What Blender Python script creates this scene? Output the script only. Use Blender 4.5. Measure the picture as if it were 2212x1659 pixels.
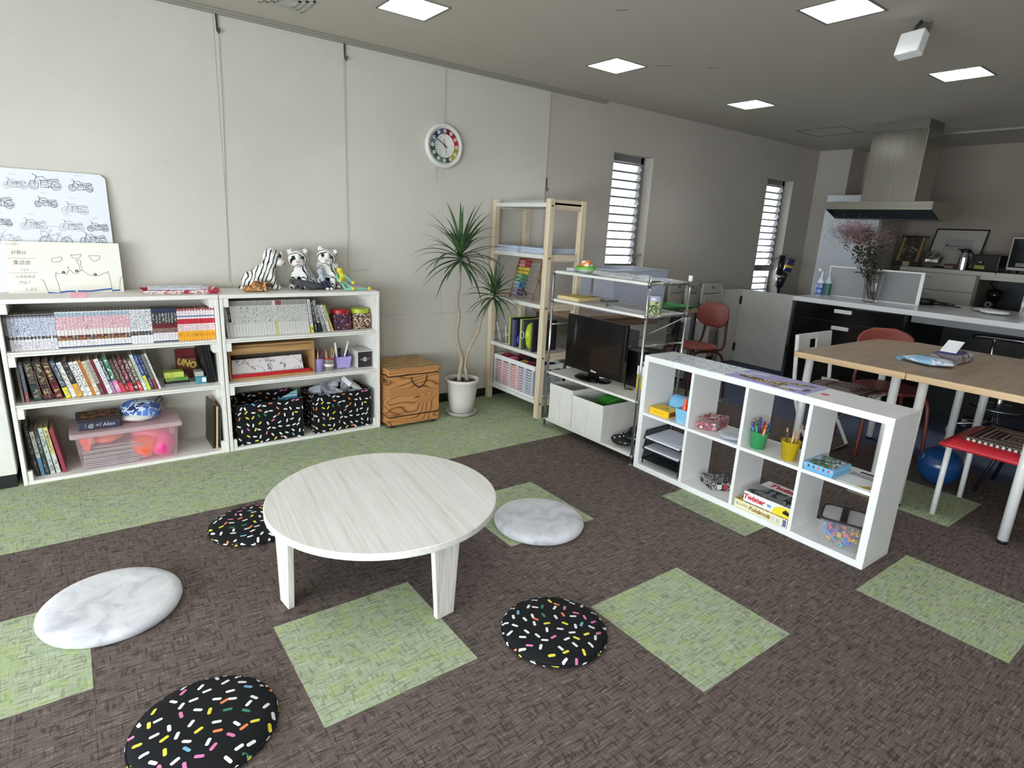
import bpy, bmesh, math, random
from mathutils import Vector, Matrix, Euler
for _o in list(bpy.data.objects): bpy.data.objects.remove(_o)
SC = bpy.context.scene
COL = SC.collection
PI = math.pi
# ------------------------------------------------------------------ camera
cam_d = bpy.data.cameras.new('camera')
cam = bpy.data.objects.new('camera', cam_d); COL.objects.link(cam)
cam_d.sensor_fit = 'HORIZONTAL'; cam_d.sensor_width = 36.0
cam_d.lens = 1275.568 * 36.0 / 2212.0
cam_d.clip_start = 0.02
_r = Vector((0.80466615, -0.59161936, 0.04998925)); _u = Vector((0.11200597, 0.23394412, 0.96577679)); _f = Vector((0.58306694, 0.77152879, -0.25451181))
_m = Matrix((_r, _u, -_f)).transposed().to_4x4(); _m.translation = (-0.42354512, -1.82804323, 1.34470642)
cam.matrix_world = _m
SC.camera = cam
# ------------------------------------------------------------------ daylight (overcast sky through the wide left window and an added front one) and exposure
W = bpy.data.worlds.new('sky'); SC.world = W; W.use_nodes = True
_bg = W.node_tree.nodes['Background']
_bg.inputs[0].default_value = (0.90, 0.95, 1.0, 1); _bg.inputs[1].default_value = 7.5
def portal(name, loc, rot, sx, sy):
    l = bpy.data.lights.new(name, 'AREA'); l.shape = 'RECTANGLE'; l.size = sx; l.size_y = sy
    l.cycles.is_portal = True
    o = bpy.data.objects.new(name, l); COL.objects.link(o); o.location = loc; o.rotation_euler = rot
    return o
portal('window_portal', (-3.05, -1.6, 0.9), (0, -PI/2, 0), 1.6, 4.2)
portal('window_portal', (-2.2, -4.55, 0.9), (PI/2, 0, 0), 1.2, 1.6)
LAMP_POWER = 45.0
vs = SC.view_settings
SC.display_settings.display_device = 'sRGB'
vs.view_transform = 'Standard'; vs.look = 'None'; vs.gamma = 1.0; vs.exposure = 1.12; vs.use_curve_mapping = False
SC.cycles.max_bounces = 10; SC.cycles.diffuse_bounces = 5; SC.cycles.transparent_max_bounces = 16; SC.cycles.sample_clamp_indirect = 6.0
# ------------------------------------------------------------------ helpers
def lin(c):
    def f(v):
        v /= 255.0
        return v / 12.92 if v <= 0.04045 else ((v + 0.055) / 1.055) ** 2.4
    return (f(c[0]), f(c[1]), f(c[2]), 1.0)
class NT:
    def __init__(s, name):
        s.m = bpy.data.materials.new(name); s.m.use_nodes = True
        s.t = s.m.node_tree; s.b = s.t.nodes['Principled BSDF']; s.out = s.t.nodes['Material Output']
    def n(s, t, ins=None, **kw):
        x = s.t.nodes.new('ShaderNode' + t)
        for k, v in kw.items(): setattr(x, k, v)
        for k, v in (ins or {}).items(): s.put(x.inputs[k], v)
        return x
    def put(s, sock, v):
        if hasattr(v, 'is_linked') or isinstance(v, bpy.types.NodeSocket): s.t.links.new(v, sock)
        else: sock.default_value = v
    def math(s, op, a, b=0.0, c=0.0):
        x = s.n('Math', operation=op); s.put(x.inputs[0], a); s.put(x.inputs[1], b)
        if op in ('MULTIPLY_ADD', 'COMPARE'): s.put(x.inputs[2], c)
        return x.outputs[0]
    def ramp(s, fac, stops, const=False):
        x = s.n('ValToRGB'); cr = x.color_ramp
        if const: cr.interpolation = 'CONSTANT'
        while len(cr.elements) < len(stops): cr.elements.new(1.0)
        for e, (p, c) in zip(cr.elements, stops): e.position = p; e.color = c
        s.put(x.inputs[0], fac); return x.outputs[0]
    def mix(s, fac, a, b, mode='MIX'):
        x = s.n('Mix', data_type='RGBA', blend_type=mode)
        s.put(x.inputs[0], fac); s.put(x.inputs[6], a); s.put(x.inputs[7], b); return x.outputs[2]
    def coord(s, which):
        if which == 'World': return s.n('NewGeometry').outputs['Position']
        return s.n('TexCoord').outputs[which]
    def map(s, v, scale=(1, 1, 1), rot=(0, 0, 0), loc=(0, 0, 0)):
        return s.n('Mapping', {0: v, 1: loc, 2: rot, 3: scale}).outputs[0]
    def noise(s, v, scale=5.0, detail=2.0, rough=0.5, dist=0.0):
        x = s.n('TexNoise', {'Vector': v, 'Scale': scale, 'Detail': detail, 'Roughness': rough, 'Distortion': dist}); return x.outputs[0]
    def bump(s, h, strength=0.3, dist=0.002):
        s.put(s.b.inputs['Normal'], s.n('Bump', {'Height': h, 'Strength': strength, 'Distance': dist}).outputs[0])
    def base(s, c): s.put(s.b.inputs['Base Color'], c)
    def set(s, **kw):
        for k, v in kw.items(): s.b.inputs[k.replace('_', ' ')].default_value = v
        return s
_cache = {}
def M(c, rough=0.5, metal=0.0, var=0.0, vs=9.0, bump=0.0, bs=120.0, coat=0.0, trans=0.0, emit=0.0, alpha=1.0, name=None):
    """plain procedural material: colour with a little mottling and fine relief"""
    key = (c, rough, metal, var, vs, bump, bs, coat, trans, emit, alpha)
    if key in _cache: return _cache[key]
    t = NT(name or 'material_%d_%d_%d' % c)
    t.set(Roughness=rough, Metallic=metal, Coat_Weight=coat, Transmission_Weight=trans, Alpha=alpha)
    if emit: t.b.inputs['Emission Color'].default_value = lin(c); t.b.inputs['Emission Strength'].default_value = emit
    L = lin(c)
    if var:
        n = t.noise(t.coord('Object'), vs, 4.0, 0.6)
        t.base(t.ramp(n, [(0.3, tuple(max(0, x * (1 - var)) for x in L[:3]) + (1,)), (0.7, tuple(min(1, x * (1 + var)) for x in L[:3]) + (1,))]))
    else: t.base(L)
    if bump: t.bump(t.noise(t.coord('Object'), bs, 3.0), bump, 0.001)
    _cache[key] = t.m
    return t.m
class MB:
    """collects shapes in world (or local) coordinates and links them as ONE mesh object"""
    def __init__(s): s.v = []; s.f = []; s.mi = []; s.sm = []; s.T = None
    def add(s, vs, fs, mi=0, smooth=False):
        b = len(s.v)
        for v in vs:
            v = Vector(v)
            if s.T is not None: v = s.T @ v
            s.v.append(v)
        for f in fs: s.f.append([b + i for i in f]); s.mi.append(mi); s.sm.append(smooth)
        return s
    def box(s, x0, x1, y0, y1, z0, z1, mi=0):
        return s.add([(x0,y0,z0),(x1,y0,z0),(x1,y1,z0),(x0,y1,z0),(x0,y0,z1),(x1,y0,z1),(x1,y1,z1),(x0,y1,z1)],
                     [(0,3,2,1),(4,5,6,7),(0,1,5,4),(1,2,6,5),(2,3,7,6),(3,0,4,7)], mi)
    def hexa(s, p, mi=0):
        return s.add(p, [(0,3,2,1),(4,5,6,7),(0,1,5,4),(1,2,6,5),(2,3,7,6),(3,0,4,7)], mi)
    def quad(s, a, b, c, d, mi=0): return s.add([a,b,c,d], [(0,1,2,3)], mi)
    def prism(s, poly, axis, a, b, mi=0, smooth=False):
        n = len(poly)
        def P(p, t):
            if axis == 'z': return (p[0], p[1], t)
            if axis == 'y': return (p[0], t, p[1])
            return (t, p[0], p[1])
        vs = [P(p, a) for p in poly] + [P(p, b) for p in poly]
        fs = [tuple(range(n))[::-1], tuple(range(n, 2*n))]
        s.add(vs, fs, mi)
        b0 = len(s.v) - 2*n
        for i in range(n):
            j = (i+1) % n; s.f.append([b0+i, b0+j, b0+n+j, b0+n+i]); s.mi.append(mi); s.sm.append(smooth)
        return s
    def tube(s, pts, r, n=8, mi=0, closed=False, caps=True):
        pts = [Vector(p) for p in pts]; m = len(pts)
        rr = r if isinstance(r, (list, tuple)) else [r]*m
        vs = []; up = None
        for i, p in enumerate(pts):
            if closed: d = pts[(i+1) % m] - pts[i-1]
            else: d = pts[min(i+1, m-1)] - pts[max(i-1, 0)]
            d.normalize()
            if up is None:
                up = Vector((0,0,1)) if abs(d.z) < 0.9 else Vector((1,0,0))
            a = d.cross(up)
            if a.length < 1e-6: a = d.orthogonal()
            a.normalize(); b = a.cross(d); b.normalize(); up = b
            for k in range(n):
                t = 2*PI*k/n; vs.append(p + (a*math.cos(t) + b*math.sin(t))*rr[i])
        fs = []
        for i in range(m if closed else m-1):
            for k in range(n):
                i2 = (i+1) % m; k2 = (k+1) % n
                fs.append((i*n+k, i*n+k2, i2*n+k2, i2*n+k))
        s.add(vs, fs, mi, True)
        if caps and not closed:
            b0 = len(s.v) - m*n
            s.f.append([b0+k for k in range(n)][::-1]); s.mi.append(mi); s.sm.append(False)
            s.f.append([b0+(m-1)*n+k for k in range(n)]); s.mi.append(mi); s.sm.append(False)
        return s
    def cyl(s, p0, p1, r0, r1=None, n=16, mi=0, caps=True):
        return s.tube([p0, p1], [r0, r0 if r1 is None else r1], n, mi, False, caps)
    def lathe(s, prof, c=(0,0,0), n=32, mi=0, sx=1.0, sy=1.0, smooth=True, mis=None):
        m = len(prof); vs = []
        for (r, z) in prof:
            for k in range(n):
                t = 2*PI*k/n; vs.append((c[0]+r*sx*math.cos(t), c[1]+r*sy*math.sin(t), c[2]+z))
        b0 = len(s.v); s.add(vs, [])
        for i in range(m-1):
            for k in range(n):
                k2 = (k+1) % n
                s.f.append([b0+i*n+k, b0+i*n+k2, b0+(i+1)*n+k2, b0+(i+1)*n+k]); s.mi.append(mis[i] if mis else mi); s.sm.append(smooth)
        return s
    def ball(s, c, r, n=12, mi=0, rings=8):
        if not isinstance(r, (tuple, list)): r = (r, r, r)
        vs = [(c[0], c[1], c[2]-r[2])]
        for i in range(1, rings):
            ph = -PI/2 + PI*i/rings
            for k in range(n):
                t = 2*PI*k/n; vs.append((c[0]+r[0]*math.cos(ph)*math.cos(t), c[1]+r[1]*math.cos(ph)*math.sin(t), c[2]+r[2]*math.sin(ph)))
        vs.append((c[0], c[1], c[2]+r[2])); fs = []
        for k in range(n): fs.append((0, 1+(k+1) % n, 1+k))
        for i in range(rings-2):
            for k in range(n):
                a = 1+i*n+k; b = 1+i*n+(k+1) % n; fs.append((a, b, b+n, a+n))
        l = len(vs)-1; o = 1+(rings-2)*n
        for k in range(n): fs.append((o+k, o+(k+1) % n, l))
        return s.add(vs, fs, mi, True)
    def mesh(s, name, mats, off=Vector((0,0,0)), bevel=0.0, seg=2, remesh=0.0, smooth=False, solidify=0.0, subsurf=0):
        me = bpy.data.meshes.new(name)
        me.from_pydata([v - off for v in s.v], [], s.f)
        for p, mi, sm in zip(me.polygons, s.mi, s.sm): p.material_index = mi; p.use_smooth = sm or smooth
        for m in mats: me.materials.append(m)
        bm = bmesh.new(); bm.from_mesh(me)
        if bevel:
            es = [e for e in bm.edges if len(e.link_faces) == 2 and e.calc_face_angle(0) > 0.6]
            bmesh.ops.bevel(bm, geom=es, offset=bevel, segments=seg, affect='EDGES', profile=0.5, clamp_overlap=True)
        bmesh.ops.recalc_face_normals(bm, faces=bm.faces)
        uvl = bm.loops.layers.uv.new('UVMap')
        for f in bm.faces:
            nx, ny, nz = (abs(c) for c in f.normal)
            for l in f.loops:
                x, y, z = l.vert.co
                l[uvl].uv = (x, y) if nz >= nx and nz >= ny else ((y, z) if nx >= ny else (x, z))
        bm.to_mesh(me); bm.free()
        return me
    def build(s, name, mats, parent=None, **kw):
        if not isinstance(mats, (list, tuple)): mats = [mats]
        off = Vector((0,0,0)); p = parent
        while p is not None: off = off + p.location; p = p.parent
        o = bpy.data.objects.new(name, None if not s.v else s.mesh(name, mats, off, **kw))
        COL.objects.link(o)
        if parent is not None: o.parent = parent
        return o
    def single(s, name, mats, label, cat, loc, group=None, rot=None, **kw):
        """a thing that is one mesh; loc is its base point"""
        if not isinstance(mats, (list, tuple)): mats = [mats]
        o = bpy.data.objects.new(name, s.mesh(name, mats, Vector(loc), **kw)); COL.objects.link(o)
        o.location = loc
        if rot: o.rotation_euler = rot
        return tag(o, label, cat, group)
def tag(o, label, cat, group=None):
    o['label'] = label; o['category'] = cat
    if group: o['group'] = group
    return o
def thing(name, label, cat, loc=(0,0,0), rot=None, group=None):
    o = bpy.data.objects.new(name, None); COL.objects.link(o); o.location = loc; o.empty_display_size = 0.1
    if rot: o.rotation_euler = rot
    return tag(o, label, cat, group)
def struct(o): o['kind'] = 'structure'; return o
def stuff(o): o['kind'] = 'stuff'; return o
def dup(root, loc, rot=None, label=None, group=None):
    r = root.copy(); COL.objects.link(r); r.location = loc
    if rot is not None: r.rotation_euler = rot
    if label: r['label'] = label
    if group: r['group'] = group
    for ch in list(root.children):
        c = ch.copy(); COL.objects.link(c); c.parent = r
        for g in list(ch.children):
            d = g.copy(); COL.objects.link(d); d.parent = c
    return r
def remeshed(o, voxel, smooth=4):
    """fuse overlapping shapes of one body into one continuous skin"""
    md = o.modifiers.new('r', 'REMESH'); md.mode = 'VOXEL'; md.voxel_size = voxel; md.use_smooth_shade = True
    if smooth:
        sm = o.modifiers.new('s', 'SMOOTH'); sm.iterations = smooth; sm.factor = 0.5
    dg = bpy.context.evaluated_depsgraph_get()
    me = bpy.data.meshes.new_from_object(o.evaluated_get(dg)); mats = list(o.data.materials)
    o.modifiers.clear(); o.data = me; me.materials.clear()
    for m in mats: me.materials.append(m)
    for p in me.polygons: p.use_smooth = True
    return o
def text(body, size, mat, parent, name, loc, rot, sx=1.0, shear=0.0, depth=0.0004, align='CENTER', bold=0.0):
    """flat lettering standing a hair proud of its surface; loc in world coordinates (parents unrotated)"""
    c = bpy.data.curves.new('lettering', 'FONT'); c.body = body; c.size = size; c.align_x = align; c.align_y = 'CENTER'; c.shear = shear; c.extrude = depth; c.offset = bold; c.resolution_u = 2
    t = bpy.data.objects.new('lettering', c); COL.objects.link(t)
    dg = bpy.context.evaluated_depsgraph_get()
    me = bpy.data.meshes.new_from_object(t.evaluated_get(dg)); bpy.data.objects.remove(t)
    me.materials.clear(); me.materials.append(mat)
    o = bpy.data.objects.new(name, me); COL.objects.link(o)
    off = Vector((0,0,0)); p = parent
    while p is not None: off = off + p.location; p = p.parent
    o.parent = parent; o.location = Vector(loc) - off; o.rotation_euler = rot; o.scale = (sx, 1, 1)
    return o
FACE_Y = (PI/2, 0, 0)          # lettering read from -Y
FACE_X = (PI/2, 0, -PI/2)      # lettering read from -X
def pack(specs, x0, hh=0.19):
    """bottom positions for books that lean one on the other without cutting into each other; spec = (x, width, height, lean, ...)"""
    out = []; x = x0
    for i, s in enumerate(specs):
        if i:
            p = specs[i-1]; h = min(p[2], s[2]); x += p[1] + 0.0006 + max(0.0, h*(math.tan(s[3])-math.tan(p[3])))
        out.append((x,) + tuple(s[1:]))
    return out
ORD = 'first second third fourth fifth sixth seventh eighth ninth tenth eleventh twelfth thirteenth fourteenth fifteenth sixteenth seventeenth eighteenth nineteenth twentieth twenty-first twenty-second twenty-third twenty-fourth twenty-fifth twenty-sixth twenty-seventh twenty-eighth twenty-ninth thirtieth'.split()
# ------------------------------------------------------------------ procedural materials with a pattern of their own
def carpet(name, base, dark, light, tint=None):
    t = NT(name); P = t.coord('World')
    P2 = t.n('VectorMath', {0: P, 1: t.n('VectorMath', {0: t.n('TexNoise', {'Vector': P, 'Scale': 60.0, 'Detail': 1.0}).outputs['Color'], 3: 0.006}, operation='SCALE').outputs[0]}, operation='ADD').outputs[0]
    u = t.noise(t.map(P2, (14, 190, 1)), 1.0, 2.0, 0.6)
    v = t.noise(t.map(P2, (170, 16, 1)), 1.0, 2.0, 0.6)
    fib = t.noise(P, 420.0, 2.0, 0.7)
    h = t.math('MULTIPLY_ADD', fib, 0.45, t.math('MULTIPLY_ADD', u, 0.75, t.math('MULTIPLY', v, 0.35)))
    c = t.ramp(h, [(0.55, lin(dark)), (0.74, lin(base)), (0.84, lin(base)), (1.0, lin(light))])
    ln = t.math('LESS_THAN', t.noise(t.map(P2, (22, 120, 1)), 1.0, 0.0), 0.36)
    ln2 = t.math('LESS_THAN', t.noise(t.map(P2, (110, 24, 1)), 1.0, 0.0), 0.33)
    c = t.mix(t.math('MULTIPLY', t.math('MAXIMUM', ln, ln2), 0.55), c, lin(dark))
    if tint: c = t.mix(t.math('MULTIPLY', t.math('GREATER_THAN', t.noise(t.map(P, (12, 20, 1)), 1.0, 3.0), 0.56), 0.35), c, lin(tint))
    t.base(c); t.set(Roughness=0.95, Specular_IOR_Level=0.1)
    t.bump(t.math('SUBTRACT', h, t.math('MULTIPLY', ln, 0.3)), 0.5, 0.004)
    return t.m
M_BROWN = carpet('brown_carpet', (102, 91, 86), (50, 43, 41), (150, 138, 132))
M_GREEN = carpet('green_carpet', (168, 178, 150), (112, 124, 98), (216, 222, 202), (168, 188, 106))
M_BLUE = carpet('blue_carpet', (84, 92, 112), (70, 78, 96), (98, 106, 126))
def wallmat(name, c, stain=0.10):
    t = NT(name); P = t.coord('World'); L = lin(c)
    n = t.noise(P, 1.6, 5.0, 0.6); n2 = t.noise(P, 34.0, 3.0, 0.6); sp = t.noise(P, 70.0, 1.0)
    k = t.ramp(n, [(0.25, tuple(x*(1-stain) for x in L[:3])+(1,)), (0.75, L)])
    k = t.mix(t.ramp(n2, [(0.5, (0,0,0,1)), (0.8, (0.16,0.16,0.16,1))]), k, tuple(x*0.82 for x in L[:3])+(1,))
    k = t.mix(t.ramp(sp, [(0.74, (0,0,0,1)), (0.8, (0.35,0.35,0.35,1))]), k, tuple(x*0.6 for x in L[:3])+(1,))
    t.base(k); t.set(Roughness=0.9, Specular_IOR_Level=0.2); t.bump(n2, 0.12, 0.002); return t.m
M_WALL = wallmat('painted_concrete', (208, 204, 194)); M_WALL2 = wallmat('painted_plaster', (190, 183, 173), 0.05); M_WALLE = wallmat('dimmed_taupe_plaster', (160, 150, 140), 0.05); M_CEIL = wallmat('ceiling_paint', (192, 186, 174), 0.04)  # end wall's taupe is set darker to stand for the kitchen's dimness
M_WHITE = M((232, 231, 228), 0.45, var=0.02); M_WHITE2 = M((222, 220, 214), 0.6, var=0.05, vs=14, bump=0.05, bs=60)
M_BLACK = M((14, 14, 15), 0.5); M_GLOSSBLACK = M((7, 7, 8), 0.16); M_DARK = M((40, 38, 36), 0.7)
M_CHROME = M((215, 215, 218), 0.18, 1.0); M_GREYMET = M((150, 150, 150), 0.4, 0.9); M_PAPER = M((238, 238, 236), 0.85, var=0.02); M_INK = M((58, 56, 60), 0.8); M_INKB = M((24, 24, 26), 0.8)
M_RED = M((178, 26, 36), 0.45); M_PLW = M((236, 236, 238), 0.35)
def streak(name, c0, c1, c2, axis=0, k=(2.2, 60, 60), rough=0.45, contrast=(0.35, 0.55, 0.75), coord='Object', rot=(0,0,0)):
    t = NT(name); P = t.map(t.coord(coord), (1,1,1), rot)
    sc = [k[1]]*3; sc[axis] = k[0]
    n = t.noise(t.map(P, tuple(sc)), 1.0, 5.0, 0.65, 0.6)
    t.base(t.ramp(n, [(contrast[0], lin(c0)), (contrast[1], lin(c1)), (contrast[2], lin(c2))])); t.set(Roughness=rough); t.bump(n, 0.05, 0.001); return t.m
M_WASH = streak('whitewashed_wood', (204, 200, 193), (228, 225, 219), (238, 236, 232), 1, (1.8, 55, 55), 0.4, (0.25, 0.42, 0.62), rot=(0, 0, 0.12))
M_WASHV = streak('whitewashed_wood_upright', (196, 190, 184), (226, 221, 215), (236, 232, 227), 2, (3, 60, 60), 0.4)
M_PINE = streak('pale_pine', (206, 188, 158), (222, 206, 180), (232, 219, 198), 2, (2, 40, 40), 0.5)
M_PINEX = streak('pale_pine_rail', (196, 178, 150), (214, 198, 172), (226, 212, 190), 0, (2, 40, 40), 0.5)
M_WOOD = streak('mid_wood', (120, 84, 58), (152, 112, 80), (170, 128, 94), 2, (3, 50, 50), 0.5)
M_OAKX = streak('light_oak_box', (150, 112, 70), (176, 136, 88), (192, 152, 104), 0, (3, 50, 50), 0.5)
def oak():
    t = NT('oak_table_top'); P = t.coord('World')
    n = t.noise(t.map(P, (2.5, 45, 45)), 1.0, 4.0, 0.6, 0.4)
    x = t.n('SeparateXYZ', {0: P}).outputs
    cell = t.math('FLOOR', t.math('MULTIPLY', x[1], 9.0))
    wn = t.n('TexWhiteNoise', {'W': cell}, noise_dimensions='1D').outputs[0]
    a = t.ramp(n, [(0.3, lin((140, 120, 98))), (0.55, lin((170, 150, 126))), (0.75, lin((186, 167, 142)))])
    t.base(t.mix(t.math('MULTIPLY', wn, 0.45), a, lin((132, 112, 92)))); t.set(Roughness=0.4); return t.m
M_OAK = oak(); M_OAKEDGE = streak('oak_edge', (196, 164, 124), (214, 182, 142), (224, 194, 156), 1, (3, 70, 70), 0.5)
def plywood():
    t = NT('fir_plywood'); P = t.coord('Object')
    w0 = t.noise(t.map(P, (1.5, 1.5, 4.6)), 1.35, 1.2, 0.35, 0.5)
    w = t.math('ABSOLUTE', t.math('SINE', t.math('MULTIPLY', w0, 62.0)))
    f = t.noise(t.map(P, (9, 9, 90)), 1.0, 3.0)
    c = t.ramp(w, [(0.0, lin((104, 62, 28))), (0.22, lin((150, 98, 54))), (0.5, lin((190, 134, 82))), (1.0, lin((200, 144, 90)))])
    t.base(t.mix(t.math('MULTIPLY', f, 0.25), c, lin((150, 96, 50)))); t.set(Roughness=0.5); return t.m
M_PLY = plywood()
M_PLYTOP = streak('scuffed_plywood_lid', (110, 86, 48), (158, 124, 74), (186, 146, 92), 0, (14, 40, 40), 0.55, (0.36, 0.5, 0.66))
def steel(name, axis):
    t = NT(name); sc = [240.0]*3; sc[axis] = 2.0
    n = t.noise(t.map(t.coord('Object'), tuple(sc)), 1.0, 2.0)
    t.base(t.ramp(n, [(0.3, (0.36, 0.345, 0.31, 1)), (0.7, (0.47, 0.455, 0.41, 1))])); t.set(Metallic=1.0, Roughness=0.24); t.bump(n, 0.03, 0.0005); return t.m
M_STEELV = steel('brushed_steel_upright', 2); M_STEELH = steel('brushed_steel', 1)
def sprinkle(name, scale, coord='UV'):
    t = NT(name)
    uv = t.map(t.coord(coord), (scale, scale, 0 if coord != 'UV' else scale))
    v = t.n('TexVoronoi', {'Vector': uv, 'Scale': 1.0, 'Randomness': 0.62}, voronoi_dimensions='2D')
    d = t.n('VectorMath', {0: uv, 1: v.outputs['Position']}, operation='SUBTRACT').outputs[0]
    col = t.n('SeparateColor', {0: v.outputs['Color']}).outputs
    r = t.n('VectorRotate', {'Vector': d, 'Angle': t.math('MULTIPLY', col[0], 6.283)}, rotation_type='Z_AXIS').outputs[0]
    x = t.n('SeparateXYZ', {0: r}).outputs
    q = t.math('MAXIMUM', t.math('SUBTRACT', t.math('ABSOLUTE', x[0]), 0.19), 0.0)
    ds = t.math('SQRT', t.math('ADD', t.math('MULTIPLY', q, q), t.math('MULTIPLY', x[1], x[1])))
    c = t.ramp(col[1], [(0.0, lin((238,238,236))), (0.56, lin((226,214,74))), (0.70, lin((226,132,84))), (0.80, lin((214,122,172))), (0.88, lin((122,176,206))), (0.95, lin((58,132,96)))], True)
    t.base(t.mix(t.math('LESS_THAN', ds, 0.115), lin((15, 16, 20)), c)); t.set(Roughness=0.8, Specular_IOR_Level=0.25); return t.m
M_SPR = sprinkle('sprinkle_print_cushion', 25.0); M_SPRBOX = sprinkle('sprinkle_print_bin', 27.0)
def scribble(name, bg, ink, scale=30.0, width=0.018, coord='Object', tint=None):
    t = NT(name); P = t.coord(coord)
    n = t.noise(P, scale, 3.0, 0.55, 0.7)
    m = t.math('LESS_THAN', t.math('ABSOLUTE', t.math('SUBTRACT', n, 0.5)), width)
    c = lin(bg)
    if tint: c = t.ramp(t.noise(P, scale*0.35, 2.0), [(0.0, lin(tint[0])), (0.46, lin(bg)), (0.58, lin(tint[1]))], True)
    t.base(t.mix(m, c, lin(ink))); t.set(Roughness=0.85); return t.m
M_LINEART = scribble('line_drawing_paper', (226, 230, 236), (120, 122, 140), 34.0, 0.02)
def spine(name, bands, glyphs=(), rough=0.45, cell=(2.2, 22.0), thr=0.54):
    """printed spine: colour bands up the height, glyph-like marks in bands"""
    t = NT(name); g = t.n('SeparateXYZ', {0: t.coord('Generated')}).outputs
    c = t.ramp(g[2], [(z, lin(k)) for z, k in bands], True)
    rnd = t.n('ObjectInfo').outputs['Random']
    v = t.n('CombineXYZ', {0: t.math('MULTIPLY', g[0], cell[0]), 1: t.math('MULTIPLY', rnd, 91.0), 2: t.math('MULTIPLY', g[2], cell[1])}).outputs[0]
    n = t.n('TexNoise', {'Vector': v, 'Scale': 1.6, 'Detail': 2.0, 'Roughness': 0.7}).outputs[0]
    ins = t.math('LESS_THAN', t.math('ABSOLUTE', t.math('SUBTRACT', g[0], 0.5)), 0.34)
    mk = t.math('MULTIPLY', t.math('GREATER_THAN', n, thr), ins)
    for (z0, z1, k) in glyphs:
        r = t.math('MULTIPLY', t.math('GREATER_THAN', g[2], z0), t.math('LESS_THAN', g[2], z1))
        c = t.mix(t.math('MULTIPLY', r, mk), c, lin(k))
    t.base(c); t.set(Roughness=rough); return t.m
def frosted(name, c, rough=0.5, a=0.45):
    """translucent plastic: part clear, part milky"""
    t = NT(name); t.base(lin(c)); t.set(Roughness=rough)
    tr = t.n('BsdfTransparent', {0: (1, 1, 1, 1)}); tl = t.n('BsdfTranslucent', {0: lin(c)})
    m1 = t.n('MixShader', {0: 0.4}); t.t.links.new(t.b.outputs[0], m1.inputs[1]); t.t.links.new(tl.outputs[0], m1.inputs[2])
    m2 = t.n('MixShader', {0: a}); t.t.links.new(m1.outputs[0], m2.inputs[1]); t.t.links.new(tr.outputs[0], m2.inputs[2])
    t.t.links.new(m2.outputs[0], t.out.inputs[0]); return t.m
M_FROST = frosted('milky_plastic', (232, 234, 240), 0.4, 0.30); M_CLEAR = frosted('clear_plastic', (236, 238, 242), 0.15, 0.78); M_FPINK = frosted('pinkish_clear_plastic', (240, 210, 216), 0.2, 0.80)
M_NET = frosted('grey_net', (196, 198, 200), 0.6, 0.55)
def glassmat():
    t = NT('clear_glass'); t.base((1,1,1,1)); t.set(Roughness=0.03, Transmission_Weight=1.0, IOR=1.45); return t.m
M_GLASS = glassmat()
def stripes(name):
    t = NT(name); P = t.coord('Object')
    w = t.n('TexWave', {'Vector': t.map(P, (1, 0.7, 0.8), (0.2, 0.4, 0)), 'Scale': 15.0, 'Distortion': 4.0, 'Detail': 1.5, 'Detail Scale': 1.6}, wave_type='BANDS', bands_direction='X').outputs[1]
    t.base(t.ramp(w, [(0.0, lin((40, 38, 40))), (0.13, lin((44, 42, 44))), (0.25, lin((232, 230, 226)))])); t.set(Roughness=0.95, Specular_IOR_Level=0.1); t.bump(t.noise(P, 300.0), 0.4, 0.002); return t.m
M_TIGER = stripes('white_tiger_plush')
def beads(name, cols, scale):
    t = NT(name); v = t.n('TexVoronoi', {'Vector': t.coord('Object'), 'Scale': scale}); c = t.n('SeparateColor', {0: v.outputs['Color']}).outputs
    st = [(i/len(cols), lin(k)) for i, k in enumerate(cols)]
    t.base(t.mix(t.math('GREATER_THAN', v.outputs['Distance'], 0.52), t.ramp(c[0], st, True), lin((60, 40, 44)))); t.set(Roughness=0.4); t.bump(v.outputs['Distance'], 0.6, 0.003); return t.m
def zigzag(name):
    t = NT(name); g = t.n('SeparateXYZ', {0: t.coord('Object')}).outputs
    z = t.math('ABSOLUTE', t.math('SUBTRACT', t.math('FRACT', t.math('MULTIPLY', g[1], 42.0)), 0.5))
    rad = t.math('MAXIMUM', t.math('ABSOLUTE', g[0]), t.math('ABSOLUTE', g[1]))
    f = t.math('FRACT', t.math('MULTIPLY_ADD', z, 0.35, t.math('MULTIPLY', rad, 15.0)))
    t.base(t.ramp(f, [(0.0, lin((206, 196, 184))), (0.24, lin((52, 44, 48))), (0.42, lin((150, 128, 120))), (0.6, lin((92, 44, 40))), (0.74, lin((204, 194, 184))), (0.88, lin((60, 52, 54)))], True)); t.set(Roughness=0.95); t.bump(t.noise(t.coord('Object'), 200.0), 0.4, 0.002); return t.m
M_ZIG = zigzag('zigzag_knit')
# ------------------------------------------------------------------ the room
CZ = 2.41; YB = 2.05; XL, XR, YF = -3.0, 7.25, -4.5
fl = struct(MB().box(XL, XR, YF, YB, -0.06, -0.0012).build('floor', M_BROWN))
GREENS = {(0,0), (2,1), (4,2), (2,-1), (4,0), (6,1), (-2,-1), (0,2), (-2,1), (6,3)}
def tile_mesh(name, m, sy=0.4985):
    b = MB(); s = 0.4999; h = 0.0035; sy = sy+0.0014
    b.hexa([(0.0001,-sy,-h),(s,-sy,-h),(s,-0.0001,-h),(0.0001,-0.0001,-h),(0.0004,-sy+0.0003,0),(s-0.0003,-sy+0.0003,0),(s-0.0003,-0.0004,0),(0.0004,-0.0004,0)])
    return b.mesh(name, [m])
TM = {k: tile_mesh('carpet_tile', m) for k, m in (('b', M_BROWN), ('g', M_GREEN), ('u', M_BLUE))}
TS = {k: tile_mesh('carpet_tile', m, 0.0485) for k, m in (('g', M_GREEN), ('u', M_BLUE))}
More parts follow.
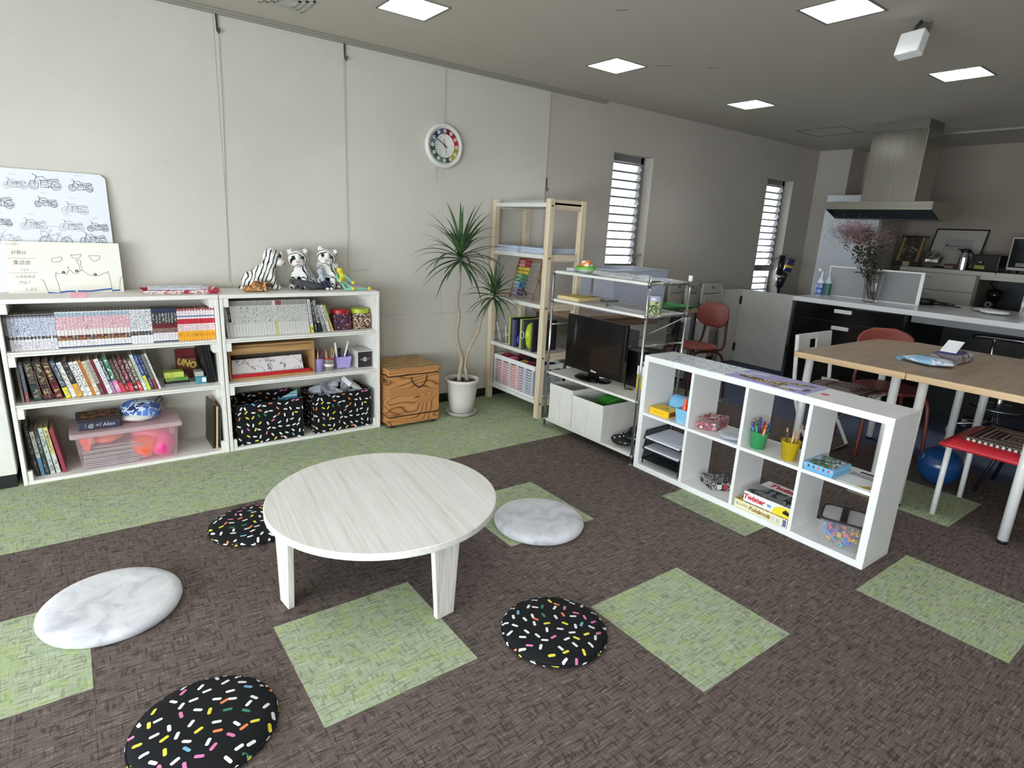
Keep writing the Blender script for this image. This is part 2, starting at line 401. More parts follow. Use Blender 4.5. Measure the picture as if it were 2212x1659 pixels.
for iu in range(-6, 15):
    for iv in range(-5, 7):
        if iu*0.5 > XR: continue
        k = 'u' if iu >= 8 else ('g' if iv <= -3 or (iu, iv) in GREENS else 'b')
        if iv == -5: o = bpy.data.objects.new('carpet_tile', TS[k]); y = YB
        else: o = bpy.data.objects.new('carpet_tile', TM[k]); y = -iv*0.5
        COL.objects.link(o); o.parent = fl; o.location = (iu*0.5, y, 0)
# ceiling with square openings for the recessed lights
LIGHTS = [(x, y) for y in (1.25, -0.20, -1.65) for x in (-0.36, 1.145, 2.625, 4.18)]
LH = 0.14
xs = sorted({XL-0.15, XR+0.1} | {round(x+s*LH, 4) for x, _ in LIGHTS for s in (-1, 1)})
ys = sorted({YF-0.1, YB+0.2} | {round(y+s*LH, 4) for _, y in LIGHTS for s in (-1, 1)})
cb = MB()
for i in range(len(xs)-1):
    for j in range(len(ys)-1):
        cx_, cy_ = (xs[i]+xs[i+1])/2, (ys[j]+ys[j+1])/2
        if any(abs(cx_-x) < 0.1 and abs(cy_-y) < 0.1 for x, y in LIGHTS): continue
        cb.box(xs[i], xs[i+1], ys[j], ys[j+1], CZ, CZ+0.12)
ce = struct(cb.build('ceiling', M_CEIL))
bm = MB()
for (a, b, c_, d) in ((5.49,5.90,1.13,1.135),(5.49,5.90,1.58,1.585),(5.49,5.495,1.13,1.585),(5.895,5.90,1.13,1.585)): bm.box(a, b, c_, d, CZ-0.002, CZ)
bm.build('hatch_edge', M_DARK, ce)
for (x, y, a, l) in ((2.80, 1.06, 0.5, 0.10), (3.05, 0.85, 0.5, 0.07), (1.9, 0.55, 0.4, 0.06)):
    b = MB(); dx, dy = math.cos(-1.0)*l, math.sin(-1.0)*l
    b.tube([(x, y, CZ), (x+dx, y+dy, CZ)], 0.0018, 5).build('crack', M_DARK, ce)
# wall_back: separate concrete panels with open joints, then a smooth stretch with two tall window openings
wb = struct(MB().box(XL, 2.74, YB+0.004, YB+0.2, 0, CZ).build('wall_back', M_WALL))
J = [XL, -1.3, 0.36, 1.086, 1.802, 2.741]
for i in range(5):
    cuts = [0.0, CZ] if i < 3 else [0.0, 0.703, CZ]
    for z0, z1 in zip(cuts, cuts[1:]):
        MB().box(J[i]+0.0007, J[i+1]-0.0007, YB, YB+0.006, z0+(0.001 if z0 else 0), z1-(0.001 if z1 < CZ else 0)).build('wall_panel', M_WALL, wb, bevel=0.0015, seg=1)
W1, W2 = (3.485, 3.995), (5.89, 6.42); ZW = (0.45, 2.03)
for x0, x1, z0, z1 in ((2.741, W1[0], 0, CZ), (W1[1], W2[0], 0, CZ), (W2[1], XR, 0, CZ), (W1[0], W1[1], ZW[1], CZ), (W2[0], W2[1], ZW[1], CZ), (W1[0], W1[1], 0, ZW[0]), (W2[0], W2[1], 0, ZW[0])):
    MB().box(x0, x1, YB, YB+0.2, z0, z1).build('wall_section', M_WALL2, wb)
M_ALU = M((150, 150, 150), 0.45, 0.6)
t_ = NT('louver_glass'); t_.base(lin((225, 230, 236))); t_.set(Roughness=0.5)
_tl = t_.n('BsdfTranslucent', {0: (0.40, 0.41, 0.42, 1)}); _tp = t_.n('BsdfTransparent', {0: (0.34, 0.345, 0.35, 1)}); _mx = t_.n('MixShader', {0: 0.5})
t_.t.links.new(_tl.outputs[0], _mx.inputs[1]); t_.t.links.new(_tp.outputs[0], _mx.inputs[2]); t_.t.links.new(_mx.outputs[0], t_.out.inputs[0])
M_LOUV = t_.m
def louver_window(n, x0, x1):
    y = YB+0.115
    w = MB()
    w.box(x0, x0+0.022, y-0.02, y+0.04, ZW[0], ZW[1]).box(x1-0.06, x1-0.022, y-0.02, y+0.04, ZW[0], ZW[1]).box(x1-0.022, x1, y+0.0, y+0.05, ZW[0], ZW[1])
    w.box(x0, x1, y-0.02, y+0.04, ZW[1]-0.055, ZW[1]).box(x0, x1, y-0.03, y+0.04, 1.005, 1.075).box(x0, x1, y-0.03, y+0.06, ZW[0], ZW[0]+0.04)
    o = struct(w.build('window_%d' % n, M_ALU))
    z = 1.085; k = 0; pitch = 0.0735
    while z + pitch < ZW[1]-0.05:
        dz = 0.006 if k == 6 else 0
        MB().hexa([(x0+0.022,y+0.018,z),(x1-0.062,y+0.018,z),(x1-0.062,y+0.024,z),(x0+0.022,y+0.024,z),(x0+0.022,y-0.006,z+pitch-0.014),(x1-0.062,y-0.006,z+pitch-0.014),(x1-0.062,y,z+pitch-0.014),(x0+0.022,y,z+pitch-0.014)]).build('louver_pane', M_LOUV, o)
        MB().box(x0+0.02, x1-0.06, y-0.008, y+0.02, z+pitch-0.014, z+pitch-0.001).build('pane_rail', M_ALU, o)
        MB().hexa([(x1-0.066,y-0.045,z+0.012),(x1-0.05,y-0.045,z+0.012),(x1-0.05,y-0.02,z+0.012),(x1-0.066,y-0.02,z+0.012),(x1-0.066,y-0.03,z+0.05),(x1-0.05,y-0.03,z+0.05),(x1-0.05,y-0.018,z+0.06),(x1-0.066,y-0.018,z+0.06)]).build('pane_clip', M_ALU, o)
        z += pitch + dz; k += 1
    z = 0.50
    while z + pitch < 1.01:
        MB().box(x0+0.022, x1-0.062, y+0.006, y+0.012, z, z+pitch-0.014).build('louver_pane', M_LOUV, o)
        MB().box(x0+0.02, x1-0.06, y-0.006, y+0.02, z+pitch-0.014, z+pitch-0.001).build('pane_rail', M_ALU, o)
        z += pitch
    MB().tube([(x1-0.045, y-0.02, 1.12), (x1-0.045, y-0.06, 1.15), (x1+0.0, y-0.085, 1.165)], 0.006, 8).build('crank_handle', M_GREYMET, o)
    return o
louver_window(1, *W1); louver_window(2, *W2)
struct(MB().box(XL, XR, YB-0.008, YB, 0.0, 0.068).build('baseboard_back', M_BLACK, bevel=0.002, seg=1))
# far end of the room
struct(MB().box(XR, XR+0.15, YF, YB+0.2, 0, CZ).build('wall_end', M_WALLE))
struct(MB().box(6.90, XR, 1.675, YB, 0, CZ).build('wall_pillar', M_WALL2, bevel=0.003))
struct(MB().box(6.30, 6.35, YF, 0.62, CZ-0.022, CZ).build('trim_1', M((150, 145, 136), 0.5), bevel=0.004))
FX = (-2.8, -1.6); FZ = (0.1, 1.72); wf0 = MB()
for x0, x1, z0, z1 in ((XL-0.15, FX[0], 0, CZ), (FX[1], XR+0.15, 0, CZ), (FX[0], FX[1], 0, FZ[0]), (FX[0], FX[1], FZ[1], CZ)): wf0.box(x0, x1, YF-0.15, YF, z0, z1)
struct(wf0.build('wall_front', M_WALL2))
# wall_left holds the wide daylight window (outside the frame)
wl = MB(); WY = (-3.7, 0.5); WZ = (0.1, 1.72)
for y0, y1, z0, z1 in ((YF, WY[0], 0, CZ), (WY[1], YB+0.2, 0, CZ), (WY[0], WY[1], 0, WZ[0]), (WY[0], WY[1], WZ[1], CZ)): wl.box(XL-0.15, XL, y0, y1, z0, z1)
struct(wl.build('wall_left', M_WALL2))
wf = MB()
for y in (-3.7, -2.32, -0.94, 0.46): wf.box(XL-0.1, XL-0.06, y, y+0.04, WZ[0], WZ[1])
wf.box(XL-0.1, XL-0.06, WY[0], WY[1], WZ[0], WZ[0]+0.05).box(XL-0.1, XL-0.06, WY[0], WY[1], WZ[1]-0.05, WZ[1])
w3 = struct(wf.build('window_3', M_ALU))
t_ = NT('window_pane_glass'); _tp = t_.n('BsdfTransparent', {0: (0.96, 0.98, 0.98, 1)}); _gl = t_.n('BsdfGlossy', {0: (1, 1, 1, 1), 1: 0.02}); _mx = t_.n('MixShader', {0: 0.06})
t_.t.links.new(_tp.outputs[0], _mx.inputs[1]); t_.t.links.new(_gl.outputs[0], _mx.inputs[2]); t_.t.links.new(_mx.outputs[0], t_.out.inputs[0]); M_PANE = t_.m
for y in (-3.66, -2.28, -0.90): MB().box(XL-0.083, XL-0.077, y, y+1.34, WZ[0]+0.05, WZ[1]-0.05).build('pane', M_PANE, w3)
wf4 = MB()
for x in (FX[0], FX[1]-0.04): wf4.box(x, x+0.04, YF-0.1, YF-0.06, FZ[0], FZ[1])
wf4.box(FX[0], FX[1], YF-0.1, YF-0.06, FZ[0], FZ[0]+0.05).box(FX[0], FX[1], YF-0.1, YF-0.06, FZ[1]-0.05, FZ[1])
w4 = struct(wf4.build('window_4', M_ALU))  # unseen window behind the camera, added to let in more light
for x in (FX[0]+0.04,): MB().box(x, x+1.12, YF-0.083, YF-0.077, FZ[0]+0.05, FZ[1]-0.05).build('pane', M_PANE, w4)
# picture rail along the top of the panelled wall
rl = MB().box(XL, 3.327, YB-0.022, YB, CZ-0.028, CZ)
rl.box(XL, 3.327, YB-0.026, YB-0.022, CZ-0.028, CZ-0.018)
struct(rl.build('trim_2', M((150, 146, 136), 0.5), bevel=0.002, seg=1))
wires = [(0.372, [(0.38, 2.29), (0.375, 1.9), (0.357, 1.4), (0.345, 0.95)], 'dark picture hook and straight wire hanging over the wall joint by the bicycle poster'),
         (1.087, [(1.087, 2.30), (1.087, 1.7), (1.09, 1.2), (1.078, 1.10), (1.085, 1.05), (1.10, 1.015), (1.17, 1.02), (1.24, 1.03)], 'picture wire whose curled end hangs above the plush tigers'),
         (1.802, [(1.802, 2.38), (1.802, 2.02), (1.80, 1.9), (1.735, 1.71), (1.74, 1.68), (1.748, 1.63)], 'thin picture wire that hangs down behind the round clock'),
         (2.742, [(2.742, 2.38), (2.742, 2.2), (2.742, 1.95), (2.74, 1.80), (2.735, 1.62)], 'picture wire with its hook halfway down, beside the louvered window')]
for i, (x, pts, lab) in enumerate(wires):
    t = thing('picture_wire', lab, 'picture wire', (x, YB-0.012, CZ-0.03), group='wires on the picture rail')
    MB().tube([(x, YB-0.012, CZ-0.03)] + [(a, YB-0.006, z) for a, z in pts], 0.0011, 6).build('wire', M((150, 146, 136), 0.6), t)
    if i != 2:
        hz = (2.30, 2.30, 0, 1.66)[i]
        MB().tube([(x-0.002, YB-0.010, hz+0.09), (x, YB-0.011, hz), (x+0.004, YB-0.020, hz-0.012), (x+0.010, YB-0.020, hz), (x+0.009, YB-0.018, hz+0.014)], 0.0042, 7).build('hook', M((70, 66, 60), 0.6), t)
# recessed ceiling lights: housing, 3 x 3 baffle and two tubes
M_LAMP = M((244, 250, 255), 0.4, emit=LAMP_POWER, name='lamp_tube'); M_REFL = M((246, 246, 244), 0.35)
def ceiling_light(label):
    t = thing('ceiling_light', label, 'ceiling light', (0, 0, CZ), group='recessed square ceiling lights')
    h = LH-0.001; k = MB(); z = CZ
    k.box(-h, -h+0.004, -h, h, z, z+0.11).box(h-0.004, h, -h, h, z, z+0.11).box(-h, h, -h, -h+0.004, z, z+0.11).box(-h, h, h-0.004, h, z, z+0.11).box(-h, h, -h, h, z+0.11, z+0.114)
    k.build('housing', M_REFL, t)
    f = MB(); e = h+0.006
    for a in ((-e, -h+0.006, -e, e), (h-0.006, e, -e, e), (-h, h, -e, -h+0.006), (-h, h, h-0.006, e)): f.box(*a, z-0.003, z)
    f.build('rim', M((120, 118, 112), 0.5), t)
    for i in (-1, 1):
        MB().box(i*0.047-0.0015, i*0.047+0.0015, -h+0.005, h-0.005, z+0.003, z+0.066).build('baffle', M_REFL, t)
        MB().box(-h+0.005, h-0.005, i*0.047-0.0015, i*0.047+0.0015, z+0.003, z+0.066).build('baffle', M_REFL, t)
        MB().cyl((-h+0.02, i*0.06, z+0.088), (h-0.02, i*0.06, z+0.088), 0.014, n=12).build('lamp_tube', M_LAMP, t)
    return t
LN = {(1.145,1.25): 'square recessed ceiling light nearest the picture rail, above the round table side', (2.625,1.25): 'square ceiling light above the plant and pine shelf', (4.18,1.25): 'square ceiling light above the louvered window, before the cooker hood',
      (2.625,-0.20): 'square ceiling light cut by the top edge, above the cube shelf', (4.18,-0.20): 'square ceiling light over the oak tables, cut by the frame edge'}
proto = None
for p in sorted(LIGHTS, key=lambda p: p not in LN):
    lab = LN.get(p, 'square recessed ceiling light outside the photo, %s row from the panelled wall, %s along it' % (ORD[(1.25, -0.20, -1.65).index(p[1])], ORD[(-0.36, 1.145, 2.625, 4.18).index(p[0])]))
    if proto is None: proto = ceiling_light(lab); proto.location = (p[0], p[1], CZ)
    else: dup(proto, (p[0], p[1], CZ), None, lab)
# ceiling vent, and the swivelling sensor box on the ceiling
v = thing('ceiling_vent', 'small square ceiling vent cut off by the top edge, near the picture rail', 'vent', (0.68, 1.62, CZ))
k = MB()
for i in range(3):
    h = 0.11-i*0.028; a, b = 0.63, 1.64
    k.box(a-h, a+h, b-h, b-h+0.012, CZ-0.006, CZ).box(a-h, a+h, b+h-0.012, b+h, CZ-0.006, CZ).box(a-h, a-h+0.012, b-h, b+h, CZ-0.006, CZ).box(a+h-0.012, a+h, b-h, b+h, CZ-0.006, CZ)
k.build('grille', M((170, 168, 160), 0.5), v)
s = thing('ceiling_sensor', 'small white box sensor on a hinged bracket under the ceiling', 'sensor', (3.06, -0.36, CZ))
MB().hexa([(2.99,-0.41,CZ-0.012),(3.03,-0.43,CZ-0.012),(3.20,-0.36,CZ-0.012),(3.17,-0.31,CZ-0.012),(2.99,-0.41,CZ),(3.03,-0.43,CZ),(3.20,-0.36,CZ),(3.17,-0.31,CZ)]).build('bracket', M((128, 126, 122), 0.5), s, bevel=0.003)
b = MB(); b.T = Matrix.Translation((2.93, -0.405, CZ-0.125)) @ Matrix.Rotation(0.35, 4, 'Y') @ Matrix.Rotation(-0.12, 4, 'Z')
b.box(-0.028, 0.028, -0.055, 0.055, -0.055, 0.055).build('sensor_box', M((222, 222, 220), 0.4), s, bevel=0.006)
MB().tube([(2.94, -0.395, CZ-0.075), (2.975, -0.395, CZ-0.035), (3.01, -0.395, CZ-0.008)], 0.009, 8).build('arm', M((60, 58, 56), 0.5), s)
# ------------------------------------------------------------------ round low table
TC = (0.474, 0.150); TZ = 0.315
t = thing('round_table', 'low round table with white-washed wood grain top and four slab legs', 'table', (TC[0], TC[1], 0))
MB().lathe([(0.0001, TZ-0.027), (0.436, TZ-0.027), (0.439, TZ-0.024), (0.439, TZ-0.003), (0.436, TZ), (0.0001, TZ)], (TC[0], TC[1], 0), 96, smooth=False).build('table_top', M_WASH, t)
for k in range(4):
    b = MB(); b.T = Matrix.Translation((TC[0], TC[1], 0)) @ Matrix.Rotation(math.radians(6.5) + k*PI/2, 4, 'Z')
    r0, r1 = 0.388, 0.411
    b.hexa([(r0,-0.036,0),(r1,-0.036,0),(r1,0.036,0),(r0,0.036,0),(r0,-0.055,TZ-0.027),(r1,-0.055,TZ-0.027),(r1,0.055,TZ-0.027),(r0,0.055,TZ-0.027)]).build('leg', M_WASHV, t, bevel=0.002)
k = MB(); k.T = Matrix.Translation((TC[0], TC[1], 0)) @ Matrix.Rotation(math.radians(6.5), 4, 'Z')
k.box(-0.25, 0.25, -0.25, -0.23, TZ-0.06, TZ-0.027).box(-0.25, 0.25, 0.23, 0.25, TZ-0.06, TZ-0.027).box(-0.25, -0.23, -0.23, 0.23, TZ-0.06, TZ-0.027).box(0.23, 0.25, -0.23, 0.23, TZ-0.06, TZ-0.027).build('apron', M_WASHV, t)
# ------------------------------------------------------------------ floor cushions
t_ = NT('grey_plush'); n = t_.noise(t_.coord('Object'), 9.0, 4.0, 0.6, 0.8); t_.base(t_.ramp(n, [(0.35, lin((176, 176, 184))), (0.5, lin((204, 204, 210))), (0.68, lin((218, 218, 222)))])); t_.set(Roughness=0.9, Sheen_Weight=0.4); t_.bump(n, 0.2, 0.008); M_PLUSH = t_.m
def plush_cushion(x, y, r, label, rz):
    h = 0.056
    prof = [(0.0001, 0.0), (r-0.025, 0.0), (r-0.006, 0.007), (r, 0.020), (r-0.002, 0.032), (r-0.012, 0.041), (r-0.035, 0.046), (r-0.09, 0.048), (0.0001, 0.048)]
    return MB().lathe(prof, (x, y, 0), 64).single('plush_cushion', M_PLUSH, label, 'cushion', (x, y, 0), 'round grey plush floor cushions', (0, 0, rz))
plush_cushion(-0.43, 0.385, 0.213, 'pale grey velvety round cushion lying partly on a green tile, before the bookshelves', 0)
plush_cushion(1.23, 0.095, 0.211, 'grey velvety round cushion on the green tile between the round table and the cube shelf', 2)
def sprinkle_cushion(x, y, r, label, rz):
    t = thing('sprinkle_cushion', label, 'cushion', (x, y, 0), None, 'black sprinkle-print floor cushions')
    MB().lathe([(0.0001, 0.0), (r-0.012, 0.0), (r-0.004, 0.006), (r-0.004, 0.014), (r-0.012, 0.022), (r-0.035, 0.030), (r-0.08, 0.034), (0.0001, 0.036)], (x, y, 0), 64).build('pad', M_SPR, t)
    ring = [(x+(r-0.003)*math.cos(a*2*PI/64), y+(r-0.003)*math.sin(a*2*PI/64), 0.011) for a in range(64)]
    MB().tube(ring, 0.0042, 7, closed=True).build('piping', M_SPR, t)
    t.rotation_euler = (0, 0, rz); return t
sprinkle_cushion(-0.264, -0.331, 0.183, 'black sprinkle-print round cushion cut off by the bottom edge, closest to the viewer', 0.3)
sprinkle_cushion(0.790, -0.536, 0.183, 'black sprinkle-print round cushion touching a green tile, on the viewer side of the round table', 1.9)
sprinkle_cushion(0.118, 0.743, 0.187, 'black sprinkle-print round cushion half hidden behind the round table', 4.0)
# ------------------------------------------------------------------ two white crate bookshelves
FY, BY = 1.715, 2.035
SHZ = [0.018, 0.408, 0.665, 0.915]
M_SHELF = M((233, 230, 224), 0.55, var=0.03, vs=6, bump=0.04, bs=40)
def crate_shelf(x0, x1, label):
    t = thing('crate_bookshelf', label, 'bookshelf', ((x0+x1)/2, (FY+BY)/2, 0), group='white crate bookshelves by the back wall')
    th = 0.018
    MB().box(x0, x0+th, FY, BY, 0, SHZ[3]-0.022).build('side_panel', M_SHELF, t, bevel=0.002, seg=1)
    MB().box(x1-th, x1, FY, BY, 0, SHZ[3]-0.022).build('side_panel', M_SHELF, t, bevel=0.002, seg=1)
    MB().box(x0, x1, FY-0.002, BY, SHZ[3]-0.022, SHZ[3]).build('top_board', M_SHELF, t, bevel=0.003)
    for z in SHZ[1:3]:
        b = MB().box(x0+th, x1-th, FY+0.002, BY, z-0.010, z).box(x0+th, x1-th, FY+0.004, BY, z-0.022, z-0.0115).build('shelf_board', M_SHELF, t, bevel=0.0015, seg=1)
    MB().box(x0+th, x1-th, FY+0.002, BY, 0, SHZ[0]).build('bottom_board', M_SHELF, t, bevel=0.002, seg=1)
    for z in SHZ[1:4]:
        for xa in (x0+th, x1-th-0.028):
            MB().box(xa, xa+0.028, FY+0.003, BY, z-0.022-0.048, z-0.0225).build('cleat', M_SHELF, t, bevel=0.0015, seg=1)
    for xa in (x0+th, x1-th-0.022): MB().box(xa, xa+0.022, FY+0.006, FY+0.03, SHZ[0], SHZ[0]+0.05).build('corner_block', M_SHELF, t, bevel=0.0015, seg=1)
    MB().box(x0+th, x1-th, BY-0.006, BY, SHZ[0], SHZ[3]-0.022).build('back_panel', M_WALL, t)
    return t
crate_shelf(-0.717, 0.2185, 'white crate bookshelf full of comics, standing under the bicycle poster')
crate_shelf(0.2225, 1.158, 'white crate bookshelf with the plush tigers on top, beside the plywood box')
# low white cabinet beside them
c = thing('white_cabinet', 'white cabinet on a black plinth at the frame edge beside the comic bookshelf', 'cabinet', (-1.05, 1.87, 0))
MB().box(-1.35, -0.735, 1.716, 2.035, 0.068, 0.80).build('body', M_WHITE2, c, bevel=0.003)
MB().box(-1.33, -0.74, 1.725, 2.03, 0, 0.068).build('plinth', M_BLACK, c)
# ------------------------------------------------------------------ books
M_PAGE = M((176, 160, 140), 0.9, var=0.1, vs=60)
def small_book(w, d, h):
    b = MB()
    b.box(0, w, 0, 0.0025, 0, h, 0).box(0, 0.0012, 0.0025, d, 0, h, 0).box(w-0.0012, w, 0.0025, d, 0, h, 0).box(0.0012, w-0.0012, 0.0025, d-0.004, 0.002, h-0.002, 1)
    return b
def run_books(name, mats, x0, x1, n, y, z, h, d, lab, cat, group, lean=0.0, jit=0.002, hv=0.0):
    step = (x1-x0)/n; me = {}
    for i in range(n):
        m = mats(i) if callable(mats) else mats
        key = m.name
        if key not in me: me[key] = small_book(step*math.cos(lean)-0.0011, d, h).mesh(name, [m, M_PAGE], bevel=0.0016, seg=2)
        o = bpy.data.objects.new(name, me[key]); COL.objects.link(o)
        o.location = (x0+i*step+0.0002, y+R.uniform(0, jit), z); o.rotation_euler = (0, -lean, 0)
        if hv: o.scale = (1, 1, 1+R.uniform(-hv, hv))
        tag(o, lab(i), cat, group)
R = random.Random(5)
Zt = SHZ[2]+0.0003
sA = spine('comic_spine_blue', [(0, (220,214,220)), (0.02, (226,222,228)), (0.30, (40,40,48)), (0.38, (206,208,226)), (0.88, (150,152,160)), (0.93, (70,70,76)), (0.99, (200,200,204))], [(0.04, 0.26, (120,116,126)), (0.40, 0.86, (70,78,122)), (0.27, 0.40, (230,226,222))])
sA2 = spine('comic_spine_grey', [(0, (60,58,56)), (0.3, (34,34,34)), (0.42, (132,130,124)), (0.92, (70,68,66))], [(0.05, 0.9, (40,38,36))])
B_TXT = [(0, (44,66,110)), (0.035, (232,230,230)), (0.20, (70,64,70)), (0.34, (224,220,220)), (0.50, (226,196,202)), (0.86, (170,186,200)), (0.97, (226,226,228))]
sB = spine('comic_spine_pink', B_TXT, [(0.06, 0.18, (150,150,156)), (0.20, 0.34, (222,190,150)), (0.5, 0.86, (176,58,82)), (0.86, 0.97, (110,130,150))])
sB2 = spine('comic_spine_pink_picture', B_TXT[:2] + [(0.20, (196,120,48)), (0.27, (120,34,34)), (0.34, (226,214,206))] + B_TXT[4:], [(0.06, 0.18, (150,150,156)), (0.20, 0.34, (36,32,34)), (0.5, 0.86, (176,58,82)), (0.86, 0.97, (110,130,150))])
sC = spine('comic_spine_monochrome', [(0, (230,230,232)), (0.24, (46,44,52)), (0.36, (226,226,230))], [(0.05, 0.2, (170,170,176)), (0.25, 0.36, (214,190,178)), (0.42, 0.97, (60,66,84))])
sD = spine('comic_spine_dark', [(0, (44,62,100)), (0.04, (228,224,228)), (0.28, (150,120,112)), (0.42, (112,22,36)), (0.56, (30,26,30)), (0.88, (34,50,78))], [(0.07, 0.26, (190,170,176)), (0.28, 0.42, (38,30,34)), (0.44, 0.54, (60,20,28)), (0.57, 0.87, (224,224,226))])
sE = spine('comic_spine_orange', [(0, (230,160,50)), (0.04, (238,168,36)), (0.30, (236,222,224)), (0.52, (196,38,56)), (0.68, (234,226,228)), (0.74, (96,112,150)), (0.78, (232,226,230)), (0.93, (150,40,54))], [(0.12, 0.22, (96,60,24)), (0.32, 0.5, (178,60,76)), (0.79, 0.92, (206,176,190)), (0.93, 1.0, (236,220,220))])
PL = ', top shelf of the comic bookshelf'
run_books('comic_book', lambda i: sA2 if i == 0 else sA, -0.697, -0.503, 14, 1.757, Zt, 0.172, 0.115, lambda i: ('dark grey comic volume at the white cabinet end' if i == 0 else 'blue-lettered pale comic volume, %s from the white cabinet end' % ORD[i]) + PL, 'book', 'blue-lettered comics on the top shelf', 0.0)
run_books('comic_book', lambda i: sB2 if i % 5 in (1, 3) else sB, -0.5025, -0.199, 21, 1.757, Zt, 0.178, 0.115, lambda i: 'pink-titled white comic volume, %s after the blue-lettered run' % ORD[i] + PL, 'book', 'pink-titled comics on the top shelf')
run_books('comic_book', sC, -0.1985, -0.1005, 7, 1.757, Zt, 0.178, 0.115, lambda i: 'black-and-white comic volume, %s after the pink-titled run' % ORD[i] + PL, 'book', 'black-and-white comics on the top shelf')
run_books('comic_book', sD, -0.100, 0.0155, 8, 1.757, Zt, 0.178, 0.115, lambda i: 'navy-topped dark comic volume, %s before the orange run' % ORD[7-i] + PL, 'book', 'navy-topped comics on the top shelf')
run_books('comic_book', sE, 0.016, 0.1985, 13, 1.757, Zt, 0.174, 0.115, lambda i: 'red-and-orange comic volume, %s from the shelf side panel' % ORD[12-i] + PL, 'book', 'red-and-orange comics on the top shelf')
# second shelf: leaning hardbacks and paperbacks, each with cover and page block
def leaning_book(x, z, w, h, d, lean, y, cover, label, group, ribbon=False):
    o = thing('leaning_book', label, 'book', (x, y, z + (w*math.sin(-lean) if lean < 0 else 0)), (0, -lean, 0), group)
    b = MB().box(0, w, 0, 0.003, 0, h).box(0, 0.0016, 0.003, d, 0, h).box(w-0.0016, w, 0.003, d, 0, h)
    c = bpy.data.objects.new('cover', b.mesh('cover', [cover], bevel=0.0012, seg=1)); COL.objects.link(c); c.parent = o
    p = bpy.data.objects.new('pages', MB().box(0.0018, w-0.0018, 0.0032, d-0.004, 0.003, h-0.003).mesh('pages', [M_PAGE])); COL.objects.link(p); p.parent = o
    if ribbon:
        r = MB().tube([(w*0.7, 0.02, h), (w*1.02, -0.002, h*0.7), (w*1.02, -0.004, h*0.2), (w*1.2, -0.008, 0.012), (w*2.0, -0.012, 0.02)], 0.0012, 5)
        q = bpy.data.objects.new('bookmark_ribbon', r.mesh('bookmark_ribbon', [M((184, 104, 84), 0.7)])); COL.objects.link(q); q.parent = o
    return o
def sp(i, a, b, cut, ink): return spine('book_spine_%d' % i, [(0, a), (cut, b)], [(0.06, cut*0.8, ink), (cut+0.05, 0.94, ink)], 0.4, (1.6, 16.0), 0.52)
WHT = (228,226,226)
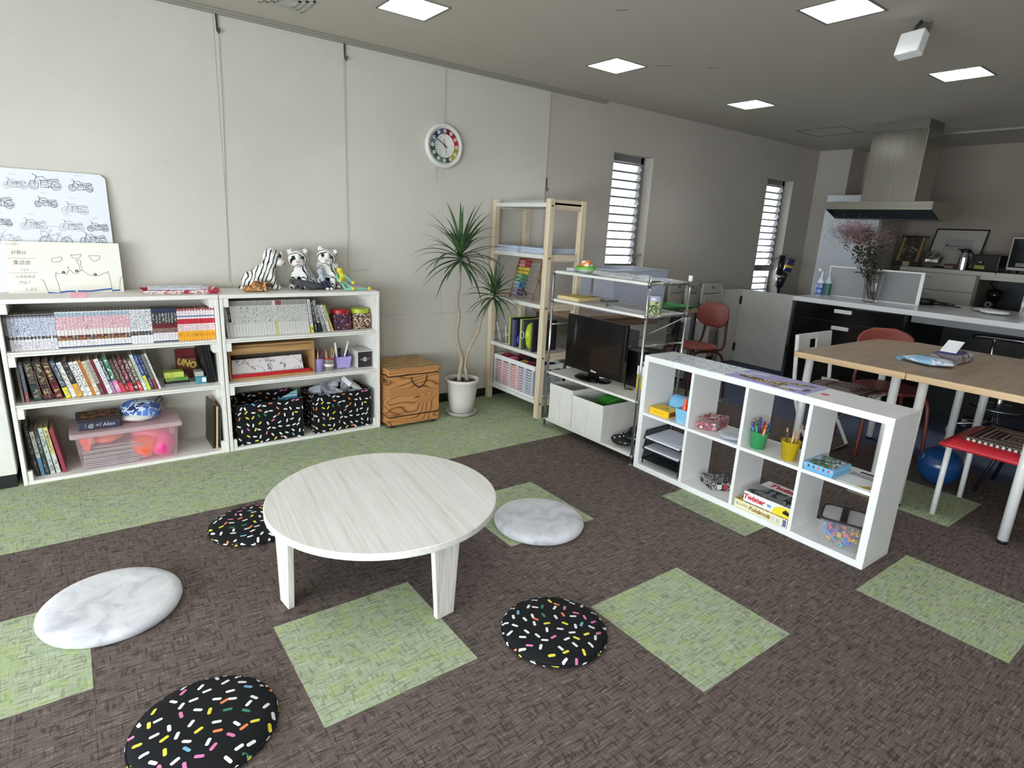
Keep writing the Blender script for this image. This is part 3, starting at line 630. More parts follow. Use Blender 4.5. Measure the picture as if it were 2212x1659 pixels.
specs = [ # bottom x, width, height, lean, lower colour, upper colour, cut, ink, look
 (-0.684, 0.011, 0.196, 0.02, (150,138,124), (124,120,114), 0.3, (80,70,64), 'slim grey paperback standing upright'),
 (-0.664, 0.015, 0.200, 0.04, (150,84,90), (92,98,116), 0.25, (150,150,156), 'slim slate and pink paperback standing upright'),
 (-0.628, 0.034, 0.200, 0.12, (28,52,48), (30,28,28), 0.4, (150,138,112), 'thick black and dark green fantasy hardback'),
 (-0.575, 0.034, 0.200, 0.16, (52,26,40), (34,30,30), 0.36, (172,150,110), 'thick black and plum fantasy hardback'),
 (-0.535, 0.030, 0.200, 0.21, (92,20,38), (60,20,26), 0.4, (176,152,108), 'thick crimson fantasy hardback'),
 (-0.500, 0.022, 0.200, 0.25, (226,208,30), (54,68,84), 0.28, (172,176,178), 'slate paperback with a yellow band'),
 (-0.475, 0.022, 0.188, 0.25, WHT, WHT, 0.2, (140,136,140), 'plain white paperback after the yellow-banded one'),
 (-0.452, 0.024, 0.194, 0.25, (224,160,44), (34,36,42), 0.36, (150,140,110), 'black paperback with an orange band'),
 (-0.426, 0.020, 0.186, 0.25, WHT, WHT, 0.2, (110,108,112), 'white paperback after the orange-banded one'),
 (-0.405, 0.019, 0.188, 0.25, WHT, (232,228,222), 0.2, (120,116,118), 'white paperback before the ochre one'),
 (-0.385, 0.014, 0.192, 0.25, (196,126,48), (188,120,44), 0.2, (150,92,36), 'ochre slim paperback'),
 (-0.370, 0.019, 0.186, 0.25, (230,226,214), (216,208,190), 0.3, (150,130,96), 'cream paperback after the ochre one'),
 (-0.350, 0.018, 0.192, 0.25, (96,52,54), (170,166,158), 0.32, (120,100,92), 'grey paperback with a maroon foot'),
 (-0.331, 0.012, 0.194, 0.25, (122,28,46), (128,30,46), 0.3, (90,24,34), 'slim dark red paperback'),
 (-0.318, 0.022, 0.192, 0.25, WHT, WHT, 0.2, (150,160,176), 'white paperback after the slim dark red one'),
 (-0.295, 0.013, 0.192, 0.25, (150,112,150), (56,70,70), 0.36, (200,206,204), 'dark slim paperback with a mauve foot'),
 (-0.281, 0.024, 0.200, 0.25, (226,122,178), (46,104,80), 0.34, (206,218,210), 'green paperback with a pink band'),
 (-0.256, 0.018, 0.184, 0.25, (204,54,72), (78,58,52), 0.3, (150,120,110), 'brown paperback with a red band after the green one'),
 (-0.237, 0.017, 0.190, 0.25, (150,44,56), (60,48,50), 0.2, (196,170,160), 'dark brown paperback with pale lettering'),
 (-0.219, 0.021, 0.190, 0.25, (208,50,72), (88,26,44), 0.26, (190,140,150), 'wine red paperback with a bright red band'),
 (-0.197, 0.020, 0.184, 0.25, (76,56,52), (88,70,64), 0.2, (210,204,196), 'taupe paperback with white lettering'),
 (-0.176, 0.018, 0.180, 0.25, (212,64,70), (104,90,80), 0.28, (214,208,196), 'taupe paperback with a coral band'),
 (-0.157, 0.016, 0.204, 0.26, (220,232,232), (206,210,198), 0.2, (120,140,150), 'tall pale paperback before the navy one'),
 (-0.140, 0.017, 0.204, 0.26, (206,212,60), (44,62,118), 0.4, (150,168,200), 'navy paperback with a lime band'),
 (-0.122, 0.016, 0.202, 0.26, (40,42,50), (44,54,96), 0.4, (128,136,168), 'black and navy slim paperback'),
 (-0.105, 0.015, 0.200, 0.26, (150,40,60), (120,124,112), 0.3, (90,96,88), 'grey-green paperback with a red foot'),
 (-0.089, 0.012, 0.204, 0.27, WHT, WHT, 0.2, (150,150,154), 'white slim paperback at the end, leaning towards its neighbours'),
]
for i, (x, w, h, ln, a, b_, cut, ink, look) in enumerate(pack(specs, -0.676)):
    leaning_book(x, SHZ[1]+0.0004, w*math.cos(ln)-0.0008, h, 0.135, ln, 1.765+R.uniform(0, 0.006), sp(i, a, b_, cut, ink), look + ', middle shelf of the comic bookshelf', 'leaning books on the middle shelf', i in (2, 3))
# middle shelf, other end: card game boxes and folders
zs = SHZ[1]+0.0004
t = thing('game_tray', 'clear tray of small boxed games at the open end of the middle shelf', 'tray', (0.0, 1.82, zs))
MB().box(-0.068, 0.085, 1.79, 1.90, zs, zs+0.004).box(-0.068, 0.085, 1.79, 1.793, zs+0.004, zs+0.016).box(-0.068, -0.065, 1.793, 1.90, zs+0.004, zs+0.016).build('tray_body', M_CLEAR, t)
def box_thing(name, x0, x1, y0, y1, z0, z1, mat, label, cat, group=None, rot=None, bevel=0.002, face=None, face_mat=None):
    cx_, cy_ = (x0+x1)/2, (y0+y1)/2
    o = thing(name, label, cat, (cx_, cy_, z0), None, group)
    MB().box(x0, x1, y0, y1, z0, z1).build('carton', mat, o, bevel=bevel)
    if rot: o.rotation_euler = (0, 0, rot)
    return o
M_GRNBOX = scribble('green_print', (126, 156, 70), (84, 112, 50), 30.0, 0.03, tint=((186, 196, 96), (96, 140, 62)))
g = box_thing('game_box', -0.062, 0.055, 1.80, 1.88, zs+0.0045, zs+0.026, M_INKB, 'flat black game box lying at the bottom of the clear tray', 'game box')
g = box_thing('game_box', -0.060, 0.050, 1.80, 1.875, zs+0.0265, zs+0.046, M_GRNBOX, 'dull green game box on the flat black one in the clear tray', 'game box')
g = box_thing('game_box', -0.066, 0.030, 1.80, 1.87, zs+0.0465, zs+0.078, M((178, 192, 88), 0.4, var=0.25, vs=30), 'lime green card game box on top of the clear tray stack', 'game box')
g = box_thing('game_box', 0.086, 0.140, 1.79, 1.87, zs, zs+0.04, M((74, 140, 156), 0.4, var=0.12, vs=30), 'small teal box beside the black folders, with a white square', 'game box')
MB().box(0.116, 0.136, 1.7885, 1.7897, zs+0.01, zs+0.034).build('label_square', M_PAPER, g)
g = box_thing('game_box', 0.086, 0.128, 1.80, 1.87, zs+0.0405, zs+0.068, M((176, 176, 172), 0.5, var=0.1), 'small grey box lying on the teal one', 'game box')
u = thing('card_game_pack', 'red hanging card pack reading UNO, propped at the back of the middle shelf', 'game box', (0.07, 1.965, zs))
MB().hexa([(0.016,1.955,zs),(0.118,1.955,zs),(0.118,1.985,zs),(0.016,1.985,zs),(0.016,1.995,zs+0.165),(0.118,1.995,zs+0.165),(0.118,2.003,zs+0.165),(0.016,2.003,zs+0.165)]).build('card_back', M((124, 22, 30), 0.4), u, bevel=0.003)
MB().box(0.020, 0.114, 1.945, 1.954, zs+0.052, zs+0.120).build('gold_panel', M((120, 70, 44), 0.5, var=0.3, vs=30), u)
text('UNO', 0.052, M((222, 196, 92), 0.4), u, 'game_title', (0.068, 1.9445, zs+0.088), (PI/2, 0.35, 0), 0.85, 0.0, 0.001, bold=0.002)
for i in range(3):
    leaning_book(0.1465+i*0.016, zs, 0.0135, 0.215, 0.22, 0.13, 1.79, M((20, 20, 22), 0.35, bump=0.03), ['black folder of the three, closest to the teal box', 'middle one of the three black folders on the middle shelf', 'black folder of the three, against the shelf side'][i], 'black folders on the middle shelf')
# bottom shelf of the comic bookshelf
zb = SHZ[0]+0.0004
specs2 = [(-0.690, 0.016, 0.268, 0.075, (40,40,44), (36,36,40), (120,120,122), 'black thin magazine against the side panel'), (-0.670, 0.017, 0.236, 0.085, (92,150,190), (206,204,196), (120,120,116), 'pale magazine with a blue foot'),
          (-0.650, 0.017, 0.246, 0.09, (52,62,64), (52,58,58), (150,160,160), 'charcoal paperback manual'), (-0.630, 0.019, 0.250, 0.10, (190,200,196), (196,206,202), (120,130,130), 'grey-green picture book'),
          (-0.608, 0.019, 0.250, 0.115, (208,206,200), (214,206,130), (130,120,110), 'pale picture book with a yellow head')]
for i, (x, w, h, ln, a, b_, ink, look) in enumerate(pack(specs2, -0.668)):
    leaning_book(x, zb, w-0.001, h, 0.19, ln, 1.775, sp(60+i, a, b_, 0.4, ink), look + ', bottom shelf of the comic bookshelf', 'picture books on the bottom shelf')
o = leaning_book(-0.560, zb, 0.016, 0.24, 0.20, 0.13, 1.765, M((150, 60, 80), 0.3, var=0.2), 'crimson-covered book in plastic wrap, bottom shelf of the comic bookshelf', 'picture books on the bottom shelf')
# clear bin full of pink and orange things
b = thing('storage_bin', 'clear storage bin of pink and orange bits with a pinkish lid on the bottom shelf', 'storage bin', (-0.262, 1.86, zb))
def shellbox(x0, x1, y0, y1, z0, z1, tp, w):
    k = MB(); P = lambda e, z, ins: [(x0+e+ins, y0+e+ins, z), (x1-e-ins, y0+e+ins, z), (x1-e-ins, y1-e-ins, z), (x0+e+ins, y1-e-ins, z)]
    vs = P(tp, z0, 0) + P(0, z1, 0) + P(tp, z0+w, w) + P(0, z1, w)
    k.add(vs, [(0,3,2,1),(8,9,10,11)] + [(i, (i+1) % 4, 4+(i+1) % 4, 4+i) for i in range(4)] + [(4+i, 4+(i+1) % 4, 12+(i+1) % 4, 12+i) for i in range(4)] + [(8+(i+1) % 4, 8+i, 12+i, 12+(i+1) % 4) for i in range(4)]); return k
shellbox(-0.494, -0.030, 1.735, 2.015, zb, zb+0.185, 0.016, 0.003).build('bin_body', M_FPINK, b, bevel=0.004)
l = MB().box(-0.515, -0.010, 1.722, 2.028, zb+0.178, zb+0.205).build('lid', frosted('bin_lid_plastic', (240, 218, 224), 0.3, 0.35), b, bevel=0.009, seg=3)
for x in (-0.44, -0.075): MB().box(x, x+0.028, 1.724, 1.734, zb+0.14, zb+0.178).build('lid_latch', M_FPINK, b, bevel=0.002)
cc = []
R = random.Random(11)
k = MB()
for i in range(9): k.box(-0.47, -0.22+R.uniform(-0.03, 0.03), 1.745+R.uniform(0, 0.02), 1.98, zb+0.006+i*0.0125, zb+0.006+i*0.0125+0.009)
stuff(k.build('silver_sheets', M((176, 176, 178), 0.35, 0.3, var=0.2, vs=30), b, bevel=0.002, seg=1))
def lump(name, c, r, mat, parent, seed, sq=0.25, n=16):
    q = random.Random(seed); k = MB(); k.ball(c, r, n, 0, 10)
    c = Vector(c); 
    from mathutils import noise
    for i, v in enumerate(k.v):
        d = v - c; f = 1 + sq*noise.noise(d*(14) + Vector((seed, seed*0.7, 0)))*1.6; k.v[i] = c + d*f
    return k.build(name, mat, parent)
M_ORG = M((232, 96, 62), 0.5, var=0.1); M_PNK = M((228, 70, 138), 0.5, var=0.12)
lump('orange_cloth', (-0.20, 1.80, zb+0.070), (0.085, 0.056, 0.066), M_ORG, b, 3); lump('pink_cloth', (-0.105, 1.80, zb+0.068), (0.058, 0.055, 0.064), M_PNK, b, 5); lump('pink_film', (-0.15, 1.86, zb+0.13), (0.10, 0.08, 0.042), M((238, 110, 130), 0.3), b, 8)
lump('orange_film', (-0.38, 1.83, zb+0.142), (0.095, 0.075, 0.030), M((240, 120, 90), 0.35), b, 9)
MB().hexa([(-0.455,1.748,zb+0.10),(-0.44,1.748,zb+0.10),(-0.44,1.775,zb+0.10),(-0.455,1.775,zb+0.10),(-0.48,1.746,zb+0.172),(-0.42,1.746,zb+0.172),(-0.42,1.775,zb+0.172),(-0.48,1.775,zb+0.172)]).build('orange_strip', M_ORG, b)
zl = zb+0.2055
o = thing('tin_box', 'dark flat tin box with chalk-like writing, lying on the pinkish bin lid', 'tin', (-0.38, 1.85, zl))
MB().box(-0.475, -0.288, 1.775, 1.935, zl, zl+0.046).build('tin_base', M((56, 58, 78), 0.4, 0.2), o, bevel=0.006)
MB().box(-0.480, -0.283, 1.770, 1.940, zl+0.044, zl+0.060).build('tin_lid', M((52, 40, 46), 0.4, 0.2), o, bevel=0.005)
MB().box(-0.462, -0.300, 1.79, 1.925, zl+0.060, zl+0.0605).build('lid_picture', scribble('tin_lid_print', (48, 36, 40), (176, 120, 70), 26.0, 0.03, tint=((70, 34, 40), (140, 90, 50))), o)
text('! @ =? Alien', 0.026, M((206, 206, 214), 0.6), o, 'chalk_writing', (-0.382, 1.7742, zl+0.022), FACE_Y, 1.0, 0.2)
o = thing('cloth_bundle', 'blue and white patterned cloth bundle on the pinkish bin lid, beside the tin', 'cloth', (-0.19, 1.87, zl))
M_BLUECL = scribble('blue_cloth_print', (72, 104, 170), (214, 222, 238), 17.0, 0.035, tint=((36, 50, 96), (96, 132, 204)))
k = lump('bundle', (-0.19, 1.87, zl+0.052), (0.100, 0.085, 0.055), M_BLUECL, o, 21, 0.16, 24)
lump('lining', (-0.20, 1.85, zl+0.030), (0.098, 0.078, 0.028), M((210, 210, 204), 0.8), o, 22, 0.1)
MB().tube([(-0.12, 1.87, zl+0.085), (-0.105, 1.875, zl+0.105), (-0.085, 1.88, zl+0.112), (-0.075, 1.885, zl+0.10), (-0.09, 1.88, zl+0.085)], 0.004, 6).build('drawstring', M((40, 46, 80), 0.8), o)
for i, (x, h, d, mat, lab) in enumerate([(0.138, 0.262, 0.22, M((42, 36, 28), 0.4, var=0.4, vs=14), 'dark painted picture board leaning at the end of the bottom shelf'), (0.156, 0.25, 0.20, M((196, 170, 130), 0.6, var=0.05), 'bare wooden picture board between the leaning dark boards'), (0.172, 0.236, 0.19, M((52, 46, 44), 0.5), 'small dark framed board against the shelf side')]):
    leaning_book(x, zb, 0.010, h, d, -0.07, 1.765, mat, lab, 'picture boards on the bottom shelf')
# ------------------------------------------------------------------ on top of the bookshelves
ZT = SHZ[3]+0.0004
def ribbon_path(k, pts, w, O, U, V, N, mi=0, h=0.0006):
    """pen stroke in the plane (O; U, V), standing h proud along N"""
    P = [O + U*p[0] + V*p[1] + N*h for p in pts]
    for a, b in zip(P, P[1:]):
        d = (b-a)
        if d.length < 1e-6: continue
        d.normalize(); s = d.cross(N)*w*0.5; e = d*w*0.3
        k.add([a-s-e, b-s+e, b+s+e, a+s-e], [(0,1,2,3)], mi)
def arc(cx_, cy_, r, a0=0, a1=360, n=18, ry=None): return [(cx_+r*math.cos(math.radians(a0+(a1-a0)*i/n)), cy_+(ry or r)*math.sin(math.radians(a0+(a1-a0)*i/n))) for i in range(n+1)]
# bicycle poster board leaning on the wall
pb = thing('drawing_board', 'white board of ink bicycle and motorbike sketches leaning on the wall', 'drawing board', (-0.47, 1.98, ZT))
yb0, yb1 = 1.985, 2.033; zt_ = 1.505
Lr = Vector((0, yb1-yb0, zt_-ZT)); Vv = Lr.normalized(); Uv = Vector((1, 0, 0)); Nv = Vv.cross(Uv)*-1
Nv = Vector((0, -Vv.z, Vv.y))
O0 = Vector((-0.80, yb0, ZT))
bw, bh = 0.583, Lr.length
k = MB(); pol = [(0,0),(bw,0),(bw,bh-0.02),(bw-0.02,bh),(0,bh)]
pts = [O0+Uv*a+Vv*b_ for a, b_ in pol]; pt2 = [p - Nv*0.006 for p in pts]
k.add(pts+pt2, [(0,1,2,3,4),(9,8,7,6,5)]+[(i,5+i,5+(i+1)%5,(i+1)%5) for i in range(5)])
k.build('board', M((226, 229, 235), 0.5), pb)
R = random.Random(3)
def bike(k, u, v, s, dark, kind):
    w = 0.0016 if dark else 0.0011
    q = lambda pts: [(u+s*(x+R.uniform(-0.02, 0.02)), v+s*(y+R.uniform(-0.02, 0.02))) for x, y in pts]
    r = 0.20 if kind == 'bike' else 0.17
    for c in ((-0.36, 0), (0.36, 0)):
        for j in range(2 if dark else 1): ribbon_path(k, q(arc(c[0], c[1], r-j*0.03)), w, O0, Uv, Vv, Nv)
        if kind == 'bike':
            for a in range(0, 180, 30): ribbon_path(k, q([(c[0]+r*math.cos(math.radians(a)), r*math.sin(math.radians(a))), (c[0]-r*math.cos(math.radians(a)), -r*math.sin(math.radians(a)))]), w*0.4, O0, Uv, Vv, Nv)
        else: ribbon_path(k, q(arc(c[0], c[1], 0.07, n=10)), w, O0, Uv, Vv, Nv)
    if kind == 'bike':
        for l in ([(0.36,0),(0.12,0.3),(-0.02,-0.02),(0.36,0)], [(0.12,0.3),(-0.22,0.26),(-0.02,-0.02)], [(-0.36,0),(-0.20,0.42),(-0.10,0.50)], [(0.04,0.34),(0.2,0.34)], [(-0.46,0.24),(-0.24,0.24),(-0.28,0.40),(-0.48,0.40),(-0.46,0.24)], [(0.36,0.22),(0.52,0.26)]): ribbon_path(k, q(l), w, O0, Uv, Vv, Nv)
    else:
        for l in ([(-0.36,0),(-0.24,0.36),(-0.34,0.42)], [(-0.24,0.30),(-0.05,0.34),(0.1,0.22),(0.42,0.28),(0.5,0.2),(0.12,0.16),(-0.22,0.22)], [(-0.12,0.2),(0.08,0.2),(0.12,-0.08),(-0.14,-0.08),(-0.12,0.2)], [(-0.1,0.12),(0.06,0.10)], [(-0.1,0.05),(0.06,0.02)], [(0.1,-0.06),(0.5,-0.04)], [(0.1,0.14),(0.36,0)]): 
            for j in range(2): ribbon_path(k, q(l), w, O0, Uv, Vv, Nv)
    ribbon_path(k, q([(-0.2, 0.62), (0.1, 0.62)]), w*0.6, O0, Uv, Vv, Nv)
k = MB()
for (x, z, s, d, kd) in ((-0.585,1.425,0.075,0,'m'),(-0.47,1.435,0.105,1,'m'),(-0.325,1.432,0.085,1,'m'),(-0.66,1.335,0.10,1,'m'),(-0.475,1.345,0.075,1,'m'),(-0.36,1.32,0.09,0,'m'),(-0.66,1.245,0.07,1,'m'),(-0.535,1.235,0.085,0,'m'),(-0.385,1.235,0.085,0,'m'),(-0.275,1.235,0.075,1,'m'),(-0.64,1.165,0.075,0,'bike'),(-0.455,1.165,0.105,1,'bike'),(-0.30,1.17,0.095,1,'m')):
    bike(k, x+0.80, (z-ZT)*1.003, s*1.15, d, kd)
k.build('ink_sketch', M((92, 96, 108), 0.8), pb)
# big drawing sheet in front of it
ps = thing('drawing_sheet', 'cream drawing sheet with pen outlines and handwriting, before the bicycle board', 'drawing', (-0.43, 1.94, ZT))
O0 = Vector((-0.668, 1.930, ZT)); Vv = Vector((0, 0.045, 0.249)).normalized(); Nv = Vector((0, -Vv.z, Vv.y))
sw, sh = 0.472, 0.253
def S(a, b_): return (a*sw, b_*sh)
pts = [O0, O0+Uv*sw, O0+Uv*sw+Vv*sh, O0+Vv*sh]; pt2 = [p - Nv*0.0025 for p in pts]
MB().hexa(pts+pt2).build('sheet', M((236, 233, 222), 0.85), ps)
k = MB(); w = 0.0016
PX = lambda x: (x-60)/1130.0*1.0
def L(*ps_): return [S(0.025+(x-60)/1135.0, 1-(y-815)/480.0) for x, y in ps_]
for l in ([(465,985),(490,965),(570,955),(575,975),(545,1000),(485,1005),(465,985)], [(662,935),(770,928),(760,950),(720,970),(680,960),(662,935)], [(842,940),(950,940),(955,965),(910,992),(875,990),(842,940)],
          [(735,1085),(735,1040),(720,1000),(712,985),(735,980),(755,985),(750,1020),(760,1080)], [(510,1295),(505,1200),(488,1150),(495,1100),(520,1115),(560,1105),(600,1120),(625,1080),(640,1080),(670,1110),(710,1110),(740,1080),(765,1085),(810,1120),(870,1135),(930,1130),(970,1110),(1005,1105),(1022,1090),(1030,1160),(1040,1270)],
          [(612,1055),(625,1045),(622,1075)], [(345,1165),(370,1180),(385,1240),(400,1285)], [(1170,1135),(1140,1165),(1125,1240),(1120,1275)]): ribbon_path(k, L(*l), w, O0, Uv, Vv, Nv)
for c in ((570,1100),(703,1087),(885,1120)):
    ribbon_path(k, [S(*p) for p in [(lambda a: (0.025+(c[0]+13*math.cos(a)-60)/1135.0, 1-(c[1]+9*math.sin(a)-815)/480.0))(a*0.9) for a in range(8)]], 0.004, O0, Uv, Vv, Nv)
for y in (970, 1105): ribbon_path(k, L((60, y), (320, y)), 0.001, O0, Uv, Vv, Nv)
k.build('pen_outline', M_INKB, ps)
k = MB()
for l in ([(400,1290),(510,1300)], [(515,1288),(600,1280),(660,1282)], [(690,1280),(820,1282),(920,1272),(1035,1262)], [(1040,1280),(1120,1276)]): ribbon_path(k, L(*l), 0.0075, O0, Uv, Vv, Nv)
k.build('blue_stroke', M((56, 96, 170), 0.7), ps)
ang = math.atan2(Vv.z, Vv.y)
for body, x, y, sz in (('いっぱい', 125, 842, 0.015), ('好簡33', 172, 920, 0.020), ('集話会', 190, 1012, 0.024), ('1:2:3', 205, 1076, 0.016), ('小学四年生', 205, 1142, 0.0165), ('門太丁', 195, 1195, 0.0165), ('しよ2', 235, 1255, 0.018)):
    p = L((x, y))[0]; q = O0 + Uv*p[0] + Vv*p[1] + Nv*0.0004
    text(body, sz, M_INKB, ps, 'handwriting', q, (ang, 0, 0.0), 0.95, 0.12, 0.0002, bold=-0.0002)
o = MB().box(-0.432, -0.360, 1.700+0.018, 1.752, ZT, ZT+0.024).single('pink_box', M((222, 160, 168), 0.25, var=0.12, vs=40), 'small translucent pink box on the shelf edge before the drawing sheet', 'box', (-0.396, 1.735, ZT), bevel=0.003)
# tray with papers
ty = thing('paper_tray', 'shallow red-patterned tray holding loose papers on the comic bookshelf', 'tray', (0.06, 1.87, ZT))
k = MB()
x0, x1, y0, y1, h = -0.128, 0.245, 1.765, 1.965, 0.020
k.hexa([(x0+.02,y0+.02,ZT),(x1-.02,y0+.02,ZT),(x1-.02,y1-.02,ZT),(x0+.02,y1-.02,ZT),(x0+.02,y0+.02,ZT+.003),(x1-.02,y0+.02,ZT+.003),(x1-.02,y1-.02,ZT+.003),(x0+.02,y1-.02,ZT+.003)])
for a, b_ in (((x0,y0),(x1,y0)),((x1,y0),(x1,y1)),((x1,y1),(x0,y1)),((x0,y1),(x0,y0))):
    mx_, my_ = (x0+x1)/2, (y0+y1)/2; I = lambda p: (p[0]+(0.02 if p[0] < mx_ else -0.02), p[1]+(0.02 if p[1] < my_ else -0.02))
    ia, ib = I(a), I(b_)
    k.hexa([(ia[0],ia[1],ZT),(ib[0],ib[1],ZT),(ib[0],ib[1],ZT+.003),(ia[0],ia[1],ZT+.003),(a[0],a[1],ZT+h),(b_[0],b_[1],ZT+h),(b_[0],b_[1],ZT+h+.002),(a[0],a[1],ZT+h+.002)])
k.build('tray_body', scribble('tray_print', (236, 232, 230), (190, 60, 84), 26.0, 0.03, tint=((232, 228, 228), (186, 56, 84))), ty, bevel=0.001, seg=1)
for i in range(3):
    b = MB(); b.T = Matrix.Translation((0.03+i*0.012, 1.868, ZT+0.0225+i*0.0022)) @ Matrix.Rotation(0.06*i-0.08, 4, 'Z')
    b.box(-0.125, 0.125, -0.088, 0.088, 0, 0.0018).build('paper', scribble('tray_paper', (226, 230, 242), (150, 160, 190), 20.0, 0.012), ty)
# plush tigers: one continuous body each
M_EYE = M((22, 20, 22), 0.2); M_NOSE = M((214, 150, 150), 0.5); M_PLUSHW = M((226, 224, 220), 0.95, bump=0.3, bs=300)
def tiger(label, loc, rz, head_rz, head_z=0.195, tilt=0.0):
    """sits up, facing local -X"""
    t = thing('plush_tiger', label, 'plush toy', (0, 0, 0), None, 'white plush tigers on the bookshelf')
    k = MB(); hc = Vector((-0.060, 0, head_z))
    k.ball((0.050, 0, 0.056), (0.070, 0.058, 0.056), 14, 0, 10).ball((0.005, 0, 0.088), (0.056, 0.052, 0.058), 14, 0, 10).ball((-0.030, 0, 0.118), (0.044, 0.046, 0.050), 14, 0, 10)
    for s in (-1, 1):
        k.tube([(-0.040, s*0.028, 0.11), (-0.055, s*0.034, 0.06), (-0.056, s*0.035, 0.020), (-0.075, s*0.035, 0.017)], [0.023, 0.020, 0.018, 0.018], 10)
        k.ball((-0.076, s*0.035, 0.0165), (0.025, 0.020, 0.0163), 10, 0, 8)
        k.ball((0.035, s*0.052, 0.036), (0.045, 0.024, 0.035), 12, 0, 8).ball((-0.008, s*0.060, 0.0155), (0.032, 0.019, 0.0153), 10, 0, 8)
    k.tube([(0.10, 0.01, 0.03), (0.125, 0.05, 0.014), (0.08, 0.085, 0.0125), (0.02, 0.097, 0.0125)], [0.014, 0.012, 0.011, 0.009], 8)
    H = Matrix.Translation(hc) @ Matrix.Rotation(head_rz, 4, 'Z') @ Matrix.Rotation(tilt, 4, 'X') @ Matrix.Rotation(-0.12, 4, 'Y')
    k.tube([(-0.032, 0, 0.13), hc], [0.042, 0.040], 12)
    k.T = H
    k.ball((0.004, 0, 0.002), (0.052, 0.060, 0.052), 16, 0, 12)
    for s in (-1, 1): k.ball((0.008, s*0.044, 0.044), (0.010, 0.020, 0.019), 10, 0, 8)
    b = k.build('body', M_TIGER, t); remeshed(b, 0.0055, 3)
    e = MB(); e.T = H; e.ball((-0.040, 0, -0.018), (0.032, 0.036, 0.026), 14, 0, 10); e.ball((-0.044, 0, 0.012), (0.012, 0.014, 0.030), 10, 0, 8); e.build('muzzle', M_PLUSHW, t)
    for s in (-1, 1):
        e = MB(); e.T = H; e.ball((-0.043, s*0.026, 0.016), (0.008, 0.0105, 0.0105), 12, 0, 8); e.build('eye', M_EYE, t)
        e = MB(); e.T = H; e.ball((0.000, s*0.045, 0.046), (0.0085, 0.013, 0.012), 10, 0, 8); e.build('inner_ear', M_PLUSHW, t)
    e = MB(); e.T = H; e.ball((-0.071, 0, -0.006), (0.006, 0.011, 0.0075), 10, 0, 8); e.build('nose', M_NOSE, t)
    e = MB(); e.T = H; e.tube([(-0.062, -0.020, -0.030), (-0.070, -0.008, -0.026), (-0.072, 0, -0.018), (-0.070, 0.008, -0.026), (-0.062, 0.020, -0.030)], 0.0022, 6); e.build('mouth', M_EYE, t)
    t.location = loc; t.rotation_euler = (0, 0, rz); return t
tiger('white plush tiger sitting in profile, farthest from the jars, looking at the next tiger', (0.508, 1.93, ZT), PI-0.25, -0.1, 0.190)
tiger('white plush tiger in the middle of the three, facing into the room', (0.750, 1.94, ZT), PI/2-0.75, 0.45, 0.185)
tg3 = tiger('white plush tiger nearest the plywood box, head tilted over a frilly ruff', (0.925, 1.94, ZT), PI/2-0.7, 0.35, 0.195, 0.2)
q = random.Random(6); k = MB()
for i in range(46):
    a = q.uniform(0, 6.28); p = Vector((-0.055+0.046*math.cos(a), 0.046*math.sin(a), 0.150+q.uniform(-0.012, 0.012))); d = Vector((math.cos(a), math.sin(a), q.uniform(-0.8, 0.5))).normalized(); s_ = d.orthogonal().normalized()
    k.add([p-s_*0.006, p+s_*0.006, p+d*0.020+s_*0.004, p+d*0.020-s_*0.005], [(0,1,2,3)])
o = bpy.data.objects.new('ruff', k.mesh('ruff', [M_PLUSHW])); COL.objects.link(o); o.parent = tg3
# small limp toys before them
p = thing('tiger_rag', 'small orange-brown furry toy lying flat before the profile tiger', 'plush toy', (0.44, 1.83, ZT))
k = MB(); R = random.Random(4)
for i in range(9): k.ball((0.385+i*0.014, 1.825+R.uniform(-0.016, 0.016), ZT+0.019), (0.020, 0.022, 0.0185), 10, 0, 8)
k.ball((0.50, 1.83, ZT+0.034), (0.024, 0.022, 0.022), 12, 0, 8).ball((0.45, 1.835, ZT+0.04), (0.034, 0.024, 0.022), 12, 0, 8)
for i in range(5): k.tube([(0.39+i*0.025, 1.815, ZT+0.018), (0.385+i*0.026, 1.793, ZT+0.010)], 0.0085, 7)
b = k.build('body', scribble('brown_fur', (198, 150, 96), (120, 82, 48), 34.0, 0.05, tint=((186, 134, 82), (216, 176, 122))), p); remeshed(b, 0.005, 2)
MB().box(0.492, 0.530, 1.808, 1.812, ZT+0.028, ZT+0.048).build('dark_face', M((52, 36, 40), 0.8), p, bevel=0.002)
g = thing('grey_lizard_toy', 'dark grey limp toy lying across the feet of the middle tiger', 'plush toy', (0.76, 1.86, ZT))
k = MB().tube([(0.655, 1.865, ZT+0.052), (0.70, 1.855, ZT+0.046), (0.76, 1.855, ZT+0.032), (0.82, 1.86, ZT+0.020), (0.86, 1.865, ZT+0.014)], [0.012, 0.020, 0.024, 0.019, 0.0135], 10)
k.ball((0.66, 1.862, ZT+0.054), (0.020, 0.017, 0.015), 10, 0, 8).tube([(0.70, 1.85, ZT+0.04), (0.705, 1.835, ZT+0.0105)], 0.010, 7).tube([(0.80, 1.852, ZT+0.022), (0.785, 1.83, ZT+0.0105)], 0.010, 7)
b = k.build('body', M((70, 70, 74), 0.95, var=0.3, vs=60), g); remeshed(b, 0.005, 2)
d = thing('rag_doll', 'small grey cloth doll with navy trousers sitting against the tiger with the ruff', 'doll', (0.86, 1.86, ZT))
k = MB().ball((0.835, 1.868, ZT+0.112), (0.021, 0.019, 0.020), 12, 0, 8).tube([(0.838, 1.87, ZT+0.10), (0.85, 1.873, ZT+0.045)], [0.015, 0.019], 10).tube([(0.845, 1.872, ZT+0.086), (0.885, 1.868, ZT+0.080), (0.905, 1.862, ZT+0.078)], 0.008, 8).tube([(0.838, 1.868, ZT+0.086), (0.815, 1.858, ZT+0.06), (0.822, 1.85, ZT+0.045)], 0.008, 8)
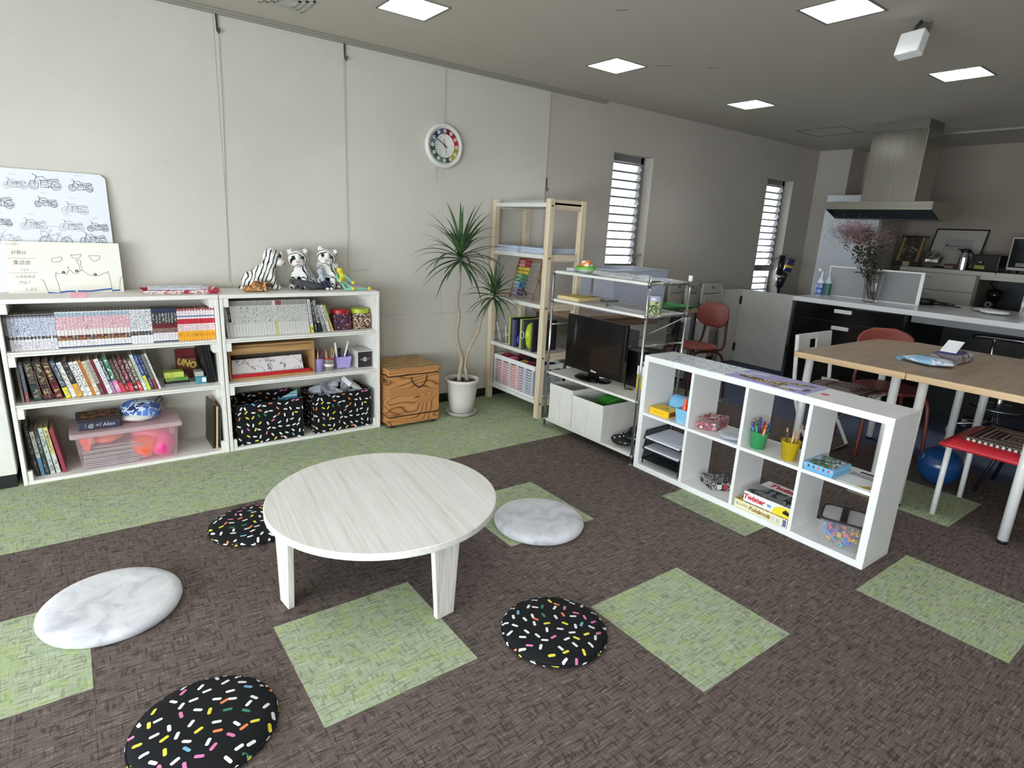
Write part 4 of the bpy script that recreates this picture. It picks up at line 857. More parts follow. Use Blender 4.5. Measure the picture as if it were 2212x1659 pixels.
b = k.build('torso', M((176, 184, 196), 0.9, var=0.2, vs=50), d); remeshed(b, 0.004, 2)
MB().tube([(0.846, 1.868, ZT+0.045), (0.852, 1.845, ZT+0.042), (0.858, 1.825, ZT+0.014)], [0.013, 0.012, 0.010], 8).build('trouser_leg', M((38, 44, 70), 0.9), d)
MB().tube([(0.860, 1.868, ZT+0.045), (0.872, 1.845, ZT+0.042), (0.882, 1.825, ZT+0.014)], [0.013, 0.012, 0.010], 8).build('trouser_leg', M((38, 44, 70), 0.9), d)
for x in (0.859, 0.884): MB().ball((x, 1.818, ZT+0.0095), (0.010, 0.015, 0.009), 10, 0, 8).build('shoe', M_PLW, d)
f = thing('dangle_toy', 'yellow toy with long mint-green limbs sprawled at the shelf end', 'plush toy', (0.98, 1.84, ZT))
k = MB().ball((0.957, 1.862, ZT+0.118), (0.022, 0.018, 0.019), 12, 0, 8).ball((0.968, 1.862, ZT+0.078), (0.021, 0.018, 0.034), 12, 0, 8)
k.tube([(0.957, 1.862, ZT+0.112), (0.963, 1.862, ZT+0.09)], 0.013, 8)
b = k.build('body', M((226, 206, 60), 0.8, var=0.08), f); remeshed(b, 0.004, 2)
LM = [[(0.958,1.86,ZT+0.092),(0.93,1.855,ZT+0.088),(0.935,1.83,ZT+0.055),(0.945,1.82,ZT+0.062)], [(0.978,1.86,ZT+0.092),(1.005,1.85,ZT+0.07),(1.03,1.84,ZT+0.045)], [(0.966,1.856,ZT+0.048),(0.962,1.825,ZT+0.03),(0.965,1.795,ZT+0.0075),(1.0,1.77,ZT+0.0075)], [(0.976,1.856,ZT+0.048),(1.0,1.83,ZT+0.024),(1.03,1.80,ZT+0.0075),(1.11,1.775,ZT+0.0075)]]
for l in LM:
    MB().tube(l, 0.0068, 8).build('limb', M((132, 204, 176), 0.8), f)
for c in ((0.945,1.818,ZT+0.064),(1.033,1.838,ZT+0.043),(1.004,1.768,ZT+0.012),(1.114,1.773,ZT+0.012)): MB().ball(c, (0.0125, 0.011, 0.0115), 10, 0, 8).build('cuff', M((222, 204, 70), 0.8), f)
# ------------------------------------------------------------------ contents of the second bookshelf
sW = [spine('white_spine_%d' % j, [(0, (206,204,200)), (0.86, (150,148,146) if j != 2 else (140,70,62)), (0.985, (204,202,198))] if j < 3 else [(0, (196,190,110)), (0.4, (212,210,204))], [(0.36, 0.84, (96,92,90)), (0.05, 0.3, (186,184,180))], 0.5, (2.2, 30.0), 0.55) for j in range(4)]
sW5 = spine('white_spine_dark', [(0, (204,202,198)), (0.42, (30,30,32)), (0.9, (200,198,196))], [(0.5, 0.85, (150,148,144))], 0.5)
def wm(i): return sW5 if i == 1 else (sW[3] if i == 16 else (sW[2] if i in (17, 18) else sW[i % 2]))
run_books('slim_paperback', wm, 0.262, 0.728, 28, 1.765, Zt, 0.205, 0.13, lambda i: ('white slim paperback with a black spine block, inner end' if i == 1 else ('white slim paperback with a red-topped spine, %s of its row' % ORD[i] if i in (17, 18) else ('white slim paperback with a yellowish foot, mid-row' if i == 16 else 'white slim paperback, %s of the row counted from the comic bookshelf' % ORD[i]))) + ', below the tigers', 'book', 'white paperbacks below the tigers', 0.09)
tail = [(0.7335, 0.017, 0.205, 0.10, (214,206,60), (214,212,210), 0.2, (90,90,94), 'white magazine with a bright yellow foot'), (0.7515, 0.014, 0.202, 0.14, (48,46,48), (54,52,54), 0.3, (150,146,146), 'charcoal magazine next to the yellow-footed one'), (0.7675, 0.015, 0.200, 0.18, (40,40,42), (176,174,170), 0.3, (60,58,60), 'dark-footed magazine in the leaning end of the row'),
        (0.785, 0.020, 0.172, 0.25, (150,152,150), (168,170,166), 0.3, (96,98,100), 'short grey patterned book in the leaning end of the row'), (0.807, 0.020, 0.172, 0.28, (204,204,202), (214,214,212), 0.3, (120,122,124), 'short pale patterned book near the end of the row'), (0.829, 0.014, 0.172, 0.30, (196,176,90), (190,180,104), 0.3, (130,110,50), 'last leaning book of the row, with a mustard edge')]
for i, (x, w, h, ln, a, b_, cut, ink, look) in enumerate(pack(tail, 0.7335)): leaning_book(x, Zt, w*math.cos(ln)-0.0005, h, 0.14, ln, 1.765, sp(80+i, a, b_, cut, ink), look + ', beside the red-lidded jar', 'leaning magazines by the jars')
def jar(x, y, mat_b, lidc, label):
    t = thing('bead_jar', label, 'jar', (x, y, Zt), None, 'square bead jars')
    MB().box(x-0.058, x+0.058, y-0.05, y+0.05, Zt, Zt+0.098).build('jar_body', mat_b, t, bevel=0.012, seg=3)
    MB().lathe([(0.0001, Zt+0.094), (0.053, Zt+0.094), (0.053, Zt+0.106), (0.050, Zt+0.106)], (x, y, 0), 32).build('neck', mat_b, t)
    MB().lathe([(0.0001, Zt+0.103), (0.057, Zt+0.103), (0.058, Zt+0.106), (0.058, Zt+0.126), (0.055, Zt+0.130), (0.0001, Zt+0.130)], (x, y, 0), 32, smooth=False).build('jar_lid', M(lidc, 0.35), t)
jar(0.940, 1.835, beads('dark_beads', [(120,60,96), (84,36,50), (196,176,190), (70,52,110), (140,40,60)], 105), (172, 24, 44), 'square jar of dark purple beads with a red lid')
jar(1.072, 1.835, beads('pale_beads', [(214,196,170), (206,150,92), (190,176,150), (226,216,200), (176,120,80)], 105), (176, 186, 52), 'square jar of pale beads with a lime green lid')
zm = SHZ[1]+0.0004
pc = thing('wooden_pencil_case', 'long open wooden tray on its side with a red lip and line drawings, middle shelf', 'wooden tray', (0.49, 1.86, zm))
MB().box(0.262, 0.738, 1.770, 1.93, zm, zm+0.014).build('base', M_OAKX, pc, bevel=0.002)
MB().box(0.272, 0.725, 1.772, 1.786, zm+0.0142, zm+0.034).build('red_lip', M_RED, pc, bevel=0.002)
MB().box(0.262, 0.738, 1.930, 1.945, zm, zm+0.20).build('back_board', M((112, 104, 96), 0.7), pc)
for x in (0.255, 0.738): MB().box(x, x+0.012, 1.772, 1.945, zm, zm+0.205).build('end_board', M_OAKX, pc, bevel=0.002)
MB().box(0.267, 0.738, 1.785, 1.93, zm+0.192, zm+0.205).build('upper_board', M_OAKX, pc, bevel=0.002)
MB().box(0.267, 0.738, 1.783, 1.792, zm+0.150, zm+0.190).build('upper_lip', M_OAKX, pc, bevel=0.002)
dp = thing('drawing_strip', 'white paper strip with line drawings standing in the open wooden tray', 'drawing', (0.48, 1.80, zm+0.0345))
MB().hexa([(0.275,1.80,zm+0.0145),(0.690,1.80,zm+0.0145),(0.690,1.802,zm+0.0145),(0.275,1.802,zm+0.0145),(0.283,1.83,zm+0.11),(0.684,1.83,zm+0.115),(0.684,1.832,zm+0.115),(0.283,1.832,zm+0.11)]).build('paper', scribble('strip_drawing', (222, 216, 216), (112, 106, 108), 14.0, 0.014), dp)
R = random.Random(21)
PENC = [(188,36,52),(206,84,64),(60,66,90),(44,32,34),(204,204,208),(90,170,150),(214,150,110),(150,60,80),(76,96,150)]
def pens(cx_, cy_, z0, n, r, zl, lab, group, cols=PENC, rad=0.0042, name='pen', cat='pen', tip=True, hgt=(0.13, 0.165), spread=0.25):
    for i in range(n):
        a = 2*PI*i/n + R.uniform(-0.2, 0.2); q = r*R.uniform(0.45, 0.95); h = R.uniform(*hgt)
        b = Vector((cx_+q*0.55*math.cos(a), cy_+q*0.55*math.sin(a), z0+0.0005)); d = Vector((spread*math.cos(a)*q/r, spread*math.sin(a)*q/r, 1)).normalized()
        c = cols[i % len(cols)]; t = thing(name, lab(i, c), cat, b, None, group)
        MB().tube([b, b+d*(h-0.022)], rad, 7).build('barrel', M(c, 0.4), t)
        if tip: MB().tube([b+d*(h-0.022), b+d*(h-0.006), b+d*h], [rad*0.98, rad*0.55, rad*0.15], 7).build('tip', M((206, 168, 128) if cat == 'pencil' else tuple(int(v*0.6) for v in c), 0.5), t)
        else: MB().tube([b+d*(h-0.022), b+d*h], [rad*1.15, rad*1.05], 7).build('cap', M(tuple(int(v*0.75) for v in c), 0.35), t)
CN = {(188,36,52):'red',(206,84,64):'coral',(60,66,90):'slate',(44,32,34):'black',(204,204,208):'silver',(90,170,150):'mint',(214,150,110):'peach',(150,60,80):'maroon',(76,96,150):'blue'}
def cup(name, x, y, z, r0, r1, h, mat, label, n=28, group=None):
    t = thing(name, label, 'cup', (x, y, z), None, group)
    MB().lathe([(0.0001, 0.0), (r0, 0.0), (r1, h), (r1+0.0015, h+0.001), (r1-0.0018, h), (r0-0.0015, 0.003), (0.0001, 0.003)], (x, y, z), n).build('cup_wall', mat, t)
    return t
M_LILAC = M((176, 160, 222), 0.4)
cup('lilac_cup', 0.783, 1.812, zm, 0.030, 0.037, 0.084, M_LILAC, 'round lilac plastic cup holding pens beside the open wooden tray')
pens(0.783, 1.812, zm+0.003, 9, 0.030, 0, lambda i, c: '%s pen standing in the round lilac cup' % CN[c], 'pens in the round lilac cup', hgt=(0.12, 0.155))
cp = cup('clear_cup', 0.849, 1.806, zm, 0.029, 0.034, 0.082, M_CLEAR, 'clear plastic cup with a red rim holding coloured pencils')
MB().lathe([(0.0335, 0.076), (0.0352, 0.076), (0.0352, 0.084), (0.0335, 0.084)], (0.849, 1.806, zm), 28).build('red_rim', M((168, 30, 46), 0.4), cp)
MB().lathe([(0.0295, 0.030), (0.0325, 0.030), (0.033, 0.045), (0.0300, 0.045)], (0.849, 1.806, zm), 28).build('white_band', M_PLW, cp)
PC2 = [(206,160,120),(196,140,110),(150,150,160),(214,176,140),(176,120,96),(190,170,150)]
CN2 = dict(zip(PC2, ['tan', 'rosy', 'grey', 'sand', 'brown', 'beige']))
pens(0.849, 1.806, zm+0.003, 6, 0.026, 0, lambda i, c: '%s pencil standing in the clear cup with the red rim' % CN2[c], 'pencils in the clear cup', PC2, 0.0036, 'colour_pencil', 'pencil', True, (0.125, 0.15))
bx = thing('lilac_basket', 'square lilac plastic basket with white rods, beside the watch box', 'basket', (0.948, 1.845, zm))
x0, x1, y0, y1 = 0.897, 0.999, 1.80, 1.885
k = MB(); e = 0.010
vs = [(x0+e,y0+e,zm+0.006),(x1-e,y0+e,zm+0.006),(x1-e,y1-e,zm+0.006),(x0+e,y1-e,zm+0.006),(x0,y0,zm+0.080),(x1,y0,zm+0.080),(x1,y1,zm+0.080),(x0,y1,zm+0.080),(x0+e+.002,y0+e+.002,zm+0.009),(x1-e-.002,y0+e+.002,zm+0.009),(x1-e-.002,y1-e-.002,zm+0.009),(x0+e+.002,y1-e-.002,zm+0.009),(x0+.003,y0+.003,zm+0.080),(x1-.003,y0+.003,zm+0.080),(x1-.003,y1-.003,zm+0.080),(x0+.003,y1-.003,zm+0.080)]
k.add(vs, [(0,3,2,1),(8,9,10,11)]+[(i,(i+1)%4,4+(i+1)%4,4+i) for i in range(4)]+[(4+i,4+(i+1)%4,12+(i+1)%4,12+i) for i in range(4)]+[(8+(i+1)%4,8+i,12+i,12+(i+1)%4) for i in range(4)]).build('basket_wall', M_LILAC, bx)
for dx in (0.016, 0.072): MB().box(x0+dx, x0+dx+0.014, y0+0.02, y1-0.02, zm, zm+0.006).build('foot', M_LILAC, bx)
for i, (a, b_) in enumerate((((0.915,1.825,zm+0.010),(0.895,1.81,zm+0.175)), ((0.945,1.83,zm+0.010),(0.985,1.815,zm+0.18)))):
    t = thing('white_rod', ('white rod leaning outwards to the cups in the lilac basket', 'white rod leaning towards the watch box in the lilac basket')[i], 'rod', a)
    MB().tube([a, b_], 0.0058, 9).build('rod', M_PLW, t)
t = thing('dark_brush', 'black-handled brush standing between the two white rods', 'brush', (0.937, 1.85, zm+0.010)); MB().tube([(0.937,1.85,zm+0.010),(0.935,1.845,zm+0.13)], [0.006, 0.010], 9).build('handle', M((40, 28, 30), 0.4), t)
t = thing('navy_marker', 'navy marker lying low in the lilac basket', 'pen', (0.968, 1.85, zm+0.010)); MB().tube([(0.968,1.85,zm+0.010),(0.988,1.845,zm+0.108)], 0.007, 9).build('barrel', M((40, 44, 84), 0.4), t)
wbx = thing('watch_box', 'white cube box with a dark picture of a wristwatch on its face', 'box', (1.083, 1.85, zm))
MB().box(1.030, 1.134, 1.785, 1.93, zm, zm+0.112).build('carton', M((206, 204, 200), 0.5), wbx, bevel=0.002)
MB().box(1.036, 1.131, 1.7838, 1.7848, zm+0.004, zm+0.106).build('dark_panel', M((46, 38, 42), 0.4), wbx)
k = MB(); cy_ = 1.7834
k.tube([(1.05, cy_, zm+0.055), (1.118, cy_, zm+0.058)], [0.0045, 0.0045], 4)
b = k.build('watch_strap', M((120, 116, 116), 0.4), wbx)
MB().lathe([(0.0001, 0), (0.014, 0), (0.014, 0.001), (0.0001, 0.0015)], (0, 0, 0), 20)
k = MB(); k.T = Matrix.Translation((1.084, 1.783, zm+0.056)) @ Matrix.Rotation(PI/2, 4, 'X'); k.lathe([(0.0001, -0.0015), (0.015, -0.001), (0.015, 0.001), (0.0001, 0.002)], (0, 0, 0), 20).build('watch_dial', M((190, 186, 186), 0.3), wbx)
# black sprinkle fabric bins on the bottom shelf
def fabric_bin(cx_, cy_, wx, wy, h, rz, label):
    t = thing('fabric_bin', label, 'storage bin', (0, 0, 0), None, 'black sprinkle-print fabric bins'); a, b_ = wx/2, wy/2; w = 0.004
    for nm, (x0, x1, y0, y1) in (('front_panel', (-a, a, -b_, -b_+w)), ('back_panel', (-a, a, b_-w, b_)), ('side_panel', (-a, -a+w, -b_+w, b_-w)), ('side_panel', (a-w, a, -b_+w, b_-w))):
        MB().box(x0, x1, y0, y1, 0.0, h).build(nm, M_SPRBOX, t, bevel=0.0012, seg=1)
    MB().box(-a+w, a-w, -b_+w, b_-w, 0.001, 0.006).build('bottom_panel', M_BLACK, t)
    t.location = (cx_, cy_, SHZ[0]+0.0005); t.rotation_euler = (0, 0, rz); return t
fabric_bin(0.464, 1.865, 0.384, 0.25, 0.252, 0.0, 'black sprinkle-print bin with a blue leaflet inside, next to the comic bookshelf')
fabric_bin(0.912, 1.868, 0.380, 0.25, 0.250, 0.035, 'black sprinkle-print bin full of clear plastic things, next to the plywood box')
zq = SHZ[0]+0.007
o = thing('leaflet', 'blue and yellow leaflet poking out of the first sprinkle-print bin', 'leaflet', (0.60, 1.78, zq)); MB().hexa([(0.47,1.775,zq),(0.63,1.775,zq),(0.63,1.778,zq),(0.47,1.778,zq),(0.52,1.79,zq+0.235),(0.642,1.80,zq+0.285),(0.642,1.803,zq+0.285),(0.52,1.793,zq+0.235)]).build('page', spine('leaflet_print', [(0, (70,140,170)), (0.86, (206,206,196)), (0.89, (90,160,190)), (0.93, (206,190,110)), (0.95, (76,150,180))], ()), o)
o = thing('clear_containers', 'jumble of clear plastic packaging heaped in the second sprinkle-print bin', 'plastic', (0.9, 1.87, zq))
R = random.Random(17); k = MB()
for i in range(26):
    k.T = Matrix.Translation((R.uniform(0.77, 1.05), R.uniform(1.80, 1.93), zq+R.uniform(0.16, 0.27))) @ Euler((R.uniform(-1, 1), R.uniform(-1, 1), R.uniform(0, 3))).to_matrix().to_4x4()
    a = R.uniform(0.02, 0.045); k.box(-a, a, -a*0.7, a*0.7, -0.012, 0.012)
k.build('packaging', M_FROST, o, bevel=0.003, seg=1); stuff(o.children[0])
k = MB(); k.T = Matrix.Translation((1.02, 1.85, zq+0.26)) @ Euler((0.3, 0.55, 0.3)).to_matrix().to_4x4(); k.box(-0.055, 0.055, -0.05, 0.05, -0.012, 0.012).box(-0.06, -0.05, -0.055, 0.055, -0.016, 0.016); k.build('white_lid', M_PLW, o, bevel=0.004)
# ------------------------------------------------------------------ plywood box on casters
bx = thing('plywood_box', 'orange plywood box on casters with a rope handle, beside the bookshelf', 'wooden box', (1.375, 1.82, 0))
x0, x1, y0, y1 = 1.187, 1.566, 1.642, 2.00
MB().box(x0, x1, y0, y1, 0.022, 0.076).build('base_tray', M_PLY, bx, bevel=0.002)
MB().box(x0+0.004, x1-0.004, y0+0.004, y1-0.004, 0.076, 0.084).build('shadow_gap', M((40, 24, 14), 0.7), bx)
MB().box(x0, x1, y0, y1, 0.084, 0.358).build('body', M_PLY, bx, bevel=0.002)
MB().box(x0+0.004, x1-0.004, y0+0.004, y1-0.004, 0.358, 0.366).build('lid_gap', M((40, 24, 14), 0.7), bx)
MB().box(x0, x1, y0, y1, 0.366, 0.409).build('lid', M_PLY, bx, bevel=0.002)
MB().box(x0+0.003, x1-0.003, y0+0.003, y1-0.003, 0.4085, 0.4105).build('lid_top', M_PLYTOP, bx)
MB().tube([(1.345,y0-0.001,0.346),(1.352,y0-0.006,0.318),(1.375,y0-0.008,0.288),(1.403,y0-0.009,0.272),(1.435,y0-0.008,0.284),(1.460,y0-0.006,0.318),(1.468,y0-0.001,0.350)], 0.0038, 8).build('rope_handle', M((58, 38, 30), 0.9), bx)
text('APSA', 0.03, M_INKB, bx, 'stencil_letters', (x0-0.0006, 1.70, 0.325), FACE_X, 1.0, 0.1, bold=0.001)
for x in (x0+0.03, x1-0.03):
    for y in (y0+0.03, y1-0.03): MB().cyl((x-0.008, y, 0.0125), (x+0.008, y, 0.0125), 0.0122, n=14).box(x-0.012, x+0.012, y-0.012, y+0.012, 0.018, 0.0225).build('caster', M_BLACK, bx)
# ------------------------------------------------------------------ dracaena in a white pot
pl = thing('potted_dracaena', 'tall two-stemmed dracaena in a white pot on a saucer by the pine shelf', 'plant', (1.80, 1.72, 0))
PXc, PYc = 1.80, 1.72
MB().lathe([(0.0001, 0.0), (0.086, 0.0), (0.098, 0.006), (0.112, 0.026), (0.115, 0.030), (0.110, 0.030), (0.094, 0.012), (0.0001, 0.010)], (PXc, PYc, 0), 40).build('saucer', M((206, 204, 198), 0.45), pl)
MB().lathe([(0.0001, 0.0105), (0.078, 0.0105), (0.096, 0.10), (0.108, 0.18), (0.117, 0.245), (0.124, 0.252), (0.124, 0.272), (0.118, 0.274), (0.112, 0.262), (0.105, 0.235), (0.0001, 0.230)], (PXc, PYc, 0), 40).build('pot', M((212, 208, 202), 0.5, var=0.04, vs=20), pl)
R = random.Random(9)
k = MB(); k.lathe([(0.104, 0.236), (0.06, 0.245), (0.0001, 0.247)], (PXc, PYc, 0), 24)
for i in range(130):
    a, q = R.uniform(0, 2*PI), 0.095*math.sqrt(R.random()); k.T = Matrix.Translation((PXc+q*math.cos(a), PYc+q*math.sin(a), 0.248)) @ Euler((R.uniform(0, 3), R.uniform(0, 3), 0)).to_matrix().to_4x4(); s = R.uniform(0.005, 0.010); k.box(-s, s, -s*0.7, s*0.7, -s*0.5, s*0.5)
stuff(k.build('bark_mulch', M((84, 66, 52), 0.95, var=0.5, vs=50), pl))
M_STEM = M((168, 152, 132), 0.85, var=0.18, vs=26, bump=0.3, bs=80)
def smooth_path(p, n=6):
    out = []; P = [Vector(q) for q in p]
    for i in range(len(P)-1):
        a, b_, c, d = P[max(i-1, 0)], P[i], P[i+1], P[min(i+2, len(P)-1)]
        for j in range(n):
            t = j/n; out.append(0.5*((2*b_) + (c-a)*t + (2*a-5*b_+4*c-d)*t*t + (3*b_-a-3*c+d)*t**3))
    return out + [P[-1]]
s1 = smooth_path([(1.772,1.72,0.235),(1.775,1.715,0.33),(1.792,1.72,0.424),(1.746,1.725,0.576),(1.758,1.72,0.731),(1.735,1.715,0.823),(1.756,1.72,0.94),(1.757,1.72,1.165)])
MB().tube(s1, [0.0165-0.009*i/len(s1) for i in range(len(s1))], 10).build('stem', M_STEM, pl)
s2 = smooth_path([(1.845,1.72,0.235),(1.830,1.715,0.31),(1.820,1.72,0.367),(1.846,1.722,0.473),(1.925,1.72,0.606),(1.937,1.715,0.68),(1.985,1.70,0.79),(2.03,1.69,0.895)])
MB().tube(s2, [0.0150-0.008*i/len(s2) for i in range(len(s2))], 10).build('stem', M_STEM, pl)
M_LEAF = streak('dracaena_leaf', (44, 70, 44), (62, 92, 54), (88, 118, 66), 0, (6, 30, 30), 0.45); M_LEAFY = M((150, 160, 70), 0.5, var=0.2)
def leaf(base, az, el, ln, droop, w, mat, xs=1.0):
    d = Vector((math.cos(az)*math.cos(el), math.sin(az)*math.cos(el)*0.75, math.sin(el))); n = 9; P = []; p = Vector(base); st = ln/n
    for i in range(n+1):
        P.append(p.copy()); d = (d + Vector((0, 0, -droop/n*(0.4+1.4*i/n)))).normalized(); p = p + d*st
    k = MB(); vs = []; fs = []
    for i, q in enumerate(P):
        t = i/n; dd = (P[min(i+1, n)]-P[max(i-1, 0)]).normalized(); s = dd.cross(Vector((0, 0, 1)))
        if s.length < 0.15: s = Vector((-math.sin(az), math.cos(az), 0))
        s.normalize(); ww = w*(0.55+1.5*t if t < 0.3 else 1.0)*max(0.02, (1-t**2.2))
        up = s.cross(dd); q.y = min(q.y, YB-0.02)
        vs += [q - s*ww + up*ww*0.35, q, q + s*ww + up*ww*0.35]
    for v in vs: v.y = min(v.y, YB-0.012)
    for i in range(n):
        a = i*3; fs += [(a, a+1, a+4, a+3), (a+1, a+2, a+5, a+4)]
    k.add(vs, fs, 0, True); k.build('leaf', mat, pl)
for i in range(60):
    t = i/59; az = i*2.39996 + R.uniform(-0.2, 0.2); el = 1.35 - 1.75*t + R.uniform(-0.12, 0.12)
    leaf((1.757, 1.72, 1.165-0.06*t), az, el, R.uniform(0.30, 0.40) if el > 0 else R.uniform(0.27, 0.37), R.uniform(0.5, 1.5), R.uniform(0.012, 0.018), M_LEAFY if i == 45 else M_LEAF)
for i in range(36):
    t = i/35; az = i*2.39996 + 1.0; el = 1.3 - 1.8*t + R.uniform(-0.12, 0.12)
    leaf((2.032, 1.69, 0.895-0.045*t), az, el, R.uniform(0.20, 0.28), R.uniform(0.5, 1.3), R.uniform(0.010, 0.0145), M_LEAF)
# ------------------------------------------------------------------ pine shelf by the wall
ps = thing('pine_shelf', 'tall open pine shelf with five white boards, end-on to the wall behind the plant', 'shelf', (2.39, 1.70, 0))
X0, X1, Y0, Y1 = 2.222, 2.560, 1.352, 2.036; PZt = [0.132, 0.474, 0.832, 1.178, 1.525]
for x in (X0, X1-0.044):
    for y in (Y0, Y1-0.044): MB().box(x, x+0.044, y, y+0.044, 0, 1.552).build('post', M_PINE, ps, bevel=0.003)
for z in PZt:
    MB().box(X0+0.004, X1-0.004, Y0+0.046, Y1-0.046, z-0.028, z).build('shelf_board', M_WHITE2, ps, bevel=0.002, seg=1)
    for y in (Y0+0.010, Y1-0.034): MB().box(X0+0.044, X1-0.044, y, y+0.024, z-0.044, z+0.004).build('side_rail', M_PINEX, ps, bevel=0.002, seg=1)
    for x in (X0+0.001, X1-0.003):
        for y in (Y0+0.022, Y1-0.022): pass
for y in (Y0,):
    for z in PZt: MB().cyl((X0+0.022, y-0.003, z-0.02), (X0+0.022, y, z-0.02), 0.007, n=12).build('bolt_head', M((90, 84, 76), 0.4, 0.5), ps)
    MB().box(X0+0.044, X1-0.044, Y0+0.01, Y0+0.034, 1.512, 1.548).build('top_rail', M_PINEX, ps, bevel=0.002, seg=1)
def sheet_stack(name, x0, x1, y0, y1, z, n, dz, mat, label, cat, seed, group=None, jit=0.01, rot=0.05):
    q = random.Random(seed); t = thing(name, label, cat, ((x0+x1)/2, (y0+y1)/2, z), None, group); zz = z
    for i in range(n):
        b = MB(); b.T = Matrix.Translation(((x0+x1)/2+q.uniform(-jit, jit), (y0+y1)/2+q.uniform(-jit, jit), zz)) @ Matrix.Rotation(q.uniform(-rot, rot), 4, 'Z')
        b.box(-(x1-x0)/2, (x1-x0)/2, -(y1-y0)/2, (y1-y0)/2, 0, dz*0.9).build('sheet', mat[i % len(mat)] if isinstance(mat, list) else mat, t); zz += dz
    return t
sheet_stack('paper_stack', X0+0.03, X1-0.03, 1.45, 1.93, PZt[4]+0.0005, 3, 0.005, M((176, 178, 180), 0.6), 'thin stack of grey card on the topmost board of the pine shelf', 'paper', 1, jit=0.004, rot=0.01)
sheet_stack('paper_stack', X0+0.02, X1-0.01, 1.42, 1.68, PZt[3]+0.0005, 8, 0.0055, [M((206, 214, 230), 0.6), M((188, 196, 216), 0.6)], 'blue-white paper stack on the second board from the top, room end', 'paper', 2, jit=0.010, rot=0.03)
sheet_stack('paper_stack', X0+0.02, X1-0.02, 1.71, 1.97, PZt[3]+0.0005, 8, 0.0055, [M((214, 222, 236), 0.6), M((196, 204, 222), 0.6)], 'blue-white paper stack on the second board from the top, wall end', 'paper', 3, jit=0.010, rot=0.03)
# abacus
ab = thing('abacus', 'wooden bead abacus with rainbow rows on tilted legs, on the middle board', 'abacus', (2.35, 1.70, PZt[2]+0.0005)); za = PZt[2]+0.0005
def bar(k, a, b, w, mi=0):
    return k.tube([a, b], w, 4, mi)
ya0, ya1 = 1.575, 1.845; zb_ = za+0.295
A = lambda t, y: Vector((2.290+0.085*t, y, za+0.010+0.285*t))
for y, n_ in ((ya1, 'frame_leg'), (ya0, 'frame_leg')):
    k = MB(); bar(k, A(-0.02, y-0.0), A(1.0, y), 0.011); k.build(n_, M_WOOD, ab)
    k = MB(); bar(k, A(0.58, y+0.012), Vector((2.46, y+0.014, za+0.009)), 0.010); k.build('prop_leg', M_WOOD, ab)
k = MB(); bar(k, A(0.985, ya0), A(0.985, ya1), 0.010); k.build('top_bar', M_WOOD, ab)
RC = [((150,26,36),(206,120,130)),((160,26,36),(214,140,146)),((206,186,40),(206,186,40)),((206,180,40),(206,180,40)),((50,120,64),(134,186,140)),((44,110,60),(140,190,146)),((40,100,140),(150,196,206)),((36,92,136),(140,190,206)),((66,48,104),(170,140,180)),((56,42,92),(160,136,176))]
for i, (c0, c1) in enumerate(RC):
    t = 0.93-i*0.093; a = A(t, ya0); b = A(t, ya1)
    MB().tube([a, b], 0.0018, 6).build('wire', M_GREYMET, ab)
    for j in range(10):
        y = ya1-0.018-0.0135*j
        k = MB(); k.T = Matrix.Translation((a.x, y, a.z)) @ Matrix.Rotation(PI/2, 4, 'X'); k.lathe([(0.003, -0.0064), (0.0098, -0.0045), (0.0115, 0), (0.0098, 0.0045), (0.003, 0.0064)], (0, 0, 0), 12)
        k.build('bead', M(c1 if j < 5 else c0, 0.35), ab)
# books, wire basket, bags on the fourth board
zc = PZt[1]+0.0005
for i, (y, w, h, c, lab) in enumerate([(1.780, 0.014, 0.215, (176,190,84), 'lime-spined upright book, nearest the wire basket on the pine shelf'), (1.757, 0.018, 0.212, (30,30,34), 'black upright folder next to the lime-spined book nearest the basket'), (1.735, 0.020, 0.205, (84,82,104), 'slate violet upright folder on the pine shelf'), (1.710, 0.022, 0.206, (44,42,84), 'navy upright folder on the pine shelf'),
        (1.640, 0.014, 0.222, (176,196,96), 'lime-spined upright book, nearest the front post of the pine shelf'), (1.616, 0.020, 0.218, (66,70,74), 'charcoal upright folder beside the lime-green bag'), (1.50, 0.016, 0.225, (26,26,28), 'black folder standing behind the lime-green bag')]):
    o = thing('upright_book', lab, 'book', (2.24, y, zc), None, 'upright books on the pine shelf')
    MB().box(2.245, 2.475, y-w, y-w+0.002, zc, zc+h).box(2.245, 2.475, y-0.002, y, zc, zc+h).box(2.245, 2.248, y-w+0.002, y-0.002, zc, zc+h).build('cover', M(c, 0.4, var=0.08, vs=20), o, bevel=0.001, seg=1)
    MB().box(2.2485, 2.470, y-w+0.0025, y-0.0025, zc+0.003, zc+h-0.004).build('pages', M((150, 146, 140), 0.9), o)
o = thing('blue_bag', 'crumpled blue bag stuffed between the upright folders', 'bag', (2.30, 1.665, zc)); lump('bag_body', (2.33, 1.664, zc+0.075), (0.085, 0.020, 0.072), M((60, 64, 140), 0.35, var=0.3, vs=30), o, 31, 0.3)
o = thing('lime_bag', 'lime-green cloth bag with a white ring print hanging over the front of the folders', 'bag', (2.28, 1.55, zc))
lump('bag_body', (2.30, 1.553, zc+0.100), (0.075, 0.034, 0.098), M((170, 190, 44), 0.5, var=0.25, vs=24), o, 33, 0.2, 20)
k = MB(); k.tube([(2.219, 1.575+0.020*math.cos(a*0.35), zc+0.115+0.026*math.sin(a*0.35)) for a in range(18)], 0.003, 6, closed=True); k.build('ring_print', M((206, 208, 204), 0.6), o)
wb = thing('wire_basket', 'low chrome wire basket on the pine shelf beside the lime-spined book', 'basket', (2.32, 1.90, zc))
k = MB(); x0, x1, y0, y1, h = 2.25, 2.45, 1.815, 1.985, 0.07
